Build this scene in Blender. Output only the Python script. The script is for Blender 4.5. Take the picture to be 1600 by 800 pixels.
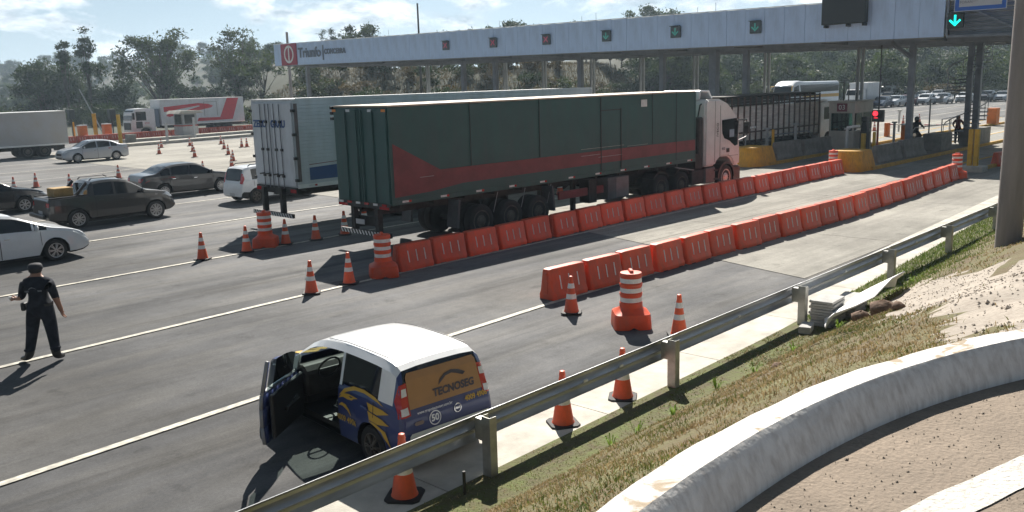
import bpy, bmesh, math, random
import numpy as np
from mathutils import Vector, Matrix
from mathutils.bvhtree import BVHTree
for o in list(bpy.data.objects): bpy.data.objects.remove(o)
SC = bpy.context.scene; COL = SC.collection
R = math.radians; PI = math.pi
random.seed(7); rnd = random.random
def uni(a, b): return a + (b - a) * random.random()

# ---------------- camera, sky, sun, exposure ----------------
FPX, PITCH, ROLL, CAMH, YAW = 1385.0, 11.0, 1.7, 4.5, 45.3
cp, sp, cr, sr = math.cos(R(PITCH)), math.sin(R(PITCH)), math.cos(R(ROLL)), math.sin(R(ROLL))
_F = np.array([0, cp, -sp]); _U = np.array([0, sp, cp]); _R = np.array([1., 0, 0])
_R, _U = _R * cr - _U * sr, _U * cr + _R * sr
_ct, _st = math.cos(R(YAW)), math.sin(R(YAW))
ROT = np.array([[_ct, _st, 0], [-_st, _ct, 0], [0, 0, 1]])      # camera frame -> lane frame (x along the lanes, y to the left)
CF, CR, CU = ROT @ _F, ROT @ _R, ROT @ _U
cam = bpy.data.cameras.new('camera'); cam.sensor_width = 36; cam.lens = FPX * 36 / 1600
cam.clip_start = .1; cam.clip_end = 6000
camo = bpy.data.objects.new('camera', cam); COL.objects.link(camo); SC.camera = camo
camo.matrix_world = Matrix(((CR[0], CU[0], -CF[0], 0), (CR[1], CU[1], -CF[1], 0), (CR[2], CU[2], -CF[2], CAMH), (0, 0, 0, 1)))
def ray(x, y): return CF + CR * (x - 800) / FPX - CU * (y - 400) / FPX
def gp(x, y, z=0.0):
    d = ray(x, y); t = (z - CAMH) / d[2]; return (d[0] * t, d[1] * t, z)
def polar(x, Y):
    """ground point in the direction of picture column x, Y metres ahead"""
    d = np.linalg.inv(ROT) @ ray(x, 130); X = d[0] / d[1] * Y
    p = ROT @ np.array([X, Y, 0]); return float(p[0]), float(p[1])

SUN_AZ, SUN_EL = 44.7, 42.0
w = bpy.data.worlds.new('World'); SC.world = w; w.use_nodes = True
nt = w.node_tree; N = nt.nodes; Lk = nt.links; N.clear()
sky = N.new('ShaderNodeTexSky'); sky.sky_type = 'NISHITA'; sky.sun_disc = False
sky.sun_elevation = R(SUN_EL); sky.sun_rotation = R(90 - SUN_AZ); sky.air_density = 1.2; sky.dust_density = .4; sky.ozone_density = 1.2
tc = N.new('ShaderNodeTexCoord'); mp = N.new('ShaderNodeMapping'); mp.inputs['Scale'].default_value = (1, 1, 2.6)
Lk.new(tc.outputs['Generated'], mp.inputs['Vector'])
n1 = N.new('ShaderNodeTexNoise'); n1.inputs['Scale'].default_value = 8.6; n1.inputs['Detail'].default_value = 9; n1.inputs['Roughness'].default_value = .58; n1.inputs['Distortion'].default_value = .35
Lk.new(mp.outputs[0], n1.inputs['Vector'])
r1 = N.new('ShaderNodeValToRGB'); r1.color_ramp.elements[0].position = .46; r1.color_ramp.elements[1].position = .55
sz = N.new('ShaderNodeSeparateXYZ'); Lk.new(tc.outputs['Generated'], sz.inputs[0])
cov = N.new('ShaderNodeMapRange'); cov.inputs['From Min'].default_value = .12; cov.inputs['From Max'].default_value = .62; cov.inputs['To Max'].default_value = .13   # cumulus seen edge-on near the horizon, scattered overhead
Lk.new(sz.outputs['Z'], cov.inputs[0]); sb = N.new('ShaderNodeMath'); sb.operation = 'SUBTRACT'; Lk.new(n1.outputs['Fac'], sb.inputs[0]); Lk.new(cov.outputs[0], sb.inputs[1])
Lk.new(sb.outputs[0], r1.inputs['Fac'])
n2 = N.new('ShaderNodeTexNoise'); n2.inputs['Scale'].default_value = 20; n2.inputs['Detail'].default_value = 7; n2.inputs['Roughness'].default_value = .6
Lk.new(mp.outputs[0], n2.inputs['Vector'])
r2 = N.new('ShaderNodeValToRGB'); r2.color_ramp.elements[0].position = .40; r2.color_ramp.elements[1].position = .58
r2.color_ramp.elements[0].color = (.40, .48, .56, 1); r2.color_ramp.elements[1].color = (.94, 1, 1.06, 1)
Lk.new(n2.outputs['Fac'], r2.inputs['Fac'])
# clouds are brighter the nearer they stand to the sun
sd = N.new('ShaderNodeVectorMath'); sd.operation = 'DOT_PRODUCT'
sd.inputs[1].default_value = (math.cos(R(SUN_EL)) * math.cos(R(SUN_AZ)), math.cos(R(SUN_EL)) * math.sin(R(SUN_AZ)), math.sin(R(SUN_EL)))
Lk.new(tc.outputs['Generated'], sd.inputs[0])
mr = N.new('ShaderNodeMapRange'); mr.inputs['From Min'].default_value = -.5; mr.inputs['From Max'].default_value = .85; mr.inputs['To Min'].default_value = .45; mr.inputs['To Max'].default_value = 9.0
mr.interpolation_type = 'SMOOTHSTEP'
Lk.new(sd.outputs['Value'], mr.inputs['Value'])
cm = N.new('ShaderNodeMix'); cm.data_type = 'RGBA'; cm.blend_type = 'MULTIPLY'; cm.inputs[0].default_value = 1
Lk.new(r2.outputs[0], cm.inputs[6]); Lk.new(mr.outputs[0], cm.inputs[7])
mx = N.new('ShaderNodeMix'); mx.data_type = 'RGBA'
bw = N.new('ShaderNodeRGBToBW'); Lk.new(sky.outputs[0], bw.inputs[0])
stn = N.new('ShaderNodeMix'); stn.data_type = 'RGBA'; stn.blend_type = 'MULTIPLY'; stn.inputs[0].default_value = 1; stn.inputs[7].default_value = (.30, .42, .55, 1)
Lk.new(bw.outputs[0], stn.inputs[6])
st2 = N.new('ShaderNodeMix'); st2.data_type = 'RGBA'; st2.inputs[0].default_value = .85; Lk.new(sky.outputs[0], st2.inputs[6]); Lk.new(stn.outputs[2], st2.inputs[7])
Lk.new(r1.outputs[0], mx.inputs[0]); Lk.new(st2.outputs[2], mx.inputs[6]); Lk.new(cm.outputs[2], mx.inputs[7])
bg = N.new('ShaderNodeBackground'); bg.inputs['Strength'].default_value = .070
Lk.new(mx.outputs[2], bg.inputs['Color'])
wo = N.new('ShaderNodeOutputWorld'); Lk.new(bg.outputs[0], wo.inputs['Surface'])
sl = bpy.data.lights.new('sun', 'SUN'); sl.energy = 5.0; sl.angle = R(.5); sl.color = (1, .94, .85)
so = bpy.data.objects.new('sun', sl); COL.objects.link(so)
so.rotation_euler = Vector((-math.cos(R(SUN_EL)) * math.cos(R(SUN_AZ)), -math.cos(R(SUN_EL)) * math.sin(R(SUN_AZ)), -math.sin(R(SUN_EL)))).to_track_quat('-Z', 'Y').to_euler()
so.location = (20, 20, 60)
SC.render.engine = 'CYCLES'
SC.view_settings.view_transform = 'Standard'; SC.view_settings.look = 'None'; SC.view_settings.exposure = .95; SC.view_settings.gamma = 1

# ---------------- helpers ----------------
KIDS = {}
class MB:
    def __init__(s): s.v = []; s.f = []; s.mi = []; s.m = 0
    def add(s, vs, fs, M=None):
        o = len(s.v)
        s.v += [tuple(M @ Vector(v)) if M else tuple(v) for v in vs]
        s.f += [tuple(i + o for i in f) for f in fs]; s.mi += [s.m] * len(fs); return s
    def box(s, x0, x1, y0, y1, z0, z1, M=None):
        return s.add([(x0, y0, z0), (x1, y0, z0), (x1, y1, z0), (x0, y1, z0), (x0, y0, z1), (x1, y0, z1), (x1, y1, z1), (x0, y1, z1)],
                     [(0, 3, 2, 1), (4, 5, 6, 7), (0, 1, 5, 4), (1, 2, 6, 5), (2, 3, 7, 6), (3, 0, 4, 7)], M)
    def bar(s, p0, p1, wd, ht):
        p0, p1 = Vector(p0), Vector(p1); d = p1 - p0; L = d.length
        M = Matrix.Translation(p0) @ d.to_track_quat('X', 'Z').to_matrix().to_4x4()
        return s.box(0, L, -wd / 2, wd / 2, -ht / 2, ht / 2, M)
    def cyl(s, p0, p1, r0, r1=None, n=10, cap=True):
        r1 = r0 if r1 is None else r1
        p0, p1 = Vector(p0), Vector(p1); d = (p1 - p0).normalized()
        a = d.orthogonal().normalized(); b = d.cross(a); vs = []
        for p, r in ((p0, r0), (p1, r1)):
            for k in range(n):
                t = 2 * PI * k / n; vs.append(p + a * (r * math.cos(t)) + b * (r * math.sin(t)))
        fs = [(k, (k + 1) % n, n + (k + 1) % n, n + k) for k in range(n)]
        if cap: fs += [tuple(range(n - 1, -1, -1)), tuple(range(n, 2 * n))]
        return s.add(vs, fs)
    def tube(s, pts, r, n=6):
        for a, b in zip(pts[:-1], pts[1:]): s.cyl(a, b, r, r, n)
        return s
    def prism(s, poly, ax, a, b, M=None):
        n = len(poly)
        def P(p, t): return {'x': (t, p[0], p[1]), 'y': (p[0], t, p[1]), 'z': (p[0], p[1], t)}[ax]
        vs = [P(p, a) for p in poly] + [P(p, b) for p in poly]
        fs = [tuple(range(n)), tuple(range(2 * n - 1, n - 1, -1))] + [(k, n + k, n + (k + 1) % n, (k + 1) % n) for k in range(n)]
        return s.add(vs, fs, M)
    def lathe(s, prof, n=16, ax='z', c=(0, 0, 0), cap=True):
        vs = []
        for r, h in prof:
            for k in range(n):
                t = 2 * PI * k / n; x, y = r * math.cos(t), r * math.sin(t)
                p = {'z': (x, y, h), 'y': (x, h, y), 'x': (h, x, y)}[ax]; vs.append((p[0] + c[0], p[1] + c[1], p[2] + c[2]))
        fs = []
        for i in range(len(prof) - 1):
            for k in range(n): fs.append((i * n + k, i * n + (k + 1) % n, (i + 1) * n + (k + 1) % n, (i + 1) * n + k))
        if cap: fs += [tuple(range(n - 1, -1, -1)), tuple(range((len(prof) - 1) * n, len(prof) * n))]
        return s.add(vs, fs)
    def loft(s, rings, closed=True, cap=True):
        n = len(rings[0]); vs = [p for r in rings for p in r]; fs = []
        for i in range(len(rings) - 1):
            for k in range(n if closed else n - 1): fs.append((i * n + k, i * n + (k + 1) % n, (i + 1) * n + (k + 1) % n, (i + 1) * n + k))
        if cap and closed: fs += [tuple(range(n - 1, -1, -1)), tuple(range((len(rings) - 1) * n, len(rings) * n))]
        return s.add(vs, fs)
    def mesh(s, name, mats, bevel=0, smooth=None, recalc=True, seg=1):
        me = bpy.data.meshes.new(name); me.from_pydata(s.v, [], s.f)
        for m in (mats if isinstance(mats, (list, tuple)) else [mats]): me.materials.append(m)
        if any(s.mi): me.polygons.foreach_set('material_index', s.mi)
        if recalc or bevel or smooth is not None:
            bm = bmesh.new(); bm.from_mesh(me)
            if recalc: bmesh.ops.recalc_face_normals(bm, faces=bm.faces)
            if bevel:
                bmesh.ops.remove_doubles(bm, verts=bm.verts, dist=1e-5)
                ed = [e for e in bm.edges if len(e.link_faces) == 2 and e.calc_face_angle(0) > .5]
                bmesh.ops.bevel(bm, geom=ed, offset=bevel, segments=seg, affect='EDGES', clamp_overlap=True)
            if smooth is not None:
                for f in bm.faces: f.smooth = True
                for e in bm.edges:
                    if len(e.link_faces) == 2 and e.calc_face_angle(0) > R(smooth): e.smooth = False
            bm.to_mesh(me); bm.free()
        return me
    def build(s, name, mats, parent=None, bevel=0, smooth=None, loc=None, rot=None, recalc=True, seg=1):
        return link(name, s.mesh(name, mats, bevel, smooth, recalc, seg), parent, loc, rot)
def link(name, data, parent=None, loc=None, rot=None):
    o = bpy.data.objects.new(name, data); COL.objects.link(o)
    if parent: o.parent = parent; KIDS.setdefault(parent.name, []).append(o)
    if loc: o.location = loc
    if rot: o.rotation_euler = rot
    return o
def tag(o, label, cat, group=None):
    o['label'] = label; o['category'] = cat
    if group: o['group'] = group
    return o
def thing(name, label, cat, loc=(0, 0, 0), rz=0, group=None):
    o = link(name, None, None, loc, (0, 0, rz)); o.empty_display_size = .2
    return tag(o, label, cat, group)
def struct(o): o['kind'] = 'structure'; return o
def stuff(o): o['kind'] = 'stuff'; return o
def dup(root, loc, rz=0, label=None, group=None, mats=None, scale=None):
    def cp_(o, par):
        c = o.copy(); COL.objects.link(c)
        if par: c.parent = par; KIDS.setdefault(par.name, []).append(c)
        if mats and o.type == 'MESH':
            for i, sl_ in enumerate(c.material_slots):
                nm_ = sl_.material.name if sl_.material else ''
                if nm_ in mats: sl_.link = 'OBJECT'; sl_.material = mats[nm_]
        for k in KIDS.get(o.name, []): cp_(k, c)
        return c
    r = cp_(root, None); r.location = loc; r.rotation_euler = (0, 0, rz)
    if scale: r.scale = scale if isinstance(scale, (tuple, list)) else (scale,) * 3
    if label: r['label'] = label
    if group: r['group'] = group
    return r

MATS = {}
def mat(name, col, rough=.6, metal=0., var=.12, scale=2.5, bump=0., bscale=60., spec=.5, coat=0., emit=0., detail=5, col2=None, lo=.35, hi=.65, stretch=None, streak=None):
    """principled surface; noise moves the base colour between col*(1-var) and col*(1+var) or towards col2"""
    if name in MATS: return MATS[name]
    m = bpy.data.materials.new(name); m.use_nodes = True; t = m.node_tree; b = t.nodes['Principled BSDF']
    b.inputs['Roughness'].default_value = rough; b.inputs['Metallic'].default_value = metal
    b.inputs['Specular IOR Level'].default_value = spec; b.inputs['Coat Weight'].default_value = coat; b.inputs['Coat Roughness'].default_value = .06
    c = tuple(col) + (1,); last = None
    tcn = t.nodes.new('ShaderNodeTexCoord'); vec = tcn.outputs['Object']
    if stretch:
        mpn = t.nodes.new('ShaderNodeMapping'); mpn.inputs['Scale'].default_value = stretch; t.links.new(vec, mpn.inputs[0]); vec = mpn.outputs[0]
    if var > 0 or col2:
        n = t.nodes.new('ShaderNodeTexNoise'); n.inputs['Scale'].default_value = scale; n.inputs['Detail'].default_value = detail; n.inputs['Roughness'].default_value = .62
        t.links.new(vec, n.inputs['Vector'])
        rp = t.nodes.new('ShaderNodeValToRGB'); rp.color_ramp.elements[0].position = lo; rp.color_ramp.elements[1].position = hi
        rp.color_ramp.elements[0].color = tuple(x * (1 - var) for x in col) + (1,)
        rp.color_ramp.elements[1].color = (tuple(col2) if col2 else tuple(min(1, x * (1 + var)) for x in col)) + (1,)
        t.links.new(n.outputs['Fac'], rp.inputs[0]); last = rp.outputs[0]
        if streak:
            sc_, st_, c3, amt = streak
            m2 = t.nodes.new('ShaderNodeMapping'); m2.inputs['Scale'].default_value = st_; t.links.new(tcn.outputs['Object'], m2.inputs[0])
            n3 = t.nodes.new('ShaderNodeTexNoise'); n3.inputs['Scale'].default_value = sc_; n3.inputs['Detail'].default_value = 6; n3.inputs['Roughness'].default_value = .6
            t.links.new(m2.outputs[0], n3.inputs['Vector'])
            rr = t.nodes.new('ShaderNodeMapRange'); rr.inputs['From Min'].default_value = .42; rr.inputs['From Max'].default_value = .68; rr.inputs['To Max'].default_value = amt
            t.links.new(n3.outputs['Fac'], rr.inputs[0])
            mm = t.nodes.new('ShaderNodeMix'); mm.data_type = 'RGBA'; t.links.new(rr.outputs[0], mm.inputs[0]); t.links.new(last, mm.inputs[6]); mm.inputs[7].default_value = tuple(c3) + (1,)
            last = mm.outputs[2]
        t.links.new(last, b.inputs['Base Color'])
    else: b.inputs['Base Color'].default_value = c
    if bump:
        n4 = t.nodes.new('ShaderNodeTexNoise'); n4.inputs['Scale'].default_value = bscale; n4.inputs['Detail'].default_value = 6; t.links.new(vec, n4.inputs['Vector'])
        bp = t.nodes.new('ShaderNodeBump'); bp.inputs['Strength'].default_value = bump; bp.inputs['Distance'].default_value = .02
        t.links.new(n4.outputs['Fac'], bp.inputs['Height']); t.links.new(bp.outputs[0], b.inputs['Normal'])
    if emit: b.inputs['Emission Color'].default_value = c; b.inputs['Emission Strength'].default_value = emit
    MATS[name] = m; return m
def leafmat(name, c1, c2, scale=.6, trans=.35):
    m = bpy.data.materials.new(name); m.use_nodes = True; t = m.node_tree; b = t.nodes['Principled BSDF']; out = t.nodes['Material Output']
    tcn = t.nodes.new('ShaderNodeTexCoord'); n = t.nodes.new('ShaderNodeTexNoise'); n.inputs['Scale'].default_value = scale; n.inputs['Detail'].default_value = 4
    t.links.new(tcn.outputs['Object'], n.inputs['Vector']); rp = t.nodes.new('ShaderNodeValToRGB')
    rp.color_ramp.elements[0].position = .35; rp.color_ramp.elements[1].position = .68
    rp.color_ramp.elements[0].color = tuple(c1) + (1,); rp.color_ramp.elements[1].color = tuple(c2) + (1,)
    t.links.new(n.outputs['Fac'], rp.inputs[0]); t.links.new(rp.outputs[0], b.inputs['Base Color']); b.inputs['Roughness'].default_value = .6; b.inputs['Specular IOR Level'].default_value = .25
    tr = t.nodes.new('ShaderNodeBsdfTranslucent'); t.links.new(rp.outputs[0], tr.inputs['Color'])
    ms = t.nodes.new('ShaderNodeMixShader'); ms.inputs[0].default_value = trans
    t.links.new(b.outputs[0], ms.inputs[1]); t.links.new(tr.outputs[0], ms.inputs[2]); t.links.new(ms.outputs[0], out.inputs['Surface'])
    MATS[name] = m; return m
def clearglass(name, tint, a):
    m = bpy.data.materials.new(name); m.use_nodes = True; t = m.node_tree; t.nodes.clear()
    out = t.nodes.new('ShaderNodeOutputMaterial'); tr = t.nodes.new('ShaderNodeBsdfTransparent'); tr.inputs[0].default_value = tuple(tint) + (1,)
    gl = t.nodes.new('ShaderNodeBsdfGlossy'); gl.inputs['Roughness'].default_value = .03; gl.inputs['Color'].default_value = (.9, .95, 1, 1)
    fr = t.nodes.new('ShaderNodeFresnel'); fr.inputs[0].default_value = 1.5
    ad = t.nodes.new('ShaderNodeMath'); ad.operation = 'ADD'; ad.inputs[1].default_value = a; t.links.new(fr.outputs[0], ad.inputs[0])
    ms = t.nodes.new('ShaderNodeMixShader'); t.links.new(ad.outputs[0], ms.inputs[0]); t.links.new(tr.outputs[0], ms.inputs[1]); t.links.new(gl.outputs[0], ms.inputs[2])
    t.links.new(ms.outputs[0], out.inputs[0]); MATS[name] = m; return m

# ---------------- materials ----------------
ASPH = mat('asphalt', (.084, .085, .088), .85, var=.16, scale=.35, bump=.25, bscale=90, detail=8, streak=(1.1, (.16, 1.0, 1), (.125, .121, .114), .8), spec=.12)
CONC = mat('road concrete', (.285, .274, .245), .85, var=.13, scale=.5, bump=.15, bscale=70, detail=8, streak=(1.6, (.05, 1.8, 1), (.205, .195, .178), .55), spec=.12)
GUTT = mat('gutter concrete', (.47, .445, .39), .9, var=.2, scale=1.4, bump=.3, bscale=40, detail=8)
LINE = mat('road paint', (.50, .475, .40), .7, var=.2, scale=6, detail=8, bump=.1, streak=(14, (.5, 1, 1), (.15, .145, .135), .75))
YKERB = mat('yellow kerb paint', (.50, .29, .035), .7, var=.2, scale=5, detail=7)
YBULL = mat('yellow bullnose paint', (.66, .34, .02), .6, var=.14, scale=3, detail=7, streak=(5, (2.5, 2.5, .3), (.30, .16, .03), .5))
CGREY = mat('cast concrete', (.23, .225, .205), .9, var=.2, scale=2.5, bump=.3, bscale=30, detail=7)
WALLW = mat('whitewashed concrete', (.70, .68, .655), .9, var=.08, scale=4, bump=.28, bscale=30, detail=8, streak=(5, (4.5, 4.5, .35), (.42, .38, .35), .62))
def flaked(m):
    t = m.node_tree; b = t.nodes['Principled BSDF']; src = b.inputs['Base Color'].links[0].from_socket
    ge = t.nodes.new('ShaderNodeNewGeometry'); sx = t.nodes.new('ShaderNodeSeparateXYZ'); t.links.new(ge.outputs['True Normal'], sx.inputs[0])
    up = t.nodes.new('ShaderNodeMapRange'); up.inputs['From Min'].default_value = .75; up.inputs['From Max'].default_value = .9; t.links.new(sx.outputs['Z'], up.inputs[0])
    tcn = t.nodes.new('ShaderNodeTexCoord'); n = t.nodes.new('ShaderNodeTexNoise'); n.inputs['Scale'].default_value = 3.2; n.inputs['Detail'].default_value = 9; n.inputs['Roughness'].default_value = .62; n.inputs['Distortion'].default_value = .6; t.links.new(tcn.outputs['Object'], n.inputs['Vector'])
    th = t.nodes.new('ShaderNodeMapRange'); th.inputs['From Min'].default_value = .56; th.inputs['From Max'].default_value = .60; t.links.new(n.outputs['Fac'], th.inputs[0])
    mu = t.nodes.new('ShaderNodeMath'); mu.operation = 'MULTIPLY'; t.links.new(up.outputs[0], mu.inputs[0]); t.links.new(th.outputs[0], mu.inputs[1])
    mxn = t.nodes.new('ShaderNodeMix'); mxn.data_type = 'RGBA'; t.links.new(mu.outputs[0], mxn.inputs[0]); t.links.new(src, mxn.inputs[6]); mxn.inputs[7].default_value = (.36, .29, .21, 1)
    t.links.new(mxn.outputs[2], b.inputs['Base Color'])
flaked(WALLW)
PATH = mat('sandy path', (.245, .197, .153), .95, var=.22, scale=1.4, bump=.55, bscale=40, detail=9, streak=(48, (1, 1, 1), (.17, .14, .11), .6))
DIRT = mat('pale gravel dirt', (.335, .295, .25), .95, var=.2, scale=1.8, bump=.5, bscale=26, detail=9, streak=(26, (1, 1, 1), (.24, .20, .165), .6))
MOSS = mat('mossy verge soil', (.135, .112, .058), .95, var=.3, scale=5, bump=1., bscale=24, detail=8, col2=(.105, .125, .035))
SOIL = mat('dry turf soil', (.17, .12, .065), .95, var=.35, scale=1.6, bump=1., bscale=20, detail=8, col2=(.12, .115, .045))
CLOD = mat('red brown clod', (.15, .095, .065), .95, var=.3, scale=6, bump=1., bscale=14)
GALV = mat('galvanised steel', (.42, .43, .445), .42, .85, var=.22, scale=3, detail=6, stretch=(.4, 2, 2))
GPOST = mat('galvanised post', (.38, .38, .36), .5, .6, var=.2, scale=5, detail=6)
POLEC = mat('concrete pole', (.28, .25, .235), .9, var=.15, scale=2, bump=.35, bscale=18, detail=8, stretch=(2, 2, .25))
ORANGE = mat('orange plastic', (.74, .085, .025), .45, var=.12, scale=3, detail=7, spec=.4, streak=(3, (1.6, 1.6, .5), (.38, .105, .062), .55))
ORCONE = mat('orange cone plastic', (.78, .105, .03), .5, var=.12, scale=6, streak=(7, (1, 1, .5), (.42, .11, .06), .5))
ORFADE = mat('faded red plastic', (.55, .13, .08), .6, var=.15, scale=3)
REFL = mat('white reflective band', (.68, .68, .66), .4, var=.12, scale=9, detail=6)
RUBB = mat('black rubber', (.022, .022, .023), .75, var=.2, scale=7)
TYRE = mat('tyre rubber', (.022, .022, .023), .8, var=.25, scale=9)
BLACKP = mat('black plastic', (.018, .018, .02), .45, var=.15, scale=6)
DARKM = mat('chassis steel', (.035, .034, .033), .65, .2, var=.4, scale=4, detail=7)
RIM = mat('alloy', (.48, .48, .49), .32, .85, var=.1, scale=8)
STEELRIM = mat('dusty steel rim', (.12, .105, .09), .6, .4, var=.3, scale=8)
CHROME = mat('chrome', (.7, .7, .7), .12, 1., var=0)
CGLASS = mat('tinted car glass', (.010, .014, .018), .06, var=0, spec=.5)
WGLASS = clearglass('clear glass', (.46, .56, .53), .05)
BGLASS = clearglass('booth glass', (.45, .62, .58), .07)
REDL = mat('red lamp lens', (.42, .015, .02), .15, var=.1, scale=20, coat=.6)
CLRL = mat('clear lamp lens', (.62, .64, .66), .12, var=.08, scale=20, coat=.6)
ORL = mat('amber reflector', (.75, .23, .02), .3, var=0)
PLATE = mat('number plate', (.45, .46, .47), .4, var=.05)
WHITEP = mat('white paint', (.74, .75, .76), .35, var=.06, scale=2, coat=.3)
TRWHITE = mat('white trailer sheet', (.60, .625, .655), .45, var=.08, scale=1.2, detail=7, streak=(3, (1, 1, .12), (.40, .40, .38), .35))
TRROOF = mat('white roof sheet', (.80, .80, .78), .4, var=.05)
TRGREEN = mat('dark green trailer sheet', (.020, .082, .074), .5, var=.12, scale=1.2, detail=7, streak=(3, (1.5, 1.5, .15), (.036, .076, .074), .6))
TRRED = mat('faded red paint', (.19, .036, .038), .55, var=.15, scale=2, detail=7)
TRTAN = mat('dusty tan roof', (.42, .34, .26), .6, var=.2, scale=1.5, detail=7)
BLUEG = mat('blue graphic film', (.03, .085, .24), .5, var=.1)
REDG = mat('red graphic film', (.52, .04, .055), .5, var=.1)
FASC = mat('grey blue fascia panel', (.50, .63, .84), .45, .15, var=.05, scale=.8, detail=5)
STEELP = mat('painted steel column', (.20, .22, .25), .5, .2, var=.15, scale=2)
STEELL = mat('light steel column', (.33, .345, .35), .5, .25, var=.12, scale=2)
SOFF = mat('canopy soffit', (.22, .225, .225), .7, var=.15, scale=1)
DKBOX = mat('dark signal housing', (.02, .03, .032), .5, var=.2, scale=9)
SIGNR = mat('red sign face', (.34, .03, .06), .5, var=.06)
LTXT = mat('dark letter film', (.14, .17, .22), .5, var=.1)
BOOTHW = mat('cream booth panel', (.50, .47, .41), .55, var=.12, scale=2)
YELP = mat('yellow steel', (.60, .35, .02), .5, var=.15, scale=3)
ORBOX = mat('orange cabinet', (.62, .17, .025), .5, var=.12)
BARK = mat('bark', (.075, .06, .048), .95, var=.35, scale=4, bump=.5, bscale=12)
WOOD = mat('weathered board', (.80, .76, .70), .85, var=.22, scale=4, stretch=(.3, 3, 3), detail=8)
BROWN = mat('rusty brown panel', (.24, .10, .055), .7, var=.25, scale=3)
CLOTH = mat('dark uniform cloth', (.020, .023, .031), .9, var=.35, scale=7, bump=1., bscale=11, spec=.2)
SKIN = mat('skin', (.30, .155, .10), .55, var=.12, scale=9)
BOOT = mat('black boot leather', (.014, .013, .013), .45, var=.2, scale=10)
def chain(m, fn):
    t = m.node_tree; b = t.nodes['Principled BSDF']; src = b.inputs['Base Color'].links[0].from_socket
    fac = fn(t); mxn = t.nodes.new('ShaderNodeMix'); mxn.data_type = 'RGBA'; mxn.blend_type = 'MULTIPLY'; mxn.inputs[0].default_value = 1
    t.links.new(src, mxn.inputs[6]); t.links.new(fac, mxn.inputs[7]); t.links.new(mxn.outputs[2], b.inputs['Base Color'])
def nz(scale, stretch, lo, hi, a, c, detail=6):
    def f(t):
        tcn = t.nodes.new('ShaderNodeTexCoord'); mpn = t.nodes.new('ShaderNodeMapping'); mpn.inputs['Scale'].default_value = stretch; t.links.new(tcn.outputs['Object'], mpn.inputs[0])
        n = t.nodes.new('ShaderNodeTexNoise'); n.inputs['Scale'].default_value = scale; n.inputs['Detail'].default_value = detail; n.inputs['Roughness'].default_value = .65; t.links.new(mpn.outputs[0], n.inputs['Vector'])
        r_ = t.nodes.new('ShaderNodeMapRange'); r_.inputs['From Min'].default_value = lo; r_.inputs['From Max'].default_value = hi; r_.inputs['To Min'].default_value = a; r_.inputs['To Max'].default_value = c; t.links.new(n.outputs['Fac'], r_.inputs[0]); return r_.outputs[0]
    return f
for m_, k in ((ASPH, 1.0), (CONC, .8)):
    chain(m_, nz(120, (1, 1, 1), .3, .7, 1 - .22 * k, 1 + .22 * k, 2))          # aggregate speckle
    chain(m_, nz(.16, (1, 1.6, 1), .36, .62, 1 - .24 * k, 1 + .22 * k, 7))      # broad worn and dusty areas
    chain(m_, nz(1.0, (.025, .9, 1), .54, .66, 1.0, 1 - .34 * k, 5))            # tyre tracks along the lanes
    chain(m_, nz(1.3, (1, 1, 1), .60, .70, 1.0, .70, 6))                        # drips and stains
    chain(m_, nz(3.2, (.18, 1, 1), .38, .62, .95, 1.05, 9)); chain(m_, nz(26, (1, 1, 1), .35, .65, 1 - .12 * k, 1 + .12 * k, 5)); chain(m_, nz(5, (1, 1, 1), .35, .65, 1 - .07 * k, 1 + .07 * k, 6))
def dusty(t):                                                               # dust and polish build up towards the plaza on the right hand lanes
    tcn = t.nodes.new('ShaderNodeTexCoord'); sx = t.nodes.new('ShaderNodeSeparateXYZ'); t.links.new(tcn.outputs['Object'], sx.inputs[0])
    n = t.nodes.new('ShaderNodeTexNoise'); n.inputs['Scale'].default_value = .5; n.inputs['Detail'].default_value = 6; t.links.new(tcn.outputs['Object'], n.inputs['Vector'])
    ad = t.nodes.new('ShaderNodeMath'); ad.operation = 'MULTIPLY_ADD'; t.links.new(n.outputs['Fac'], ad.inputs[0]); ad.inputs[1].default_value = 9; t.links.new(sx.outputs['X'], ad.inputs[2])
    r_ = t.nodes.new('ShaderNodeMapRange'); r_.interpolation_type = 'SMOOTHSTEP'; r_.inputs['From Min'].default_value = 9; r_.inputs['From Max'].default_value = 19; r_.inputs['To Min'].default_value = .92; r_.inputs['To Max'].default_value = 1.55; t.links.new(ad.outputs[0], r_.inputs[0]); return r_.outputs[0]
chain(ASPH, dusty)
def perobj(t):
    oi = t.nodes.new('ShaderNodeObjectInfo'); r_ = t.nodes.new('ShaderNodeMapRange'); r_.inputs['To Min'].default_value = .80; r_.inputs['To Max'].default_value = 1.12; t.links.new(oi.outputs['Random'], r_.inputs[0]); return r_.outputs[0]
chain(ORANGE, perobj); chain(ORCONE, perobj); chain(FASC, nz(1.6, (1, 1, .2), .48, .75, 1.0, .78, 7)); chain(GUTT, nz(1.1, (1, 1, 1), .5, .68, 1.0, .72, 8))

def haze(density):
    m = bpy.data.materials.new('haze'); m.use_nodes = True; t = m.node_tree; t.nodes.clear(); o = t.nodes.new('ShaderNodeOutputMaterial'); v = t.nodes.new('ShaderNodeVolumePrincipled')
    v.inputs['Color'].default_value = (.66, .84, 1.0, 1); v.inputs['Density'].default_value = density; v.inputs['Anisotropy'].default_value = .35; t.links.new(v.outputs[0], o.inputs['Volume'])
    b = MB().box(-3300, 3300, -3300, 3300, -2.0, 54); h = b.build('haze', m); h['kind'] = 'stuff'; return h
# ---------------- the setting ----------------
def sstep(a, b, x):
    t = np.clip((x - a) / (b - a), 0, 1); return t * t * (3 - 2 * t)
def pl(pts, x): return np.interp(x, [p[0] for p in pts], [p[1] for p in pts])
def interp(pts, x): return float(pl(pts, x))
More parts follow.
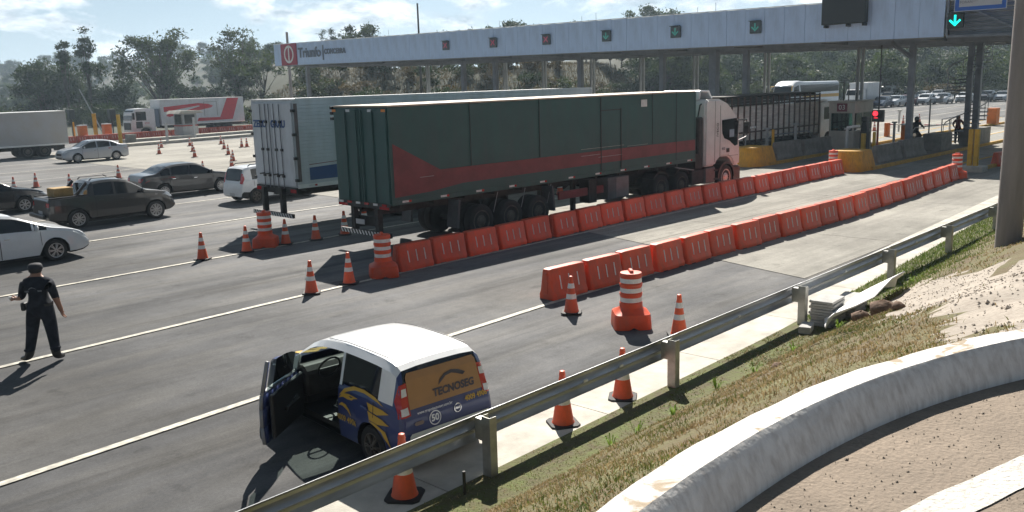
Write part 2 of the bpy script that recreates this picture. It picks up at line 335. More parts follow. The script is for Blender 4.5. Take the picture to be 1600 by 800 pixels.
# terrain: flat by the road, an embankment behind the plaza, rising fields left and a wooded slope right
TT = [-.9, -.55, -.34, -.27, -.20, .02, .12, .22, .34, .46, .6, .9]
TY0 = [190, 190, 180, 120, 112, 112, 118, 150, 160, 165, 165, 165]
TY1 = [800, 800, 600, 200, 138, 132, 150, 300, 330, 340, 340, 340]
TA = [30, 30, 27, 12, 7.6, 7.2, 8.0, 13, 15, 17, 17, 17]
def terrain(X, Y):
    t = X / np.maximum(Y, 1e-3)
    y0, y1, a = np.interp(t, TT, TY0), np.interp(t, TT, TY1), np.interp(t, TT, TA)
    h = a * sstep(y0, y1, Y) + .002 * np.maximum(Y - y1, 0)
    h = h + sstep(y0, y0 + 40, Y) * (1.1 * np.sin(X * .045 + 1) * np.sin(Y * .037) + .5 * np.sin(X * .13 + Y * .09))
    return np.where(Y > 20, h, 0.0)
def cam2w(X, Y): p = ROT @ np.array([X, Y, 0.0]); return float(p[0]), float(p[1])
def w2cam(u, v): p = ROT.T @ np.array([u, v, 0.0]); return float(p[0]), float(p[1])
def tz(u, v):
    X, Y = w2cam(u, v); return float(terrain(np.array(X), np.array(Y))) - .03
Ys = list(np.arange(-60, 100, 20)) + list(np.arange(100, 360, 7)) + list(np.arange(360, 1000, 40)) + list(np.geomspace(1000, 2400, 9))
ts = np.linspace(-1, 1, 90)
V, Fc = [], []
for Y in Ys:
    for t in ts:
        X = t * (max(Y, 60) * 1.0 + 60) * (1 if Y > 60 else 1.6); p = cam2w(X, Y); V.append((p[0], p[1], float(terrain(np.array(X), np.array(Y))) - .03))
n = len(ts)
for i in range(len(Ys) - 1):
    for j in range(n - 1): Fc.append((i * n + j, i * n + j + 1, (i + 1) * n + j + 1, (i + 1) * n + j))
GRND = mat('dry field grass', (.032, .032, .015), .95, var=.35, scale=.06, col2=(.019, .029, .010), detail=9, lo=.3, hi=.62, bump=.5, bscale=1.2)
# red cut earth and straw on the embankment faces, greener far off: one noise-driven material
g = MB().add(V, Fc); struct(g.build('ground', GRND, smooth=60, recalc=False))

def sheet(name, poly, z, m, zfun=None):
    b = MB(); b.add([(x, y, z) for x, y in poly], [tuple(range(len(poly)))]); o = b.build(name, m, recalc=False); return struct(o)
def strip(name, near, far, z0, m, us, z1=None):
    """road-like strip between two polylines v(u)"""
    b = MB(); vs = []
    for u in us: vs += [(u, interp(near, u), z0), (u, interp(far, u), z0 if z1 is None else z1)]
    b.add(vs, [(2 * i, 2 * i + 2, 2 * i + 3, 2 * i + 1) for i in range(len(us) - 1)]); return struct(b.build(name, m, recalc=False))
CURB_N = [(-20, 6.6), (0, 6.85), (5.5, 7.02), (13.6, 7.3), (22.7, 7.95), (30, 8.6), (45, 9.7), (70, 11), (120, 14)]
CURB_R = [(-20, 7.7), (0, 7.9), (8.1, 8.1), (15.3, 8.5), (23.8, 9.1), (30, 9.5), (45, 10.5), (70, 11.9), (120, 15)]
us_all = list(range(-20, 121, 4))
# asphalt carriageway, both directions
b = MB(); vs = []
for u in us_all: vs += [(u, interp(CURB_R, u) - .02, 0.0), (u, 100 if u < 60 else 62, 0.0)]
b.add(vs, [(2 * i, 2 * i + 2, 2 * i + 3, 2 * i + 1) for i in range(len(us_all) - 1)]); struct(b.build('asphalt_road', ASPH, recalc=False))
sheet('asphalt_road_beyond', [(120, 15), (230, 40), (230, 60), (120, 62)], 0.0, ASPH)
# concrete toll apron as separate bays, joints left open between them
JT = mat('joint sealant', (.09, .085, .078), .9, var=.3, scale=3)
def apron_edge(v): return 18.4 + .30 * max(0, v - 9.5) if v < 17 else (20.6 + .05 * (v - 17) if v < 50 else 23.0)
vb = [9.0, 14.6, 17.4, 20.2, 23.0, 28.6, 34, 39.6, 45, 50.4, 56, 61, 66, 71.5, 79.4]
ub = [24, 32, 40, 48, 56, 66, 76, 88]
b = MB(); b.box(19, 88, 9.2, 79.5, .001, .004); 
sheet('slab_joint', [(apron_edge(9.4), interp(CURB_R, 19) + .05)] + [(apron_edge(v), v) for v in (14, 17.2, 30, 50, 79.4)] + [(88, 79.4), (88, 12.9), (70, 12.0), (45, 10.6), (30, 9.6), (23.8, 9.2)], .004, JT)
for i in range(len(vb) - 1):
    for j in range(len(ub)):
        v0, v1 = vb[i] + .012, vb[i + 1] - .012
        u0a, u0b = (apron_edge(max(v0, 9.6)), apron_edge(v1)) if j == 0 else (ub[j - 1] + .012,) * 2
        u1 = ub[j] - .012
        va0 = max(v0, interp(CURB_R, u0a) + .03); va1 = max(v0, interp(CURB_R, u1) + .03)
        if va1 >= v1: continue
        o = MB().box(0, 1, 0, 1, 0, .006)
        o = MB().add([(u0a, va0, .004), (u1, va1, .004), (u1, v1, .004), (u0b, v1, .004), (u0a, va0, .012), (u1, va1, .012), (u1, v1, .012), (u0b, v1, .012)],
                     [(4, 5, 6, 7), (0, 1, 5, 4), (1, 2, 6, 5), (2, 3, 7, 6), (3, 0, 4, 7)]).build('concrete_slab', CONC); struct(o)
# lane lines
def line(pts, wd=.13, z=.016, name='lane_line'):
    b = MB(); vs = []
    for i, (x, y) in enumerate(pts):
        a = pts[max(0, i - 1)]; c = pts[min(len(pts) - 1, i + 1)]; d = Vector((c[0] - a[0], c[1] - a[1], 0)).normalized()
        vs += [(x + d.y * wd / 2, y - d.x * wd / 2, z), (x - d.y * wd / 2, y + d.x * wd / 2, z)]
    b.add(vs, [(2 * i, 2 * i + 2, 2 * i + 3, 2 * i + 1) for i in range(len(pts) - 1)]); return struct(b.build(name, LINE, recalc=False))
line([(-15, 10.9), (2.7, 11.3), (6.3, 11.6), (10.3, 11.85), (13.0, 12.0), (20, 12.0), (38, 12.4)])
line([(-15, 15.8), (4.1, 16.45), (9.5, 16.8), (12.3, 16.95), (39, 17.3)])
line([(-15, 21.6), (5.9, 22.5), (11.9, 22.8), (16.1, 23.05), (39, 23.2)])
line([(-10, 27.6), (8.1, 28.4), (9.9, 28.85), (16.3, 29.15), (40, 29.0)])
line([(-10, 34.6), (10.5, 35.3), (18.8, 35.6), (40, 35)])
line([(-5, 41), (12, 41.3), (22, 41.5)])
line([(0, 52.5), (15.5, 53.3), (19.2, 53.8), (23.4, 55.5), (30, 57.4), (42, 58)])
line([(0, 59.6), (16.7, 60.2), (25.4, 60.7), (42, 61)]); line([(0, 66.2), (18.6, 67.0), (40, 67.4)])
for v in (18, 26, 30, 34, 38): line([(66, v + 2), (100, v + 4), (150, v + 8)], .15)
# gutter strip in cast lengths
gl_ = [u for u in np.arange(-6, 60, 3.0)]
for a in gl_:
    bq = MB(); e = .008; a0, a1 = a + e, a + 3 - e
    n0, n1, f0, f1 = interp(CURB_N, a0), interp(CURB_N, a1), interp(CURB_R, a0), interp(CURB_R, a1)
    bq.add([(a0, n0, -.1), (a1, n1, -.1), (a1, f1, -.1), (a0, f0, -.1), (a0, n0, .045), (a1, n1, .045), (a1, f1, .03), (a0, f0, .03)],
           [(4, 5, 6, 7), (0, 1, 5, 4), (1, 2, 6, 5), (2, 3, 7, 6), (3, 0, 4, 7)])
    struct(bq.build('gutter_slab', GUTT))
# the turf bank on the right
WALL_F = [(-3, 1.55), (1.5, 1.78), (2.25, 1.87), (2.82, 1.92), (3.54, 1.95), (4.21, 1.89), (4.71, 1.76), (5.2, 1.6), (5.69, 1.4), (6.4, 1.05), (7.4, .4), (9, -.9), (12, -4)]
_wf = np.polyfit([p[0] for p in WALL_F[1:10]], [p[1] for p in WALL_F[1:10]], 3)
_wu = np.arange(-4, 12.2, .1); _a, _b = np.polyval(_wf, 1.9), np.polyval(_wf, 6.6); _sa, _sb = np.polyval(np.polyder(_wf), 1.9), np.polyval(np.polyder(_wf), 6.6)
WALL_F = [(float(x), float(_a + (x - 1.9) * _sa if x < 1.9 else _b + (x - 6.6) * (_sb - .03 * (x - 6.6)) if x > 6.6 else np.polyval(_wf, x))) for x in _wu]
def bank_h(u, v):
    d = interp(CURB_N, u) - v
    s = .66 if u < 8 else .66 - .16 * min(1, (u - 8) / 6)
    z = .06 + .05 * min(max(d, 0), .75) + s * max(0, d - .75)
    top = 2.93 if u < 9 else 2.93 - .03 * min(u - 9, 30)
    k = .35; z = -k * math.log(math.exp(-z / k) + math.exp(-top / k)) if z < 6 else top
    z += .045 * math.sin(u * 2.1 + v * 1.3) * math.sin(v * 2.7 - u * .6) * min(1, max(0, d - .6)) + .02 * math.sin(u * 7.3 + 1) * math.sin(v * 6.1) * min(1, max(0, d - .5))
    if u > 12: z += .10 * math.exp(-((u - 13.4) ** 2) / 3 - ((v - 5.4) ** 2) / .5)
    return z
def isdirt(u, v):
    e = .25 * math.sin(v * 5 + u) + .2 * math.sin(v * 11 + 2) + .15 * math.sin(u * 9)
    return 6.3 + 2.05 * (v - 1.9) + 1.2 * e < u < 15.6 + 1.15 * (v - 4) + 2 * e and v < 6.3
uu = list(np.arange(-3, 30, .25)) + list(np.arange(30, 80, 2.5)); nv = 44
V, Fc, MI = [], [], []
for u in uu:
    v1 = interp(CURB_N, u) - .004; v0 = interp(WALL_F, u) + .02 if u < 12 else -4
    for k in range(nv): v = v1 + (v0 - v1) * (k / (nv - 1)) ** 1.15; V.append((u, v, bank_h(u, v)))
for i in range(len(uu) - 1):
    for k in range(nv - 1):
        f = (i * nv + k, i * nv + k + 1, (i + 1) * nv + k + 1, (i + 1) * nv + k); Fc.append(f)
        c = np.mean([V[q] for q in f], axis=0); MI.append(1 if isdirt(c[0], c[1]) else (2 if interp(CURB_N, c[0]) - c[1] < .85 + .1 * math.sin(c[0] * 3) else 0))
bk = MB().add(V, Fc); bk.mi = MI; struct(bk.build('turf_bank', [SOIL, DIRT, MOSS], smooth=80, recalc=False))
# path above the bank, the curved kerb wall and the white band
ZP, ZW = 2.80, 3.0
b = MB(); us = list(np.arange(-3, 12.1, .5)); vs = []
for u in us: vs += [(u, interp(WALL_F, u) - .06, ZP), (u, -6, ZP)]
b.add(vs, [(2 * i, 2 * i + 1, 2 * i + 3, 2 * i + 2) for i in range(len(us) - 1)]); struct(b.build('sandy_path', PATH, recalc=False))
rings = []; us = list(np.arange(-3, 12.01, .15))
def wallpt(u):
    e = .01; v = interp(WALL_F, u); dv = (interp(WALL_F, u + .4) - interp(WALL_F, u - .4)) / .8
    nn = Vector((dv, -1, 0)).normalized(); return Vector((u, v, 0)), nn
for u in us:
    p, nn = wallpt(u); jit = .004 * math.sin(u * 5) + .003 * math.sin(u * 13 + 1)
    rings.append([tuple(p + Vector((0, 0, ZP - .4))), tuple(p + Vector((0, 0, ZW - .03 + jit))), tuple(p + nn * .025 + Vector((0, 0, ZW + jit))), tuple(p + nn * (.155 + jit) + Vector((0, 0, ZW + jit * .6))),
                  tuple(p + nn * (.19 + jit) + Vector((0, 0, ZW - .035))), tuple(p + nn * .25 + Vector((0, 0, ZP + .03))), tuple(p + nn * .27 + Vector((0, 0, ZP - .4)))])
wl = MB().loft(rings).build('kerb_wall', WALLW, smooth=28); tag(wl, 'low curved whitewashed concrete wall with flaking top beside the sandy path', 'wall')
b = MB(); vs = []
WB = mat('worn white road paint', (.62, .60, .56), .9, var=.12, scale=5, bump=.7, bscale=40, detail=8, streak=(45, (1, 1, 1), (.36, .31, .25), .5))
wus = list(np.arange(2.0, 6.01, .2))
for u in wus: a = 1.19 - .205 * (u - 3.4) - .035 * (u - 3.4) ** 2 + .006 * math.sin(u * 11); vs += [(u, a, ZP + .006), (u + .03, a - .185 + .008 * math.sin(u * 17), ZP + .006)]
b.add(vs, [(2 * i, 2 * i + 1, 2 * i + 3, 2 * i + 2) for i in range(len(wus) - 1)]); struct(b.build('white_band', WB, recalc=False))
# loose pebbles on path and dirt
random.seed(11); pb = MB()
def pebble(bm, c, r):
    vs = [(c[0] + r * uni(.7, 1.3) * x, c[1] + r * uni(.7, 1.3) * y, c[2] + r * .6 * z) for x, y, z in [(1, 0, 0), (0, 1, 0), (-1, 0, 0), (0, -1, 0), (0, 0, 1), (0, 0, -1)]]
    bm.add(vs, [(0, 1, 4), (1, 2, 4), (2, 3, 4), (3, 0, 4), (1, 0, 5), (2, 1, 5), (3, 2, 5), (0, 3, 5)])
for q in range(1500):
    u = uni(2.4, 7.5); v = interp(WALL_F, u) - .28 - abs(random.gauss(0, .9)); pebble(pb, (u, v, ZP + .003), uni(.002, .006) * (2 if rnd() < .05 else 1))
stuff(pb.build('path_pebbles', mat('pebble', (.27, .225, .18), .9, var=.5, scale=30), recalc=False))
pb = MB(); q = 0
while q < 3800:
    u, v = uni(6, 19), uni(0, 6.3)
    if isdirt(u, v): pebble(pb, (u, v, bank_h(u, v) + .004), uni(.005, .018) * (2 if rnd() < .04 else 1)); q += 1
stuff(pb.build('dirt_stones', mat('dirt stone', (.36, .31, .26), .9, var=.5, scale=14), recalc=False))
# grass on the bank
GR1 = leafmat('bank grass', (.095, .13, .028), (.19, .185, .055), 1.3, .35); GR2 = leafmat('straw grass', (.30, .215, .11), (.42, .32, .17), 2.0, .3)
def green(u, v):
    return .5 + .5 * math.sin(u * 1.25 + .9 * math.sin(v * 1.9 + 1)) * math.sin(v * 1.6 + .8 * math.sin(u * 1.1)) 
ga, gb = MB(), MB()
def blade(bm, u, v, z, h, wd, lean):
    a = uni(0, 2 * PI); dx, dy = math.cos(a), math.sin(a); lx, ly = uni(-lean, lean), uni(-lean, lean)
    bm.add([(u - dx * wd, v - dy * wd, z - .01), (u + dx * wd, v + dy * wd, z - .01), (u + lx * .45 + dx * wd * .7, v + ly * .45 + dy * wd * .7, z + h * .6), (u + lx * .45 - dx * wd * .7, v + ly * .45 - dy * wd * .7, z + h * .6), (u + lx, v + ly, z + h)],
           [(0, 1, 2, 3), (3, 2, 4)])
random.seed(21); q = 0
while q < 95000:
    near = rnd() < .86
    u = uni(1.6, 14) if near else uni(14, 40); e = interp(CURB_N, u); lo_ = interp(WALL_F, u) if u < 12 else 4.6
    v = uni(lo_ + .03, e - .03)
    if isdirt(u, v) and rnd() < .985: q += 1; continue
    d = e - v
    if d < .8:
        if rnd() < .55: q += 1; continue
        h = uni(.008, .03); gq = .8
    else: h = uni(.012, .042); gq = green(u, v)
    if u > 16: gq = .95 if d < 1.9 else .4
    if math.sin(u * 3.1 + 2 * math.sin(v * 2.3)) * math.sin(v * 3.7 + u) > .80: q += 1; continue
    blade(ga if rnd() < gq * .72 + .02 else gb, u, v, bank_h(u, v), h * (1.5 if u > 15 else 1), uni(.003, .006) * (1 if u < 9 else 1.7), .045)
    q += 1
gc = MB()
for q in range(14000):
    u = uni(15, 40); e = interp(CURB_N, u); v = e - .02 - abs(random.gauss(0, .75))
    if v > e - 2.2 and not isdirt(u, v): blade(gc, u, v, bank_h(u, v), uni(.03, .08), uni(.006, .011), .05)
stuff(gc.build('green_verge', leafmat('bright verge grass', (.085, .14, .022), (.16, .20, .045), 1.5, .4), recalc=False))
stuff(ga.build('turf_grass', GR1, recalc=False)); stuff(gb.build('straw_grass', GR2, recalc=False))
# bright weed tufts along the top of the moss strip
WEED = leafmat('bright weed', (.16, .26, .03), (.24, .34, .06), 3, .4)
random.seed(3)
for i, (x, y) in enumerate([(955, 680), (995, 662), (1052, 627), (1120, 577), (1180, 562), (1240, 530), (1310, 500), (1425, 425)]):
    u, v, z = gp(x, y, .4); m_ = MB()
    for k in range(16):
        a = uni(0, 2 * PI); L = uni(.08, .2); hh = uni(.06, .15); wd = .007
        dx, dy = math.cos(a), math.sin(a)
        m_.add([(-dy * wd, dx * wd, -.05), (dy * wd, -dx * wd, -.05), (dx * L * .5 + dy * wd, dy * L * .5 - dx * wd, hh), (dx * L * .5 - dy * wd, dy * L * .5 + dx * wd, hh), (dx * L, dy * L, hh * .75)], [(0, 1, 2, 3), (3, 2, 4)])
    o = m_.build('weed_tuft', WEED, None, loc=(u, v, bank_h(u, v) + .02), recalc=False)
    tag(o, ['bright green weed tuft on the bank nearest the bottom guardrail posts', 'green weed tuft left of the second guardrail post', 'green weed tuft at the foot of the second guardrail post', 'pale thin weed tuft on the bank right of the second guardrail post', 'yellow green weed tuft below the stacked grey tiles on the bank', 'small weed tuft at the foot of the post beside the stacked tiles', 'yellow weed tuft at the near end of the white sheet', 'tall weed stem left of the dirt mound beside the third post'][i], 'weed')
# red brown clods at the edge of the dirt
for i, (x, y, r_) in enumerate([(1347, 477, .15), (1378, 493, .19), (1402, 503, .10), (1215, 566, .09)]):
    u, v, z = gp(x, y, .75 if i < 3 else .7); vs = []; m_ = MB(); random.seed(40 + i); rg = []
    for a in range(7):
        th = PI * a / 6; rr_ = max(.02, math.sin(th)); rg.append([(r_ * rr_ * math.cos(k * PI / 5) * uni(.8, 1.35), r_ * rr_ * math.sin(k * PI / 5) * uni(.8, 1.35), r_ * .8 * math.cos(th) * uni(.85, 1.15)) for k in range(10)])
    m_.loft(rg); o = m_.build('earth_clod', CLOD, None, loc=(u, v, bank_h(u, v) + r_ * .25), smooth=80)
    tag(o, ['large red brown earth clod resting against the white sheet', 'dark earth clod casting a shadow on the pale dirt', 'flat brown clod at the grass edge below the dirt mound', 'small brown clod in the turf right of the second guardrail post'][i], 'clod')
# ---------------- guardrail ----------------
def rail_v(u): return 6.80 + .027 * u if u > 0 else 6.80 + .02 * u
gr = thing('guardrail', 'long galvanised steel guardrail on posts along the road edge below the bank', 'guardrail', (0, 0, 0))
POSTS = [2.6, 6.6, 10.45, 14.7, 19.0, 22.8, 26.8, 30.8, 34.8, 38.8]
prof = [(.0, .44), (.035, .455), (.075, .50), (.075, .535), (.02, .575), (.0, .595), (.02, .615), (.075, .655), (.075, .69), (.035, .735), (.0, .75)]
def beam(u0, u1, off):
    b = MB(); rings = []
    for u in (u0, u1):
        v = rail_v(u) + .20 + off; outer = [(u, v + a, z) for a, z in prof]; rings.append(outer + [(u, v + a - .006, z) for a, z in reversed(prof)])
    return b.loft(rings)
edges = [-2.5] + [p + .15 for p in POSTS]
for a, c in zip(edges[:-1], edges[1:]): beam(a, c + .25, .006 * (edges.index(a) % 2)).build('beam', GALV, gr, smooth=40)
for i, u in enumerate(POSTS):
    v = rail_v(u); z0 = bank_h(u, v) - .15; p = MB()
    # C profile post
    p.box(u - .06, u - .052, v - .07, v + .07, z0, .78); p.box(u - .052, u + .05, v - .07, v - .062, z0, .78); p.box(u - .052, u + .05, v + .062, v + .07, z0, .78)
    p.build('post', GPOST, gr, bevel=.002)
    MB().box(u - .05, u + .05, v + .071, v + .198, .47, .73).build('blockout', GPOST, gr, bevel=.006)
    MB().cyl((u, v + .205, .595), (u, v + .235, .595), .016, n=8).build('bolt', GPOST, gr)
for u in (8.6, 9.4, 12.7, 17.0, 21.0, 25):
    v = rail_v(u) + .20; MB().box(u - .035, u + .035, v - .03, v - .012, .60, .635).build('reflector', REFL, gr)
for u, v in ((6.05, 6.83),):
    tag(MB().cyl((u, v, 0), (u, v, .34), .018, n=8).build('rebar_stake', DARKM), 'short dark metal stake standing in the gutter left of the nearest guardrail post', 'stake')

# ---------------- cones, drums, water barriers ----------------
def make_cone(name, label, H=.75, mt=ORCONE, base=.2):
    t = thing(name, label, 'traffic cone')
    b = MB(); r0, r1 = .142 * H / .75, .03 * H / .75
    def rr(z): return r0 + (r1 - r0) * (z - .035) / (H - .035)
    b.lathe([(r0 + .012, .035), (r0, .06), (rr(H * .92), H * .92), (rr(H * .92) + .006, H * .925), (rr(H) + .004, H - .006), (rr(H) - .012, H)], 18); b.build('cone_body', mt, t, smooth=40)
    q = MB(); s_ = base
    q.prism([(-s_, -s_ + .06), (-s_ + .06, -s_), (s_ - .06, -s_), (s_, -s_ + .06), (s_, s_ - .06), (s_ - .06, s_), (-s_ + .06, s_), (-s_, s_ - .06)], 'z', .004, .036); q.build('base', RUBB, t, bevel=.006)
    for za, zb in ((.40, .53), (.68, .81)):
        k = MB(); k.lathe([(rr(H * za) + .004, H * za), (rr(H * zb) + .004, H * zb)], 18, cap=False); k.build('reflective_band', REFL, t, smooth=60)
    return t
G = 'orange and white traffic cones'
cone0 = make_cone('traffic_cone', 'x')
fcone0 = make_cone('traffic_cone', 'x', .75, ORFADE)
def put(root, used, loc, rz, label, group):
    if not used: root.location = loc; root.rotation_euler = (0, 0, rz); root['label'] = label; root['group'] = group; used.append(1); return root
    return dup(root, loc, rz, label, group)
uc, uf = [], []
for i, (x, y, lb) in enumerate([
    (487, 459, 'sunlit traffic cone on the white lane line nearest the front of the trailer shadow'),
    (546, 444, 'traffic cone in the trailer shadow just left of the drum at the barrier row'),
    (317, 406, 'sunlit traffic cone alone on the lane line, farthest left of the near cones'),
    (386, 394, 'traffic cone in shadow immediately left of the drum behind the white trailer'),
    (447, 382, 'traffic cone in shadow immediately right of the drum behind the white trailer'),
    (494, 375, 'taller looking traffic cone in shadow between the two trailers'),
    (539, 367, 'traffic cone at the left end of the striped bumper of the green trailer'),
    (893, 490, 'traffic cone standing before the first block of the near barrier row'),
    (1061, 525, 'traffic cone half hidden by the guardrail right of the sunlit drum'),
    (880, 663, 'traffic cone on the gutter behind the guardrail, middle of the three there'),
    (973, 622, 'traffic cone on the gutter behind the guardrail near the second post'),
    (631, 788, 'traffic cone at the bottom edge behind the guardrail beside the blue hatchback'),
    (560 + 10, 352, 'traffic cone behind the green trailer bumper under the rear overhang'),
    (875, 305, 'dull red traffic cone seen under the green trailer behind its rear wheels'),
    (919, 297, 'dull red traffic cone seen under the green trailer beside its landing leg')]):
    u, v, _ = gp(x, y, .03 if 9 <= i <= 11 else 0); z = .03 if 9 <= i <= 11 else .014
    if i == 11: u, v = u + .12, v + .13
    put(cone0, uc, (u, v, z), uni(-.3, .3) + .78, lb, G)
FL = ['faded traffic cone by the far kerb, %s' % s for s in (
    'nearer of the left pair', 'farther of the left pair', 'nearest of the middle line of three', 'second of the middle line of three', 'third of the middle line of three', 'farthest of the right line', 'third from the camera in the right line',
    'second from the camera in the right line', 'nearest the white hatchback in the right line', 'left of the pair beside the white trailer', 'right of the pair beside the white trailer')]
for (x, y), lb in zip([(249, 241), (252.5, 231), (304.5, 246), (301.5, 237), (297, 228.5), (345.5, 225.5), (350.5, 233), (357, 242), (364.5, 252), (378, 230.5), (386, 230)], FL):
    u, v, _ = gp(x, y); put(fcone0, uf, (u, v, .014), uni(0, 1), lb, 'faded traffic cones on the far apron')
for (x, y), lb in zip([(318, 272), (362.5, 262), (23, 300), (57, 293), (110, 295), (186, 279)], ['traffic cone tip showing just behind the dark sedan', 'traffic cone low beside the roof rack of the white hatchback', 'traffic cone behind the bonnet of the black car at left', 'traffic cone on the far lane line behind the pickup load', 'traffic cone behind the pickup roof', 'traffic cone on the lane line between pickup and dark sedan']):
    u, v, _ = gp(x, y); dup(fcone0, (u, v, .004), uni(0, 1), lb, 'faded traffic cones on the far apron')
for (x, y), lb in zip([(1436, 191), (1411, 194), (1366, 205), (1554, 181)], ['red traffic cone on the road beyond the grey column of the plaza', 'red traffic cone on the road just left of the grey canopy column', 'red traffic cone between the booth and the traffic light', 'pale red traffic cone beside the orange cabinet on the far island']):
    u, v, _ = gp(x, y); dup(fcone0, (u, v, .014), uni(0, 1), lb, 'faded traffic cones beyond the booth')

def make_drum(label):
    t = thing('channelizer_drum', label, 'traffic drum')
    # spread foot with four lobes, stepped barrel, carrying handle
    b = MB(); rg = []
    def sq(r_, p, z, notch=0.):
        out = []
        for q in range(48):
            th = 2 * PI * q / 48; c_, s_ = math.cos(th), math.sin(th); k = (abs(c_) ** p + abs(s_) ** p) ** (-1 / p); zz = z + (notch * max(0, 1 - abs(math.sin(2 * th)) * 2.2)); out.append((r_ * k * c_, r_ * k * s_, zz))
        return out
    rg = [sq(.345, 7, 0, .05), sq(.35, 7, .03, .05), sq(.335, 7, .24), sq(.325, 6, .275), sq(.245, 3, .33), sq(.215, 2, .375)]
    b.loft(rg); b.build('foot', ORANGE, t, smooth=35)
    b = MB(); pr = [(.215, .36)]
    for k in range(3): z = .46 + k * .18; pr += [(.213, z), (.196, z + .012), (.194, z + .115), (.208, z + .13)]
    pr += [(.205, 1.0), (.195, 1.02), (.10, 1.025)]
    b.lathe(pr, 26); b.build('barrel', ORANGE, t, smooth=35)
    for k in range(3):
        z = .46 + k * .18; q = MB(); q.lathe([(.2005, z + .022), (.1995, z + .106)], 26, cap=False); q.build('reflective_band', REFL, t, smooth=60)
    q = MB(); q.prism([(-.13, 1.015), (-.10, 1.075), (.10, 1.075), (.13, 1.015)], 'y', -.035, .035); q.build('handle', ORANGE, t, bevel=.012)
    return t
D = 'orange and white channelizer drums'
dr0 = make_drum('sunlit orange drum with white bands standing alone on the asphalt inside the guardrail')
u, v, _ = gp(986, 509); dr0.location = (u, v, .002); dr0.rotation_euler = (0, 0, .8); dr0['group'] = D
for x, y, z, lb in [(600, 431, .002, 'shaded orange drum at the near end of the barrier row beside the green trailer'), (416, 385, .002, 'shaded orange drum behind the white trailer'), (1301, 270, .012, 'far orange drum against the yellow bullnose at the end of the barrier row'), (1494, 279, .012, 'far orange drum at the end of the barrier row by the yellow double post')]:
    u, v, _ = gp(x, y); dup(dr0, (u, v, z), uni(0, 1.5), lb, D)

def make_barrier(L=1.09):
    t = thing('water_barrier', 'x', 'water barrier'); h = .66; b = MB()
    prof = [(-.235, .0), (-.24, .10), (-.20, .17), (-.115, .60), (-.10, h), (.10, h), (.115, .60), (.20, .17), (.24, .10), (.235, 0)]
    rg = []
    for x, k in ((-L / 2, .80), (-L / 2 + .03, .94), (-L / 2 + .09, 1), (-.2, 1), (.2, 1), (L / 2 - .09, 1), (L / 2 - .03, .94), (L / 2, .80)):
        rg.append([(x, y * k, z * (1 if k == 1 else .985) + (.0)) for y, z in prof])
    b.loft(rg)
    for s in (-1, 1):                                                    # forklift slots as dark recess plates, joining lugs
        b.box(s * L / 2 - .02, s * L / 2 + .02, -.05, .05, .12, .56)
    b.build('barrier_body', ORANGE, t, bevel=.008, smooth=30)
    for s in (-1, 1):
        for x in (-.27, .0, .27):
            q = MB(); y0, y1 = s * .190, s * .133
            q.add([(x - .012, y0, .215), (x + .012, y0, .215), (x + .012, y1, .50), (x - .012, y1, .50), (x - .012, y0 + s * .012, .215), (x + .012, y0 + s * .012, .215), (x + .012, y1 + s * .012, .50), (x - .012, y1 + s * .012, .50)],
                  [(0, 1, 2, 3), (4, 7, 6, 5), (0, 4, 5, 1), (1, 5, 6, 2), (2, 6, 7, 3), (3, 7, 4, 0)])
            q.build('reflective_strip', REFL, t)
    for x in (-.33, .33): MB().box(x - .09, x + .09, -.236, .236, -.001, .055).build('lift_slot', BLACKP, t)
    return t
bar0 = make_barrier(); ub_ = []
ORD = 'first second third fourth fifth sixth seventh eighth ninth tenth eleventh twelfth thirteenth fourteenth fifteenth sixteenth seventeenth eighteenth nineteenth twentieth twenty-first twenty-second'.split()
def barrier_row(pts, n, lab, group, first=None, last=None, mats=None):
    P = [Vector(p) for p in pts]; seg = [0]
    for a, b in zip(P[:-1], P[1:]): seg.append(seg[-1] + (b - a).length)
    for i in range(n):
        s = (i + .5) / n * seg[-1]; k = max(j for j in range(len(P) - 1) if seg[j] <= s); t = (s - seg[k]) / (seg[k + 1] - seg[k]); p = P[k].lerp(P[k + 1], t); d = P[k + 1] - P[k]
        lb = first if (i == 0 and first) else last if (i == n - 1 and last) else lab.replace('@', ORD[min(i, 21)])
        rz = math.atan2(d.y, d.x) + uni(-.045, .045); loc = (p.x + uni(-.02, .02), p.y + uni(-.04, .04), .004 if p.x < 20 else .012)
        if not ub_: o = put(bar0, ub_, loc, rz, lb, group)
        else: o = dup(bar0, loc, rz, lb, group, mats)
barrier_row([(13.25, 17.2), (19.1, 17.45), (26, 17.62), (31.5, 17.62), (39.6, 17.85)], 22, '@ orange water barrier from the near drum in the far row along the green trailer', 'far row of orange water barriers beside the trailer', 'shaded first barrier of the far row, next to the drum behind the green trailer', 'last barrier of the far row, touching the drum at the yellow bullnose')
barrier_row([(13.38, 12.33), (16.4, 12.2), (21.9, 12.1), (27.8, 12.1), (34, 12.45), (39.6, 12.9)], 22, '@ orange water barrier from the near end of the sunlit near row', 'near row of orange water barriers', 'first barrier of the near row with its end showing behind a cone', 'last barrier of the near row, touching the drum by the yellow double post')
barrier_row([(45.6, 13.1), (50, 12.5), (55, 12.2)], 8, '@ shaded orange barrier to the right of the yellow double post', 'orange barriers right of the yellow double post')
RHAZE = {'orange plastic': mat('haze paled orange plastic', (.50, .09, .05), .6, var=.15, scale=3)}  # distance haze put into the paler colour of the far barriers
barrier_row([(27, 91.5), (40, 93.6), (57, 95.6)], 26, 'haze-toned orange barrier in the far row in front of the red and white truck', 'far haze-toned orange barriers', mats=RHAZE)

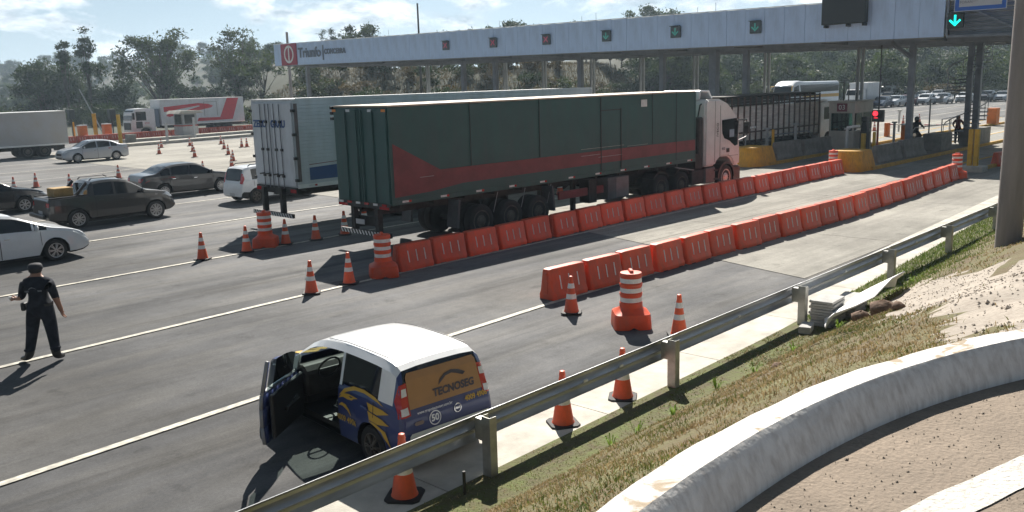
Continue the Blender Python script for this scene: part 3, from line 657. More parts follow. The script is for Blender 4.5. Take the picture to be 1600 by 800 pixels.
# ---------------- lamp pole, tiles, sheet ----------------
u, v = 20.6, 5.52; b = MB(); z0 = bank_h(u, v)
px_ = .0
b.lathe([(.258, z0 - .4), (.222, 5.0), (.18, 11)], 22, c=(0, 0, 0)); pl_ = b.build('concrete_pole', POLEC, None, loc=(u, v, 0), smooth=60)
tag(pl_, 'thick tapered concrete pole rising from the bank at the right edge', 'pole')
cb = MB().cyl((.31, -.16, z0 - .3), (.25, -.13, 8), .03, n=8).build('cable_conduit', BLACKP, pl_)
TILE = mat('grey cast tile', (.40, .395, .38), .85, var=.14, scale=5, bump=.2, bscale=30)
TL = 'grey concrete tile inside the stack below its top beside the guardrail post'
random.seed(8)
def tile(x, y, z, rz, lb, grp=None, s=(.62, .42, .045)):
    o = MB().box(-s[0] / 2, s[0] / 2, -s[1] / 2, s[1] / 2, 0, s[2]).build('concrete_tile', TILE, None, bevel=.006, loc=(x, y, z), rot=(0, 0, rz)); tag(o, lb, 'tile', grp)
cu, cv = 14.95, 6.85
for i in range(9): tile(cu + uni(-.02, .02), cv + uni(-.02, .02), .10 + i * .052, .1 + uni(-.03, .03), TL if i < 8 else 'topmost grey concrete tile of the tall stack beside the guardrail post', 'stacked grey concrete tiles')
for i in range(5): tile(cu + .62 + uni(-.02, .02), cv - .12 + uni(-.02, .02), .14 + i * .052, .08, 'grey tile in the low stack between the tall stack and the white sheet', 'low stack of grey concrete tiles')
for i in range(4): tile(16.35 + uni(-.02, .02), 7.02 + uni(-.02, .02), .11 + i * .052, .15, 'grey tile in the far small stack on the gutter edge' if i < 3 else 'tile lying on top of the far small stack, a dark speck on it', 'far stack of grey tiles')
tile(14.25, 6.9, .09, .3, 'single grey block lying left of the third guardrail post', None, (.4, .2, .12))
# bent white sheet
b = MB(); rg = []
SH = [(14.25, 6.50, .36), (14.75, 6.55, .42), (15.5, 6.60, .44), (16.35, 6.62, .52), (17.2, 6.66, .50), (17.75, 6.70, .42)]
for i, (x, y, z) in enumerate(SH):
    wv = [.05, .30, .38, .36, .30, .05][i]; rg.append([(x - .05, y + wv * .8, z - .13 - wv * .1), (x, y + .02, z + .02), (x + .12, y - wv * .8, z + .10 if i not in (3, 4) else z + .20)])
vs = [p for r_ in rg for p in r_]; fs = []
for i in range(len(rg) - 1):
    for k in range(2): fs.append((i * 3 + k, i * 3 + k + 1, (i + 1) * 3 + k + 1, (i + 1) * 3 + k))
b.add(vs, fs); sh = b.build('metal_sheet', mat('white sheet metal', (.74, .74, .73), .5, var=.06, scale=2), None)
so_ = sh.modifiers.new('thick', 'SOLIDIFY'); so_.thickness = .02
tag(sh, 'long bent white metal sheet leaning on the bank beside the stacked tiles', 'metal sheet')
# ---------------- toll canopy ----------------
U0 = 46.5; VL, VR = 77.3, 16.0
can = thing('toll_canopy', 'long flat toll plaza canopy with a grey blue panelled fascia on steel columns', 'canopy', (U0, 0, 0))
def zb(v): return 6.12 + (v - 15) * .0115
def zt(v): return zb(v) + 1.98 - .0 * v
npan = 51; wv = (VL - VR) / npan
pm = MB().box(0, .08, .007, wv - .007, 0, 1.985).mesh('fascia_panel', FASC, bevel=.006)
for i in range(npan):
    v = VR + i * wv; o = link('fascia_panel', pm, can, (0 + .004 * (i % 2), v, zb(v)))
# roof deck, soffit, edge trims, back fascia
def slab(n, u0, u1, za, zb_, m, v0=8.0, v1=VL):
    b = MB(); b.add([(u0, v0, zb(v0) + za), (u1, v0, zb(v0) + za), (u1, v1, zb(v1) + za), (u0, v1, zb(v1) + za), (u0, v0, zb(v0) + zb_), (u1, v0, zb(v0) + zb_), (u1, v1, zb(v1) + zb_), (u0, v1, zb(v1) + zb_)],
                    [(0, 3, 2, 1), (4, 5, 6, 7), (0, 1, 5, 4), (1, 2, 6, 5), (2, 3, 7, 6), (3, 0, 4, 7)]); return b.build(n, m, can)
slab('roof_deck', .09, 15.0, 1.70, 1.95, TRROOF); slab('back_fascia', 15.0, 15.1, .02, 1.97, FASC)
slab('edge_trim', -.03, .12, 1.987, 2.03, WHITEP, VR, VL); slab('bottom_trim', -.02, .10, -.06, -.004, SOFF, VR, VL)
slab('soffit', .12, 14.98, .10, .16, SOFF, VR + .3, VL)
for v in np.arange(VR + 1, VL, 5.3): slab('cross_beam', .14, 14.9, -.12, .098, STEELP, float(v), float(v) + .16)
for du in (3.4, 7.5, 13.4): slab('long_beam', du, du + .2, -.20, .07, STEELP)
MB().box(.02, 15, VL - .02, VL + .06, zb(VL), zb(VL) + 1.98).build('end_fascia', FASC, can)
# the bare truss bay at the right end, with mesh siding behind it
for v0_, v1_ in ((15.9, 12.6), (12.6, 9.3)):
    for za in (.0, 1.9): MB().bar((.1, v0_, zb(v0_) + za), (.1, v1_, zb(v1_) + za), .12, .12).build('truss_chord', STEELP, can)
    MB().bar((.1, v0_, zb(v0_) + .06), (.1, v0_, zb(v0_) + 1.84), .10, .10).build('truss_post', STEELP, can)
    MB().bar((.13, v0_, zb(v0_) + 1.8), (.13, v1_, zb(v1_) + .1), .07, .07).build('truss_brace', STEELP, can)
    for k in range(9): MB().box(.26, .30, v1_ + .06, v0_ - .06, zb(v1_) + .05 + k * .21, zb(v1_) + .235 + k * .21).build('siding_board', mat('dark siding', (.15, .17, .195), .6, var=.15, scale=2), can)
def column(v, du, w_, m, z0=.0, dv=.0): MB().box(du - w_ / 2, du + w_ / 2, v - w_ / 2, v + w_ / 2, z0, zb(v) - .13 if du < 13 else zb(v)).build('column', m, can, bevel=.01)
for v in (77.2, 54.4, 50.7, 42.0, 34.9, 28.7): column(v, 3.5, .34, STEELP)
column(18.72, 3.5, .30, STEELP)
MB().bar((3.5, 18.72, 5.2), (2.2, 19.4, zb(19) - .1), .16, .16).build('column_bracket', STEELP, can)
column(30.9, 3.4, .5, STEELP)
for x in (669, 726, 790, 851, 926, 1003, 1087, 1198):
    d = ray(x, 130); v = d[1] / d[0] * 60.0; column(v - .16, 13.5, .16, STEELL); column(v + .16, 13.5, .16, STEELL)  # sunlit look of the back columns put into a lighter steel colour
for x in (1341, 1348): d = ray(x, 130); column(d[1] / d[0] * 54.2, 7.6, .16, STEELL)
for x in (1513.5, 1527): d = ray(x, 150); column(d[1] / d[0] * 56.0, 9.5, .28 if x < 1525 else .32, STEELP)
for v in (20, 29, 38, 47, 60): MB().cyl((.4, v, zt(v)), (.4, v, zt(v) + .55), .012, n=5).build('lightning_rod', DARKM, can); MB().cyl((.5, v + 1.3, zt(v)), (.5, v + 1.3, zt(v) + .4), .012, n=5).build('lightning_rod', DARKM, can)
# flat letters and symbols
def text_mb(s, size, depth=.01, M=None, mb=None, bold=0, align='CENTER'):
    cu_ = bpy.data.curves.new('txt', 'FONT'); cu_.body = s; cu_.size = size; cu_.align_x = align; cu_.align_y = 'CENTER'; cu_.extrude = depth / 2; cu_.offset = bold; cu_.resolution_u = 3
    o = bpy.data.objects.new('txt', cu_); COL.objects.link(o); bpy.context.view_layer.update()
    me = bpy.data.meshes.new_from_object(o.evaluated_get(bpy.context.evaluated_depsgraph_get())); bpy.data.objects.remove(o); bpy.data.curves.remove(cu_)
    mb = mb or MB(); mb.add([v.co.copy() for v in me.vertices], [tuple(p.vertices) for p in me.polygons], M); bpy.data.meshes.remove(me); return mb
def faceM(p, right, up):
    r_, u_ = Vector(right).normalized(), Vector(up).normalized(); n_ = r_.cross(u_)
    return Matrix(((r_.x, u_.x, n_.x, p[0]), (r_.y, u_.y, n_.y, p[1]), (r_.z, u_.z, n_.z, p[2]), (0, 0, 0, 1)))
SLP = math.atan(.0115)
def fM(v, z, off=.03): return faceM((U0 - off, v, z), (0, -1, -.0115), (0, -.0115, 1))
# logo panel and letters on the fascia
lg = tag(MB().box(U0 - .05, U0 - .012, 73.35, 76.05, zb(74) + .02, zt(74) + .0).build('logo_panel', SIGNR), 'red square logo panel with white ring at the left end of the canopy', 'sign')
b = MB(); n = 30
def ring(b, M, r0, r1, n=30, a=1.0, z=.0):
    vs = []
    for k in range(n): t = 2 * PI * k / n; vs += [M @ Vector((r0 * math.cos(t) * a, r0 * math.sin(t), z)), M @ Vector((r1 * math.cos(t) * a, r1 * math.sin(t), z))]
    b.add(vs, [(2 * k, 2 * k + 1, (2 * k + 3) % (2 * n), (2 * k + 2) % (2 * n)) for k in range(n)])
M_ = fM(74.7, zb(74.7) + 1.0, .056); ring(b, M_, .62, .82); b.add([M_ @ Vector(p) for p in [(-.1, -.62, .0), (.1, -.62, 0), (.1, .62, 0), (-.1, .62, 0)]], [(0, 1, 2, 3)]); b.build('emblem', REFL, lg, recalc=False)
lt = text_mb('Triunfo', 1.22, .05, fM(71.25, zb(71) + 1.05, .04), None, .03).build('fascia_letters', LTXT); tag(lt, 'large dark mixed-case letters on the canopy fascia right of the red logo panel', 'lettering')
lt = text_mb('|', 1.4, .05, fM(69.05, zb(69) + 1.1, .04), None, .02)
lt = text_mb('CONCEBRA', .60, .05, fM(67.25, zb(67) + 1.05, .04), lt, .025).build('fascia_letters', LTXT); tag(lt, 'small dark capital letters after a thin upright bar on the canopy fascia', 'lettering')
EMR = mat('dim red lamp dots', (.46, .07, .13), .5, var=0, emit=.12); EMG = mat('dim green lamp dots', (.06, .32, .27), .5, var=0, emit=.14); EMGB = mat('bright green lamp arrow', (.0, .86, .70), .4, var=0, emit=1.0); EMRB = mat('bright red lamp', (1., .03, .05), .4, var=0, emit=1.2)
def sym(b, M, kind, s):
    def q(p): b.add([M @ Vector((x * s, y * s, 0)) for x, y in p], [tuple(range(len(p)))])
    if kind == 'X':
        q([(-.8, -.6), (-.6, -.8), (.8, .6), (.6, .8)]); q([(-.8, .6), (-.12, .08), (.08, .12), (-.6, .8)]); q([(.12, -.08), (.6, -.8), (.8, -.6), (.3, .1)])
    else:
        q([(-.16, -.3), (.16, -.3), (.16, .85), (-.16, .85)]); q([(0, -.9), (.22, -.68), (-.7, .18), (-.92, -.04)]); q([(0, -.9), (.92, -.04), (.7, .18), (-.05, -.55)])
for i, (v, kd) in enumerate([(52.4, 'X'), (47.2, 'X'), (42.0, 'X'), (36.76, 'A'), (31.45, 'A'), (26.11, 'A')]):
    zc = zb(v) + .97; t = thing('lane_signal', 'dark square lane signal showing a %s, %s on the fascia' % ('dim red cross' if kd == 'X' else 'dim green down arrow', ['leftmost cross', 'middle cross', 'rightmost cross', 'leftmost dim arrow', 'middle dim arrow', 'rightmost dim arrow'][i]), 'lane signal', (U0, v, zc), 0, 'lane signals along the canopy fascia')
    MB().box(-.16, -.012, -.34, .34, -.34, .34).build('housing', mat('haze lightened signal housing', (.065, .085, .095), .5, var=.2, scale=9), t, bevel=.02); bb = MB(); sym(bb, faceM((-.166, 0, 0), (0, -1, 0), (0, 0, 1)), kd, .26); bb.build('lamp_symbol', EMR if kd == 'X' else EMG, t, recalc=False)  # housing colour lightened to stand for haze
    MB().box(-.26, -.16, -.36, .36, .33, .36).build('visor', DKBOX, t)
t = thing('lane_signal', 'lane signal with a bright turquoise down arrow under the blue sign', 'lane signal', (U0, 15.45, 6.86), 0, 'lane signals along the canopy fascia')
MB().box(-.22, -.03, -.36, .36, -.36, .36).build('housing', DKBOX, t, bevel=.02); bb = MB(); sym(bb, faceM((-.226, 0, 0), (0, -1, 0), (0, 0, 1)), 'A', .30); bb.build('lamp_symbol', EMGB, t, recalc=False)
t = thing('message_board', 'large black electronic message board hung on the canopy fascia', 'message board', (U0, 20.9, 7.9))
MB().box(-.45, -.10, -1.18, 1.18, -.85, 1.1).build('cabinet', DKBOX, t, bevel=.03); MB().box(-.46, -.452, -1.08, 1.08, -.72, 1.0).build('screen', mat('unlit led matrix', (.022, .026, .03), .4, var=.3, scale=30), t)
for y in (-1.05, -.2, 1.0): MB().box(-.42, -.0, y - .05, y + .05, -1.0, -.855).build('bracket', DKBOX, t)
t = thing('lane_sign', 'white information sign with a wide blue border above the bright arrow', 'sign', (U0, 14.35, 8.05))
MB().box(-.30, -.24, -1.12, 1.12, -.78, .9).build('border_plate', mat('blue sign film', (.02, .12, .50), .4, var=.05), t, bevel=.01)
MB().box(-.312, -.303, -.93, .93, -.60, .72).build('sign_face', mat('grey white sign film', (.52, .53, .56), .5, var=.05), t)
for y0, y1, z0_, z1_ in ((-1.14, 1.14, -.80, -.782), (-1.14, 1.14, .902, .92), (-1.14, -1.122, -.78, .9), (1.122, 1.14, -.78, .9)): MB().box(-.31, -.23, y0, y1, z0_, z1_).build('edge_strip', WHITEP, t)
def sM(y, z): return faceM((-.318, y, z), (0, -1, 0), (0, 0, 1))
tx = text_mb('NORTE', .17, .006, sM(.62, -.19)); text_mb('FORAN', .17, .006, sM(.62, -.39), tx); tx.build('sign_letters', LTXT, t)
tx = text_mb('conveniado', .07, .006, sM(.22, -.26)); text_mb('2016', .12, .006, sM(.2, -.36), tx).build('small_letters', STEELL, t)
bb = MB(); Mq = sM(-.28, -.2); bb.add([Mq @ Vector((.14 * math.cos(k * PI / 5), .2 + .09 * math.sin(k * PI / 5), 0)) for k in range(10)], [tuple(range(10))]); bb.build('green_mark', mat('green film', (.06, .25, .06), .5, var=.1), t, recalc=False)
text_mb('AE', .2, .006, sM(-.26, -.30)).build('mark_letters', mat('blue film', (.03, .16, .30), .5, var=.1), t)

# ---------------- toll islands ----------------
def island(name_lab, pts_l, pts_r, h=.16):
    t = thing('toll_island', name_lab, 'traffic island')
    poly = pts_l + pts_r[::-1]; MB().prism(poly, 'z', .0, h).build('island_top', CGREY, t, bevel=.02)
    def off(pl_, s): return [(x, y + s * .07) for x, y in pl_]
    for pl_, s in ((pts_r, -1), (pts_l, 1)):
        for a, c in zip(pl_[:-1], pl_[1:]):
            n_ = max(1, int(round((c[0] - a[0]) / 3)))
            for k in range(n_):
                p0 = Vector(a).lerp(Vector(c), k / n_); p1 = Vector(a).lerp(Vector(c), (k + 1) / n_)
                MB().box(p0.x + .01, p1.x - .01, min(p0.y, p0.y + s * .15) , max(p0.y, p0.y + s * .15), .0, h + .012).build('kerb_stone', YKERB, t, bevel=.012)
    return t
def bullnose(lab, u, v, L=1.9, W=1.75, H=.98):
    b = MB(); rg = []
    for z, k in ((0, 1.0), (.12, 1.0), (H * .55, .9), (H - .06, .80), (H, .76)):
        r_ = []
        w2 = W / 2 * k; x1 = L / 2; x0 = -L / 2 + (1 - k) * 1.2
        for q in range(9): a = PI / 2 + PI * q / 8; r_.append((x0 + w2 * .55 + w2 * .55 * math.cos(a), w2 * math.sin(a), z))
        r_ += [(x1 - (1 - k) * .8, -w2, z), (x1 - (1 - k) * .8, w2, z)]; rg.append(r_)
    b.loft(rg); o = b.build('bullnose', YBULL, None, loc=(u, v, .0), bevel=.025, smooth=40, seg=2); return tag(o, lab, 'crash block')
def jersey(lab, u0, u1, v, h=.82, w_=.5, m=CGREY, grp=None):
    pr = [(-w_ / 2, 0), (-w_ / 2, .1), (-w_ * .3, .32), (-w_ * .2, h), (w_ * .2, h), (w_ * .3, .32), (w_ / 2, .1), (w_ / 2, 0)]
    o = MB().prism([(y, z) for y, z in pr], 'x', 0, u1 - u0).build('concrete_barrier', m, None, bevel=.02, loc=(u0, v, .165)); return tag(o, lab, 'concrete barrier', grp)
island('long toll island with yellow kerb carrying the grey column and the spiral stair', [(41.5, 18.9), (72.5, 19.4)], [(41.5, 17.25), (62, 17.3), (72.5, 18.6)])
island('toll island with yellow kerb carrying booth 03', [(41.5, 24.2), (90, 25.4)], [(41.5, 22.5), (63, 23.6), (90, 22.9)])
island('narrow toll island with the yellow double post at its tip', [(44.2, 14.3), (52, 14.2)], [(44.2, 13.1), (52, 13.2)], .14)
bullnose('yellow concrete bullnose right of the far drum at the end of the barrier row', 41.0, 17.95, 2.0, 1.6)
bullnose('yellow concrete bullnose in front of the white truck cab', 41.2, 23.25, 2.2, 1.7)
J = 'grey concrete barriers on the toll islands'
jersey('grey concrete barrier behind the yellow bullnose by the far drum', 43.2, 46.2, 17.75, .85, grp=J); jersey('grey concrete barrier at the foot of the grey canopy column', 46.5, 49.3, 17.8, .9, .7, grp=J)
jersey('dark grey concrete barrier behind the bullnose in front of the truck cab', 43.0, 45.8, 22.95, .9, grp=J); jersey('pale grey concrete barrier left of booth 03', 46.0, 49.3, 22.9, .85, .6, grp=J)
o = MB().box(0, 1.7, -.5, .5, 0, .95).build('concrete_block', CGREY, None, bevel=.03, loc=(51.2, 17.9, .165)); tag(o, 'dark grey concrete block right of the grey canopy column', 'concrete block')
o = MB().box(0, 3.4, -.35, .35, 0, .95).build('concrete_block', CGREY, None, bevel=.03, loc=(55.5, 17.55, .165)); tag(o, 'grey concrete block under the spiral stair behind the standing woman', 'concrete block')
# posts
def bollard(lab, x, y, H, w_, m, z=.165, n=1, grp=None, rnd_=False):
    u, v, _ = gp(x, y, z); t = thing('bollard', lab, 'bollard', (u, v, z), 0, grp)
    for k in range(n):
        b = MB(); y0 = (k - (n - 1) / 2) * (w_ * 1.35)
        if rnd_: b.cyl((0, y0, 0), (0, y0, H), w_ / 2, n=14)
        else: b.box(-w_ / 2, w_ / 2, y0 - w_ / 2, y0 + w_ / 2, 0, H)
        b.build('post', m, t, bevel=.012)
    return t
t = bollard('pair of tall yellow posts on a pale concrete foot by the last near drum', 1519, 263, 1.75, .19, YELP, .15, 2)
MB().box(-.45, .35, -.55, .4, -.15, .12).build('footing', GUTT, t, bevel=.02)
bollard('slim yellow post behind the yellow bullnose of booth 03 island', 1364.5, 247, 1.35, .13, YELP)
bollard('wide yellow post in front of the cream booth', 1348, 242, 1.15, .2, YELP)
bollard('yellow post left of booth 03 beside the livestock truck', 1207, 246, 1.5, .12, YELP)
bollard('thin yellow post on the far island beside the orange cabinet', 1573, 192, 1.75, .2, YELP)
GP = mat('pale grey sensor post', (.45, .46, .47), .5, .2, var=.08)
def camera_post(lab, x, y, H, arm=0):
    u, v, _ = gp(x, y, .165); t = thing('sensor_post', lab, 'sensor post', (u, v, .165), 0, 'pale sensor posts on the islands'); MB().box(-.06, .06, -.06, .06, 0, H).build('post', GP, t, bevel=.01)
    MB().box(-.09, .09, -.14, .14, H, H + .1).build('head', GP, t, bevel=.015)
    if arm: MB().bar((0, 0, H + .12), (-.25, -.75, H + .22), .14, .12).build('camera_housing', WHITEP, t, bevel=.015)
camera_post('pale grey post with a white camera in front of booth 03', 1322, 246, 1.45, 1); camera_post('pale grey post in front of the livestock truck, left of the yellow post', 1197.5, 244, 1.45); camera_post('pale grey post in front of the livestock truck on the grey barrier', 1242, 240, 1.6); camera_post('pale grey post beside the motorcyclist', 1396, 226, 1.3); camera_post('white camera post by the cab of the white truck', 1163, 246, 1.45, 1); camera_post('slim post behind the motorcyclist', 1404, 206, 1.5)
u, v, _ = gp(1450, 226, .165); t = thing('camera_pole', 'thin pole with a small white camera at its top on the stair island', 'pole', (u, v, .165)); MB().cyl((0, 0, 0), (0, 0, 2.75), .045, n=8).build('pole', STEELL, t); MB().bar((0, 0, 2.68), (.0, -.6, 2.72), .05, .05).build('arm', STEELL, t); MB().lathe([(.02, 0), (.11, .04), (.12, .12), (.08, .2), (.01, .23)], 10, c=(0, -.62, 2.72)).build('camera_dome', WHITEP, t, smooth=60)
# booth 03
bt = thing('toll_booth', 'cream toll booth with the number 03 and greenish windows', 'booth', (50.3, 22.55, .165))
bx0, bx1, by0, by1, bh = 0, 2.5, -.62, .85, 2.75
for nm, a in (('wall', (bx0, bx0 + .08, by0, by1, 0, 1.1)), ('wall', (bx1 - .08, bx1, by0, by1, 0, 1.1)), ('wall', (bx0 + .08, bx1 - .08, by0, by0 + .08, 0, 1.1)), ('wall', (bx0 + .08, bx1 - .08, by1 - .08, by1, 0, 1.1)), ('floor', (bx0 + .08, bx1 - .08, by0 + .08, by1 - .08, 0, .12)),
              ('header', (bx0 - .03, bx1 + .03, by0 - .03, by1 + .03, 2.1, 2.72)), ('roof', (bx0 - .1, bx1 + .1, by0 - .1, by1 + .1, 2.722, 2.80))): MB().box(*a).build(nm, BOOTHW, bt, bevel=.02)
for x in (bx0, bx1 - .1):
    for y in (by0, by1 - .1): MB().box(x, x + .1, y, y + .1, 1.1, 2.1).build('corner_post', BOOTHW, bt)
MB().box(bx0 + 1.15, bx0 + 1.25, by0 + .005, by0 + .06, 1.1, 2.1).build('mullion', BOOTHW, bt)
MB().box(bx0 + .03, bx0 + .04, by0 + .1, by1 - .1, 1.1, 2.1).build('window', BGLASS, bt); MB().box(bx0 + .1, bx1 - .1, by0 + .03, by0 + .04, 1.1, 2.1).build('window', BGLASS, bt); MB().box(bx1 - .04, bx1 - .03, by0 + .1, by1 - .1, 1.1, 2.1).build('window', BGLASS, bt); MB().box(bx0 + .1, bx1 - .1, by1 - .04, by1 - .03, 1.1, 2.1).build('window', BGLASS, bt)
MB().box(.9, 1.5, -.2, .5, .12, 1.35).build('desk', DARKM, bt)
MB().box(bx0 - .07, bx0 - .032, -.22, .38, 2.2, 2.66).build('number_plate', mat('dark red number plate', (.20, .05, .07), .5, var=.1), bt); text_mb('03', .40, .012, faceM((bx0 - .078, .08, 2.43), (0, -1, 0), (0, 0, 1))).build('number', REFL, bt)
for y in (-.35, .1, .4): MB().cyl((.8, y, 2.8), (.8, y, 3.6 + y), .03, n=6).build('antenna', DARKM, bt)
# orange cabinets, barrier arms, traffic light
def cabinet(lab, x, y, w_, h, z=.165):
    u, v, _ = gp(x, y, z); t = thing('barrier_cabinet', lab, 'cabinet', (u, v, z), 0, 'orange barrier cabinets'); MB().box(-w_ / 2, w_ / 2, -w_ * .45, w_ * .45, 0, h - .08).build('cabinet', ORBOX, t, bevel=.015); MB().box(-w_ / 2 - .02, w_ / 2 + .02, -w_ * .45 - .02, w_ * .45 + .02, h - .078, h).build('lid', WHITEP if 'far' not in lab else ORBOX, t, bevel=.015); return t
cabinet('orange barrier cabinet on the far right island beside the thin yellow post', 1537 + 14, 193, .8, 1.25); cabinet('orange barrier cabinet left of booth 03', 1301, 232, .42, 1.3); cabinet('orange barrier cabinet between the traffic light and the grey column', 1413, 222, .4, 1.15)
u, v, _ = gp(1413, 222, .165)
t = thing('boom_gate', 'lowered red and white barrier arm across the lane beyond the motorcyclist', 'boom gate', (62, 20.6, 1.0)); 
for k in range(10): MB().cyl((0, .1 + k * .38, 0 + .0), (.0, .1 + (k + 1) * .38 - .002, 0), .045, n=8).build('arm_segment', SIGNR if k % 2 else REFL, t)
MB().box(-.15, .15, 3.92, 4.22, -.85, .1).build('arm_cabinet', ORBOX, t, bevel=.01)
t = thing('traffic_light', 'traffic light showing red on a red post beside booth 03', 'traffic light', (51.2, 20.9, 0)); MB().cyl((0, 0, 0), (0, 0, 1.75), .06, n=10).build('post', mat('red post paint', (.45, .06, .03), .5, var=.1), t)
MB().box(-.14, .1, -.32, .32, 1.75, 2.42).build('housing', DKBOX, t, bevel=.02); MB().lathe([(.15, -.15), (.15, -.142)], 16, ax='x', c=(0, .13, 2.22)).build('red_lamp', EMRB, t); MB().lathe([(.12, -.15), (.12, -.142)], 16, ax='x', c=(0, -.14, 2.16)).build('dark_lamp', DKBOX, t)
MB().box(-.147, -.14, -.02, .2, 1.96, 1.99).build('lit_bar', EMRB, t); MB().cyl((0, 0, 2.4), (0, 0, 6.1), .035, n=6).build('upper_pole', DARKM, t)
t = thing('payment_kiosk', 'dark payment kiosk left of the traffic light', 'kiosk', (51.0, 21.55, 0)); MB().box(-.25, .25, -.2, .2, 0, 1.2).build('kiosk_body', DARKM, t, bevel=.02); MB().prism([(-.2, 1.2), (.2, 1.2), (.12, 1.75), (-.12, 1.75)], 'x', -.2, .2).build('kiosk_hood', DKBOX, t, bevel=.02); MB().box(-.22, .18, -.17, .17, 1.76, 2.05).build('kiosk_head', DKBOX, t, bevel=.04)
# handrails on the stair island
t = thing('handrail', 'bent tube handrail on the stair island right of the grey column', 'handrail', (0, 0, .165))
pa, pb_, pc = gp(1424, 226, .165), gp(1470, 220, .165), gp(1482, 219, .165)
MB().tube([(pa[0], pa[1], 0), (pa[0] + .1, pa[1], .85), (pa[0] + .5, pa[1], 1.0), (pb_[0], pb_[1] , 1.0), (pb_[0] + 4, pb_[1] + .2, 1.02)], .035, 8).build('rail', STEELP, t, smooth=60)
for p in (pb_, pc): MB().cyl((p[0], p[1], 0), (p[0], p[1], 1.35), .035, n=8).build('stanchion', STEELP, t)
MB().tube([(pb_[0], pb_[1], 1.35), (pb_[0] + 3, pb_[1] + .1, 1.4)], .03, 8).build('upper_rail', STEELP, t)
t = thing('handrail', 'low tube handrail beside booth 03 and the livestock truck', 'handrail', (44.5, 24.1, .165)); MB().tube([(0, 0, 0), (0, 0, 1.0), (.4, 0, 1.15), (4.5, 0, 1.15), (5, 0, 1.0)], .03, 8).build('rail', STEELP, t, smooth=60)
# spiral stair
st = thing('spiral_stair', 'dark steel spiral stair climbing round two columns to the canopy', 'stair', (56.0, 17.75, .165))
MB().cyl((0, 0, 0), (0, 0, 6.2), .045, n=10).build('newel', DARKM, st)
hp = []
for k in range(28):
    a = 1.9 + k * .42; z = .22 + k * .21; r_ = 1.15
    c0, c1 = a - .2, a + .2
    MB().add([(0.07 * math.cos(c0), .07 * math.sin(c0), z), (r_ * math.cos(c0), r_ * math.sin(c0), z), (r_ * math.cos(c1), r_ * math.sin(c1), z), (.07 * math.cos(c1), .07 * math.sin(c1), z),
             (0.07 * math.cos(c0), .07 * math.sin(c0), z + .05), (r_ * math.cos(c0), r_ * math.sin(c0), z + .05), (r_ * math.cos(c1), r_ * math.sin(c1), z + .05), (.07 * math.cos(c1), .07 * math.sin(c1), z + .07)],
             [(0, 3, 2, 1), (4, 5, 6, 7), (0, 1, 5, 4), (1, 2, 6, 5), (2, 3, 7, 6), (3, 0, 4, 7)]).build('tread', STEELP, st)
    hp.append((r_ * math.cos(a), r_ * math.sin(a), z + .95))
    if k % 2 == 0: MB().cyl((r_ * math.cos(a), r_ * math.sin(a), z), (r_ * math.cos(a), r_ * math.sin(a), z + .95), .018, n=5).build('baluster', STEELP, st)
MB().tube(hp, .028, 6).build('handrail', STEELP, st, smooth=60)
# far left islands with booth
ik = [((32.5, 79.3), (46.5, 82.3)), ((35.5, 86.9), (51, 89.6))]
for i, (a, c) in enumerate(ik):
    d = Vector((c[0] - a[0], c[1] - a[1])); nn = Vector((-d.y, d.x)).normalized() * 1.0
    poly = [(a[0], a[1]), (c[0], c[1]), (c[0] + nn.x, c[1] + nn.y), (a[0] + nn.x, a[1] + nn.y)]
    t = thing('toll_island', ['low pale kerbed island in front of the far left booth', 'second low pale island under the far left booth'][i], 'traffic island'); MB().prism(poly, 'z', 0, .28).build('island_top', GUTT, t, bevel=.03)
lb = thing('toll_booth', 'small grey booth with sloped roof far left before the red and white truck', 'booth', (43.6, 91.2, .2), .1)
MB().box(-.9, .9, -.85, .85, 0, .9).build('wall', mat('pale booth wall', (.46, .46, .45), .6, var=.1), lb, bevel=.02); MB().box(-.91, .91, -.86, .86, .9, 1.02).build('red_stripe', mat('dull red stripe', (.42, .07, .05), .6, var=.1), lb); MB().box(-.85, .85, -.8, .8, 1.02, 2.3).build('upper_wall', STEELL, lb, bevel=.02)
MB().prism([(-1.5, 2.22), (1.4, 2.22), (1.1, 2.5), (-1.1, 2.55)], 'y', -1.25, 1.25).build('roof', GUTT, lb, bevel=.02); MB().box(-.856, -.85, -.6, .6, 1.15, 2.1).build('window', CGLASS, lb); MB().box(-.6, .6, -.806, -.8, 1.15, 2.1).build('window', CGLASS, lb)
for x, y, H, lab in ((262, 222, 1.7, 'slim pale post left of the far booth'), (305, 216, 2.0, 'slim pale post right of the far booth')):
    u, v, _ = gp(x, y, .2); o = MB().box(-.09, .09, -.09, .09, 0, H).build('slim_post', GP, None, loc=(u, v, .2)); tag(o, lab, 'post')
for x, y, H, w_, lab in ((118, 222, 2.0, .16, 'thin yellow post behind the white box truck, leftmost of the far yellow posts'), (151, 218, 2.7, .42, 'thick yellow post behind the silver sedan, middle of the far yellow posts'), (189, 224, 2.7, .36, 'yellow post right of the silver sedan, rightmost of the far yellow posts')):
    bollard(lab, x, y, H, w_, YELP, .0, grp='far yellow posts', rnd_=True)
for x, y, lab in ((131, 222, 'small orange cabinet behind the bonnet of the silver sedan'), (169, 219, 'small orange cabinet above the roof of the silver sedan')): cabinet(lab, x, y, .75, 1.7, .0)
for x, y, lab in ((178.5, 216, 'dark signal box on a post behind the rightmost far yellow post'), (115, 214, 'dark signal box on a post behind the white box truck')):
    u, v, _ = gp(x, y); t = thing('signal_post', lab, 'signal', (u, v, 0)); MB().cyl((0, 0, 0), (0, 0, 2.0), .07, n=8).build('post', DARKM, t); MB().box(-.3, .3, -.4, .4, 2.0, 3.1).build('signal_box', DKBOX, t, bevel=.03)
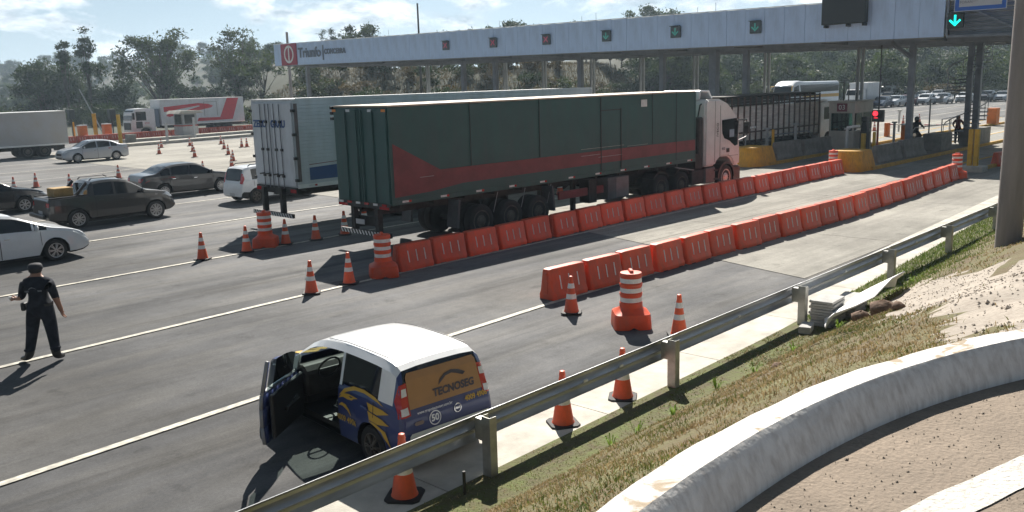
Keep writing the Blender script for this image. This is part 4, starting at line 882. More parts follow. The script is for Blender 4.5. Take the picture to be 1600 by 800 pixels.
u, v, _ = gp(164, 213); o = MB().cyl((0, 0, 0), (-1.6, 1.6, 5.3), .09, .06, n=8).build('leaning_pole', GP, None, loc=(u, v, 0)); tag(o, 'thin pale pole leaning left among the far left trees', 'pole')
o = MB().box(-.4, .4, -.3, .3, 0, .95).build('grey_bin', CGREY, None, bevel=.03, loc=gp(205, 226)); tag(o, 'small grey box post right of the silver sedan boot', 'box')
# utility poles behind
for x, Y, top, lab, r_ in ((454, 96, 50, 'tall concrete utility pole behind the red logo panel', .16), (658, 100, 5, 'thin dark mast rising above the middle of the canopy', .12)):
    u, v = polar(x, Y); dd = ray(x, top); s = Y / (np.linalg.inv(ROT) @ dd)[1]; H = CAMH + dd[2] * s
    t = thing('utility_pole', lab, 'pole', (u, v, tz(u, v))); MB().cyl((0, 0, 0), (0, 0, H - tz(u, v)), r_ * 1.25, r_ * .8, n=10).build('shaft', POLEC if r_ > .13 else DARKM, t)
    if r_ > .13: MB().box(-.05, .05, -1.3, 1.3, H - 1.9, H - 1.75).build('cross_arm', POLEC, t); [MB().cyl((0, y, H - 1.75), (0, y, H - 1.2), .12, n=8).build('insulator', DARKM, t) for y in (-1.0, 1.0)]
    else: MB().lathe([(.3, H * .66), (.34, H * .66 + .12), (.3, H * .66 + .25)], 12).build('ring', DARKM, t)
# ---------------- vehicles ----------------
def wheel_meshes(key, r, w_, rim=RIM, spokes=7, holes=False):
    if key in MATS: return MATS[key]
    b = MB(); b.lathe([(r * .60, -w_ / 2 + .02), (r * .66, -w_ / 2), (r * .93, -w_ / 2), (r * .985, -w_ / 2 + .02), (r, -w_ / 2 + .045), (r, w_ / 2 - .045), (r * .985, w_ / 2 - .02), (r * .93, w_ / 2), (r * .66, w_ / 2), (r * .60, w_ / 2 - .03)], 24, 'y')
    tm = b.mesh('wheel', TYRE, smooth=50)
    q = MB(); q.lathe([(r * .68, w_ / 2 - .005), (r * .66, w_ / 2 + .006), (r * .60, w_ / 2 - .0), (r * .58, w_ / 2 - .06)], 24, 'y', cap=False); q.m = 1; q.lathe([(r * .6, w_ / 2 - .055), (.01, w_ / 2 - .055)], 18, 'y', cap=False); q.m = 0
    if holes:
        q.lathe([(r * .585, w_ / 2 - .05), (r * .40, w_ / 2 - .10), (r * .36, w_ / 2 - .02), (r * .18, w_ / 2 + .01), (.01, w_ / 2 + .012)], 18, 'y', cap=False); q.m = 1
        for k in range(8): a = k * PI / 4; q.cyl((r * .46 * math.cos(a), w_ / 2 - .09, r * .46 * math.sin(a)), (r * .46 * math.cos(a), w_ / 2 - .055, r * .46 * math.sin(a)), r * .07, n=8)
        q.m = 0
        for k in range(8): a = k * PI / 4 + .3; q.cyl((r * .27 * math.cos(a), w_ / 2 - .02, r * .27 * math.sin(a)), (r * .27 * math.cos(a), w_ / 2 + .03, r * .27 * math.sin(a)), r * .035, n=6)
    else:
        for k in range(spokes):
            a = 2 * PI * k / spokes; ca, sa = math.cos(a), math.sin(a)
            for da in (-.13, .13):
                c2, s2 = math.cos(a + da), math.sin(a + da); c3, s3 = math.cos(a + da * 1.6), math.sin(a + da * 1.6)
                p0, p1 = Vector((r * .10 * ca, w_ / 2 + .0, r * .10 * sa)), Vector((r * .62 * c2, w_ / 2 - .008, r * .62 * s2)); q.bar(p0, p1, r * .085, .022) if spokes > 5 else q.bar(p0, p1, r * .12, .022)
        q.lathe([(r * .15, w_ / 2 - .03), (r * .14, w_ / 2 + .014), (.01, w_ / 2 + .018)], 12, 'y', cap=False)
    rm = q.mesh('rim', [rim, BLACKP], smooth=40); MATS[key] = (tm, rm); return MATS[key]
def put_wheel(parent, key, x, y, r, name='wheel'):
    tm, rm = MATS[key]; o = link(name, tm, parent, (x, y, r), (0, 0, 0 if y > 0 else PI)); link('rim', rm, o); o.rotation_euler = (0, uni(0, 6) if y > 0 else 0, 0 if y > 0 else PI); return o
def bvh_of(mbs):
    V, F_ = [], []
    for m_ in mbs:
        o = len(V); V += m_.v; F_ += [tuple(i + o for i in f) for f in m_.f]
    return BVHTree.FromPolygons([Vector(v) for v in V], F_)
def project(mb, bvh, verts2, faces, view, off=.006):
    """lay flat shapes on a curved body: view = 'rear','front','left','right'; verts2 are (across, z) in car coordinates"""
    out = []
    for a, z in verts2:
        if view in ('rear', 'front'):
            s = -1 if view == 'rear' else 1; o = Vector((s * 9, a, z)); d = Vector((-s, 0, 0))
        elif view == 'top': o = Vector((a, z, 9)); d = Vector((0, 0, -1))
        else: s = 1 if view == 'left' else -1; o = Vector((a, s * 9, z)); d = Vector((0, -s, 0))
        h, nn, i, dist = bvh.ray_cast(o, d)
        if h is None: h = o + d * 8.2; nn = -d
        if nn.dot(d) > 0: nn = -nn
        out.append(h + nn * off - d * off * .3)
    mb.add(out, faces)
def dec(bvh, polys, view, off=.006, cuts=2):
    mb = MB()
    for p in polys:
        bm = bmesh.new(); vs = [bm.verts.new((a, z, 0)) for a, z in p]; bm.faces.new(vs); bmesh.ops.triangulate(bm, faces=bm.faces)
        if cuts: bmesh.ops.subdivide_edges(bm, edges=bm.edges, cuts=cuts, use_grid_fill=True); bmesh.ops.triangulate(bm, faces=bm.faces)
        bm.verts.index_update(); project(mb, bvh, [(v.co.x, v.co.y) for v in bm.verts], [tuple(v.index for v in f.verts) for f in bm.faces], view, off); bm.free()
    return mb
def dec_text(bvh, s, size, a, z, view, off=.007, bold=0, mb=None, shear=0, rot=0):
    t = text_mb(s, size, 0, None, None, bold); fl = -1 if view in ('rear', 'left') else 1
    mb = mb or MB(); project(mb, bvh, [(a + fl * (v[0] + shear * v[1]), z + v[1] + v[0] * rot) for v in t.v], t.f, view, off); return mb
def rrect(x0, x1, z0, z1, c=.02): return [(x0 + c, z0), (x1 - c, z0), (x1, z0 + c), (x1, z1 - c), (x1 - c, z1), (x0 + c, z1), (x0, z1 - c), (x0, z0 + c)]
def smoothpts(pts, x):                                                    # monotone-ish cubic through the profile points
    xs = [p[0] for p in pts]; ys = [p[1] for p in pts]
    if x <= xs[0]: return ys[0]
    if x >= xs[-1]: return ys[-1]
    i = max(k for k in range(len(xs) - 1) if xs[k] <= x); h = xs[i + 1] - xs[i]; t = (x - xs[i]) / h
    def sl_(k):
        if k == 0 or k == len(xs) - 1: return (ys[min(k + 1, len(xs) - 1)] - ys[max(k - 1, 0)]) / (xs[min(k + 1, len(xs) - 1)] - xs[max(k - 1, 0)])
        a, b_ = (ys[k] - ys[k - 1]) / (xs[k] - xs[k - 1]), (ys[k + 1] - ys[k]) / (xs[k + 1] - xs[k])
        return 0 if a * b_ <= 0 else 2 * a * b_ / (a + b_)
    m0, m1 = sl_(i), sl_(i + 1)
    return ys[i] * (2 * t**3 - 3 * t * t + 1) + h * m0 * (t**3 - 2 * t * t + t) + ys[i + 1] * (-2 * t**3 + 3 * t * t) + h * m1 * (t**3 - t * t)
def car(name, label, cat, S, paint, loc, rz, group=None, upper=None, rim='rim_a', glass=CGLASS, opendoor=None, simple=False):
    t = thing(name, label, cat, loc, rz, group)
    xr, xf, W = S['xr'], S['xf'], S['W']; zb0 = S.get('zb', .19); wr = S['wr']; ra = S.get('ra', wr + .055); tum = S.get('tum', .30)
    top, belt = S['top'], S['belt']; ax_ = S['axles']
    X = set(np.round(np.linspace(xr, xf, 24 if not simple else 16), 3)) | {round(xr + d, 3) for d in (.02, .07, .15)} | {round(xf - d, 3) for d in (.02, .07, .15)}
    for xc in ax_:
        for k in range(9): X.add(round(xc + ra * math.cos(PI * k / 8), 3))
        X.add(round(xc + ra + .004, 3)); X.add(round(xc - ra - .004, 3))
    keyx = [a for rg in S['win'] + S['doors'] + [S['ws'], S['rw']] for a in rg]
    keep = set(round(k, 3) for k in keyx)
    X = sorted(x for x in (X | keep) if x in keep or all(abs(x - k) > .02 for k in keep))
    X = [x for i, x in enumerate(X) if i == 0 or x - X[i - 1] > .0035]
    def hw(x):
        d0, d1 = x - xr, xf - x; f = 1.0
        if d0 < .5: f -= S.get('rt', .11) * (1 - d0 / .5) ** 2.4
        if d1 < .75: f -= S.get('ft', .17) * (1 - d1 / .75) ** 2.2
        return W / 2 * f
    NR = 11; rows = []
    for x in X:
        h = hw(x); zt_ = smoothpts(top, x); bl = min(smoothpts(belt, x), zt_ - .006); d = max(zt_ - bl, .006)
        e = min(x - xr, xf - x); zb_ = zb0 + (.10 * (1 - e / .35) ** 2 if e < .35 else 0)
        ar = 0
        for xc in ax_:
            if abs(x - xc) <= ra: ar = max(ar, wr + math.sqrt(max(ra * ra - (x - xc) ** 2, 0)))
        z1, z2, z3, z4 = zb_, zb_ + .05, zb_ + (bl - zb_) * .38, zb_ + (bl - zb_) * .72
        z1, z2, z3, z4 = max(z1, ar), max(z2, ar), max(z3, ar + .004 if ar else 0), max(z4, ar + .012 if ar else 0)
        fl = .012 if ar else 0
        yw = h - .045; P = [(0, zb_), (h - .16 if ar else h - .07, z1), (h - .015 + fl, z2), (h + fl, z3), (h - .006, z4), (h - .028, bl - .012 * min(1, d * 8)), (yw, bl + .05 * d),
                           (yw - d * .80 * tum, bl + .80 * d), (yw - d * .80 * tum - min(.075, .045 + d * .06), bl + .945 * d), ((yw - d * .8 * tum) * .52, bl + .988 * d), (0, zt_)]
        rows.append(P)
    groups = {}
    def gg(n_): return groups.setdefault(n_, MB())
    hinge = None
    for i in range(len(X) - 1):
        xm = (X[i] + X[i + 1]) / 2
        for s in (1, -1):
            for j in range(NR - 1):
                q = [(X[i], s * rows[i][j][0], rows[i][j][1]), (X[i + 1], s * rows[i + 1][j][0], rows[i + 1][j][1]), (X[i + 1], s * rows[i + 1][j + 1][0], rows[i + 1][j + 1][1]), (X[i], s * rows[i][j + 1][0], rows[i][j + 1][1])]
                if s < 0: q = q[::-1]
                dd = opendoor and s == 1 and opendoor[0] < xm < opendoor[1]
                if j == 6 and any(a < xm < b_ for a, b_ in S['win']): nm = 'side_window' + ('L' if s > 0 else 'R') + str([k for k, (a, b_) in enumerate(S['win']) if a < xm < b_][0])
                elif j in (8, 9) and S['ws'][0] < xm < S['ws'][1]: nm = 'windscreen'
                elif j in (8, 9) and S['rw'][0] < xm < S['rw'][1]: nm = 'rear_window'
                else: nm = 'body'
                if dd and 2 <= j <= 6: nm = 'opendoor' if nm == 'body' else 'doorglass'
                g_ = gg(nm); g_.m = 0
                if nm == 'body':
                    if j <= S.get('trimrow', 1): g_.m = 1
                    elif upper and j >= 6: g_.m = 2 if (-1.655 < xm < S['ws'][1]) else 0
                    e = min(xm - xr, xf - xm)
                    if S.get('blackbumper') and j <= 2 and e < .5: g_.m = 1
                g_.add(q, [(0, 1, 2, 3)])
                if 2 <= j <= 5 and nm == 'body':
                    for k, (a, b_) in enumerate(S['doors']):
                        if a < xm < b_:
                            dg = gg('door%s%d' % ('L' if s > 0 else 'R', k)); dg.add([(p[0], p[1] + s * .004, p[2]) for p in q], [(0, 1, 2, 3)])
    for i, fl in ((0, 1), (len(X) - 1, -1)):                              # end caps
        ring_ = [(X[i], rows[i][j][0], rows[i][j][1]) for j in range(NR)] + [(X[i], -rows[i][j][0], rows[i][j][1]) for j in range(NR - 2, 0, -1)]
        gg('body').m = 0; gg('body').add(ring_, [tuple(range(len(ring_)))])
    allm = [groups[k] for k in groups]
    bv = bvh_of(allm)
    body = groups['body'].build('body', [paint, BLACKP, upper or paint], t, smooth=38)
    for k, g_ in groups.items():
        if k.startswith('side_window'): g_.build('side_window', glass, t, smooth=60)
        elif k in ('windscreen', 'rear_window'): g_.build(k, WGLASS if (opendoor and k == 'windscreen') else glass, t, smooth=60)
    for k, g_ in groups.items():
        if k.startswith('door') and k not in ('doorglass',):
            s = 1 if k[4] == 'L' else -1; kk = int(k[5:]); a, b_ = S['doors'][kk]
            dobj = g_.build('door', [paint], t, smooth=38)
            vw = 'left' if s > 0 else 'right'; zz0 = zb0 + .06; zz1 = min(smoothpts(belt, a), smoothpts(belt, b_)) - .01
            def seam(x): return [(x - .006, zz0), (x + .006, zz0), (x + .006, zz1 * .4 + zz0 * .6), (x + .006, zz1 * .7 + zz0 * .3), (x + .006, zz1), (x - .006, zz1), (x - .006, zz1 * .7 + zz0 * .3), (x - .006, zz1 * .4 + zz0 * .6)]
            dec(bv, [seam(a + .004), seam(b_ - .004)], vw, .009, 1).build('seam', BLACKP, dobj, recalc=False)
            hz = zz1 - .11; h_ = MB(); pr_ = MB(); project(pr_, bv, [(a + .10, hz), (a + .26, hz)], [], vw, .03)
            h_.bar(pr_.v[0], pr_.v[1], .03, .032).build('handle', S.get('handle', paint), dobj, bevel=.008)
    for nm, vw, m_ in (('headlight', 'front', CLRL), ('taillight', 'rear', REDL)):
        for s in (1, -1):
            pl_ = [(s * a, z) for a, z in S[nm]]; q = dec(bv, [pl_], vw, .008, 3)
            q.build(nm, m_, t, recalc=False)
    q = S['plate']; dec(bv, [rrect(-.2, .2, q[0] - .065, q[0] + .065, .01)], 'rear', .01, 1).build('number_plate', PLATE, t, recalc=False)
    if 'grille' in S: dec(bv, [rrect(-.45, .45, S['grille'][0], S['grille'][1], .03), rrect(-.5, .5, zb0 + .10, zb0 + .22, .03)], 'front', .008, 3).build('grille', BLACKP, t, recalc=False)
    mx_ = S['mirror']
    for s in (1, -1):
        if opendoor and s > 0: continue
        m_ = MB(); y0 = hw(mx_) - .04; zz = smoothpts(belt, mx_) + .09
        m_.lathe([(.01, -.045), (.07, -.04), (.095, 0), (.07, .035), (.01, .04)], 10, 'x', c=(mx_, s * (y0 + .13), zz)); m_.bar((mx_, s * (y0 - .02), zz - .03), (mx_, s * (y0 + .08), zz - .02), .05, .035); m_.build('mirror', S.get('mirmat', paint), t, smooth=60)
    if not simple or True:
        for xc in ax_:
            for s in (1, -1): put_wheel(t, rim, xc, s * (W / 2 - S.get('ww', .2) / 2 - .012), wr)
    ub_m = MB().box(ax_[0] + .1, ax_[1] - .1, -W / 2 + .25, W / 2 - .25, .16, zb0 + .06)
    for xc in ax_: ub_m.box(xc - ra - .03, xc + ra + .03, -W / 2 + .24, W / 2 - .24, .2, wr * 2)
    ub_m.build('underbody', BLACKP, t)
    return t, bv, groups, hw
wheel_meshes('rim_a', .31, .20, RIM, 10); wheel_meshes('rim_b', .31, .20, RIM, 7); wheel_meshes('rim_c', .29, .19, RIM, 5); wheel_meshes('rim_d', .335, .22, RIM, 9); wheel_meshes('rim_s', .29, .19, STEELRIM, 6)
def carpaint(n_, c, metal=.0, rough=.3): return mat(n_, c, rough, metal, var=.04, scale=2, coat=.7, spec=.5)
P_SILV = carpaint('silver paint', (.42, .44, .47), .45, .32); P_DGREY = carpaint('dark grey paint', (.034, .032, .032), .25, .3); P_CHAR = carpaint('charcoal paint', (.030, .030, .032), .25, .3); P_WHITE = carpaint('white car paint', (.66, .68, .70), 0, .3); P_BLACK = carpaint('black paint', (.012, .013, .016), .0, .2)
P_BLUE = carpaint('blue wrap film', (.022, .040, .155), 0, .42); P_ROOF = carpaint('white roof paint', (.78, .79, .80), 0, .3); P_RED = carpaint('dark red paint', (.16, .02, .03), .2); P_NAVY = carpaint('navy paint', (.03, .05, .10), .3)
SEDAN = dict(xr=-2.28, xf=2.28, W=1.76, wr=.31, axles=(-1.32, 1.33), zb=.19, top=[(-2.28, .78), (-2.24, .98), (-2.10, 1.04), (-1.72, 1.07), (-1.05, 1.38), (-.55, 1.455), (.0, 1.46), (.32, 1.41), (.72, 1.20), (1.10, .985), (1.6, .91), (2.05, .80), (2.22, .66), (2.28, .52)],
             belt=[(-2.28, .76), (-2.1, .98), (-1.2, .97), (0, .93), (1.1, .90), (1.8, .80), (2.28, .50)], win=[(-1.42, -1.02), (-.94, -.10), (-.02, .92)], doors=[(-1.05, -.06), (-.06, .98)], ws=(.36, 1.06), rw=(-1.68, -1.08),
             headlight=[(.42, .58), (.72, .62), (.80, .72), (.60, .735), (.44, .69)], taillight=[(.46, .76), (.84, .74), (.88, .90), (.48, .92)], plate=(.62,), grille=(.50, .64), mirror=.86, handle=CHROME)
SEDAN2 = dict(SEDAN); SEDAN2.update(top=[(-2.24, .80), (-2.2, 1.02), (-2.05, 1.08), (-1.75, 1.10), (-1.1, 1.41), (-.55, 1.49), (.0, 1.50), (.36, 1.44), (.78, 1.22), (1.14, 1.03), (1.6, .97), (2.05, .87), (2.2, .70), (2.25, .55)], xr=-2.24, xf=2.25, headlight=[(.40, .64), (.72, .66), (.82, .82), (.62, .86), (.44, .76)])
CIVIC = dict(SEDAN); CIVIC.update(top=[(-2.26, .80), (-2.22, 1.0), (-2.08, 1.06), (-1.75, 1.09), (-1.0, 1.38), (-.5, 1.44), (.0, 1.44), (.30, 1.40), (.85, 1.17), (1.32, .965), (1.7, .89), (2.05, .78), (2.2, .66), (2.26, .5)], ws=(.36, 1.28), win=[(-1.40, -1.05), (-.95, -.12), (-.04, .78), (.84, 1.16)], handle=CHROME)
PICK = dict(xr=-2.27, xf=2.20, W=1.72, wr=.325, axles=(-1.35, 1.40), zb=.27, ra=.39, top=[(-2.27, .70), (-2.25, 1.03), (-2.2, 1.075), (-1.0, 1.10), (-.97, 1.12), (-.86, 1.46), (-.7, 1.57), (-.2, 1.615), (.25, 1.58), (.5, 1.52), (.85, 1.30), (1.16, 1.10), (1.6, 1.03), (1.98, .92), (2.14, .76), (2.2, .55)],
            belt=[(-2.27, .69), (-2.2, 1.06), (-1.0, 1.075), (-.3, 1.04), (1.1, 1.0), (1.75, .92), (2.2, .52)], win=[(-.72, -.05), (.03, 1.0)], doors=[(-.72, -.01), (-.01, 1.04)], ws=(.5, 1.12), rw=(-.965, -.84), headlight=[(.42, .72), (.74, .74), (.84, .90), (.62, .93), (.46, .84)],
            taillight=[(.54, .82), (.765, .81), (.76, .955), (.57, .965)], plate=(.60,), grille=(.60, .78), mirror=.92, tum=.26, trimrow=1)
UNO = dict(xr=-1.86, xf=1.91, W=1.64, wr=.29, axles=(-1.22, 1.20), zb=.19, ww=.19, rt=.09, top=[(-1.86, .60), (-1.85, .76), (-1.80, .90), (-1.70, 1.30), (-1.64, 1.43), (-1.52, 1.475), (-1.1, 1.515), (-.5, 1.53), (.02, 1.50), (.30, 1.44), (.72, 1.20), (1.04, 1.00), (1.5, .93), (1.76, .84), (1.88, .66), (1.91, .5)],
           belt=[(-1.86, .59), (-1.8, .86), (-1.7, .93), (-1.1, .95), (0, .935), (1.0, .90), (1.6, .80), (1.91, .48)], win=[(-1.36, -.50), (-.40, .72)], doors=[(-1.30, -.44), (-.44, .70)], ws=(.30, .98), rw=(-1.785, -1.655), headlight=[(.40, .60), (.66, .62), (.74, .78), (.56, .80), (.42, .72)],
           taillight=[(.60, .83), (.755, .81), (.735, 1.02), (.68, 1.22), (.58, 1.24)], plate=(.36,), grille=(.46, .58), mirror=.62, tum=.22, blackbumper=False)
UNOW = dict(UNO); UNOW.update(blackbumper=True)

# --- patrol hatchback with the open door, back towards the camera
HC = (6.70, 9.37)
sc, sbv, sg, shw = car('patrol_hatchback', 'blue security hatchback with white roof and orange rear window, its driver door open', 'car', UNO, P_BLUE, (HC[0], HC[1], 0.0), R(87), None, upper=P_ROOF, rim='rim_s', opendoor=(-.44, .70))
sc.scale = (.915, .915, .905)
hx, hy = .70, shw(.70) - .02
dm = MB().add([(x - hx, y - hy, z) for x, y, z in sg['opendoor'].v], sg['opendoor'].f); dm.mi = [0] * len(dm.f)
od = dm.build('door', [P_BLUE, BLACKP, mat('grey door edge', (.24, .24, .25), .4, var=.05)], sc, smooth=40, loc=(hx, hy, 0), rot=(0, 0, -R(52)), recalc=False); od['label'] = 'driver door standing open'
so_ = od.modifiers.new('thick', 'SOLIDIFY'); so_.thickness = .05; so_.offset = -1; so_.material_offset = 1; so_.material_offset_rim = 2
MB().add([(x - hx, y - hy - .02, z) for x, y, z in sg['doorglass'].v], sg['doorglass'].f).build('window', WGLASS, od, smooth=60)
MB().box(-1.08, -.04, -.115, -.055, .30, .925).build('trim_panel', BLACKP, od, bevel=.02); MB().box(-.75, -.30, -.165, -.117, .58, .64).build('armrest', DARKM, od, bevel=.015)
MB().bar((-.95, -.12, .925), (-.20, -.10, .905), .012, .018).build('sill_strip', CHROME, od); MB().bar((-.52, -.155, .66), (-.40, -.155, .70), .02, .02).build('pull', CHROME, od)
MB().lathe([(.01, -.05), (.085, -.045), (.10, 0), (.08, .05), (.01, .055)], 12, 'x', c=(-.18, .14, 1.02)).build('mirror', mat('beige mirror shell', (.50, .49, .42), .4, var=.05), od, smooth=60)
# interior
MB().box(-1.3, 1.0, -.72, .72, .24, .32).build('floor', BLACKP, sc)
MB().prism([(.60, .50), (1.0, .50), (1.05, .90), (.72, .96), (.60, .86)], 'y', -.70, .70).build('dashboard', DARKM, sc, bevel=.03)
for y in (.36, -.36):
    t_ = MB().box(-.42, .12, y - .25, y + .25, .34, .55).build('seat', CLOTH, sc, bevel=.06, seg=2); MB().prism([(-.42, .50), (-.28, .50), (-.46, 1.12), (-.58, 1.10)], 'y', y - .24, y + .24).build('backrest', CLOTH, t_, bevel=.04); MB().box(-.62, -.50, y - .13, y + .13, 1.13, 1.33).build('headrest', CLOTH, t_, bevel=.04)
MB().box(-1.1, -.7, -.62, .62, .34, .56).build('rear_seat', CLOTH, sc, bevel=.05)
b = MB(); mm = Matrix.Translation((.52, .36, .90)) @ Matrix.Rotation(-R(25), 4, 'Y'); pts = [mm @ Vector((0, .18 * math.cos(k * PI / 8), .18 * math.sin(k * PI / 8))) for k in range(17)]; b.tube(pts, .016, 6); b.bar(pts[0], pts[8], .03, .02); b.build('steering_wheel', BLACKP, sc, smooth=60)
# wrap graphics and lettering on the hatchback
YEL = mat('yellow film', (.55, .33, .04), .45, var=.06); ORF = mat('orange window film', (.37, .195, .075), .4, var=.06, scale=4); DTX = mat('dark letter film blue', (.055, .05, .07), .5, var=.05); WTX = mat('white letter film', (.75, .76, .78), .5, var=.03)
dec(sbv, [[(-.48, .84), (-.60, .955), (-.80, 1.025), (-1.05, 1.035), (-1.30, 1.0), (-1.52, .92), (-1.30, .96), (-1.05, .99), (-.84, .98), (-.68, .93), (-.58, .88)], [(-.47, .80), (-.56, .885), (-.72, .905), (-.94, .89), (-.84, .865), (-.80, .835), (-.70, .825), (-.58, .835)],
          [(-1.15, .90), (-1.50, .875), (-1.62, .84), (-1.38, .78), (-1.2, .80)], [(-1.17, .79), (-1.5, .745), (-1.63, .69), (-1.40, .66), (-1.22, .68)], [(-1.20, .67), (-1.48, .58), (-1.66, .37), (-1.56, .60), (-1.36, .66)],
          [(-.47, .70), (-.55, .755), (-.65, .745), (-.73, .69), (-.78, .60), (-.68, .675), (-.57, .71)]], 'left', .009, 2).build('eagle_graphic', YEL, sc, recalc=False)
dec(sbv, [[(-.72, .88), (-.78, .865), (-.83, .88), (-.78, .888)]], 'left', .013, 1).build('eagle_eye', DTX, sc, recalc=False)
dec(sbv, [[(-1.33, 1.0), (-.55, 1.0), (-.55, .955), (-1.33, .965)]], 'left', .006, 2).build('window_film', P_BLUE, sc, recalc=False)
dec_text(sbv, '4009 4906', .115, -.655, .53, 'left', .009, .003).build('phone_number', YEL, sc, recalc=False)
dec(sbv, [[(1.05, .24), (1.5, .52), (1.62, .40), (1.2, .1)], [(1.1, .05), (1.45, .2), (1.3, -.1)]], 'top', .006, 2).build('bonnet_graphic', YEL, sc, recalc=False)
dec(sbv, [[(-.60, .90), (.60, .90), (.575, 1.30), (.54, 1.35), (-.54, 1.35), (-.575, 1.30)]], 'rear', .012, 4).build('window_film', ORF, sc, recalc=False)
dec_text(sbv, 'TECNOSEG', .135, -.14, 1.015, 'rear', .017, .006, None, .12).build('letters', DTX, sc, recalc=False)
dec(sbv, [[(.10, 1.10), (.06, 1.17), (-.02, 1.225), (-.14, 1.25), (-.26, 1.225), (-.37, 1.17), (-.27, 1.19), (-.32, 1.14), (-.22, 1.18), (-.14, 1.205), (-.04, 1.19), (.03, 1.145)]], 'rear', .017, 1).build('eagle_mark', DTX, sc, recalc=False)
dec_text(sbv, '4009 4906', .09, -.47, .825, 'rear', .010, .003).build('phone_number', YEL, sc, recalc=False)
dec_text(sbv, 'www.grupotecnoseg.com.br', .05, .22, .835, 'rear', .010, .001).build('web_address', WTX, sc, recalc=False)
bb = MB(); n = 28
project(bb, sbv, [(.24 + r_ * math.cos(2 * PI * k / n), .715 + r_ * math.sin(2 * PI * k / n)) for k in range(n) for r_ in (.082, .096)], [(2 * k, 2 * k + 1, (2 * k + 3) % (2 * n), (2 * k + 2) % (2 * n)) for k in range(n)], 'rear', .010); dec_text(sbv, '50', .125, .24, .715, 'rear', .010, .005, bb).build('speed_mark', WTX, sc, recalc=False)
bb = MB(); project(bb, sbv, [(-.14 + r_ * math.cos(2 * PI * k / n), .745 + r_ * math.sin(2 * PI * k / n)) for k in range(n) for r_ in (.05, .062)], [(2 * k, 2 * k + 1, (2 * k + 3) % (2 * n), (2 * k + 2) % (2 * n)) for k in range(n)], 'rear', .010); dec_text(sbv, 'FIAT', .04, -.14, .745, 'rear', .010, .002, bb).build('badge', CHROME, sc, recalc=False)
dec(sbv, [rrect(.42, .57, .685, .735, .02)], 'rear', .010, 1).build('side_badge', mat('brownish badge', (.22, .16, .13), .5, var=.1), sc, recalc=False)
dec(sbv, [rrect(-.68, .66, .445, .60, .03)], 'rear', .014, 4).build('bumper_band', mat('light bumper film', (.56, .60, .57), .4, var=.05), sc, recalc=False)
for s in (1, -1):
    for pp in ([(s * .605, 1.08), (s * .685, 1.07), (s * .665, 1.17), (s * .60, 1.175)], [(s * .625, .85), (s * .72, .84), (s * .715, .93), (s * .625, .94)]): dec(sbv, [pp], 'rear', .013, 2).build('reverse_light', CLRL, sc, recalc=False)
for s in (1, -1): MB().tube([(-1.5, s * .57, 1.492), (-1.0, s * .575, 1.513), (-.4, s * .575, 1.520), (.1, s * .56, 1.478)], .006, 5).build('roof_seam', BLACKP, sc)
# --- cars waiting in the lanes
S_ = 'cars in the near lanes'
car('sedan', 'dark grey sedan waiting beyond the pickup, chrome handles and ten spoke wheels', 'car', SEDAN, P_CHAR, (18.3, 38.2 + .75, 0), R(-1), rim='rim_a')
wsd, *_ = car('sedan', 'white sedan cut off by the left edge, nose to the right', 'car', CIVIC, P_WHITE, (7.05, 26.2 + .82, 0), R(1), rim='rim_b')
car('sedan', 'black car at the left edge half hidden behind the pickup', 'car', SEDAN, P_BLACK, (10.15, 39.4 + .2, 0), 0, rim='rim_b')
car('sedan', 'silver sedan facing left on the far carriageway', 'car', SEDAN2, P_SILV, (24.15, 64.6 + .75, 0), R(180), rim='rim_a')
wh, wbv, *_ = car('hatchback', 'white hatchback with black roof rails half hidden behind the white trailer', 'car', UNOW, P_WHITE, (19.65, 32.9 + .78, 0), R(1), rim='rim_s')
for s in (1, -1): MB().tube([(-1.4, s * .56, 1.50), (-1.3, s * .57, 1.565), (.0, s * .57, 1.57), (.15, s * .56, 1.48)], .022, 6).build('roof_rail', BLACKP, wh, smooth=60)
dec(wbv, [rrect(-.55, .55, .92, 1.32, .05)], 'rear', .010, 3).build('rear_glass', CGLASS, wh, recalc=False)
pk, pbv, *_ = car('pickup', 'dark grey double cab pickup with a tan box in its bed', 'pickup truck', PICK, P_DGREY, (12.5, 32.2 + .78, 0), R(.5), rim='rim_d')
# open bed: dark liner recess, rails, sports bar, bumper
MB().box(-2.16, -1.03, -.66, .66, 1.082, 1.09).build('bed_liner', BLACKP, pk)
for s in (1, -1): MB().bar((-2.2, s * .72, 1.10), (-.95, s * .72, 1.115), .06, .05).build('bed_rail', BLACKP, pk, bevel=.01); MB().tube([(-.75, s * .52, 1.58), (-.66, s * .53, 1.655), (.15, s * .53, 1.66), (.3, s * .51, 1.575)], .02, 6).build('roof_rail', BLACKP, pk, smooth=60)
MB().prism([(-1.35, 1.11), (-1.22, 1.11), (-.86, 1.50), (-.92, 1.58)], 'y', -.66, -.58).build('sports_bar', P_DGREY, pk, bevel=.01); MB().prism([(-1.35, 1.11), (-1.22, 1.11), (-.86, 1.50), (-.92, 1.58)], 'y', .58, .66).build('sports_bar', P_DGREY, pk, bevel=.01)
MB().bar((-2.38, -.7, .50), (-2.38, .7, .50), .12, .14).build('step_bumper', BLACKP, pk, bevel=.03)
bx = tag(MB().box(-.33, .33, -.30, .30, 0, .30).build('cargo_box', mat('tan cardboard', (.36, .23, .085), .8, var=.2, scale=4), None, bevel=.02, loc=(10.95, 33.0, 1.095), rot=(0, 0, .05)), 'tan wrapped box riding in the pickup bed', 'box')
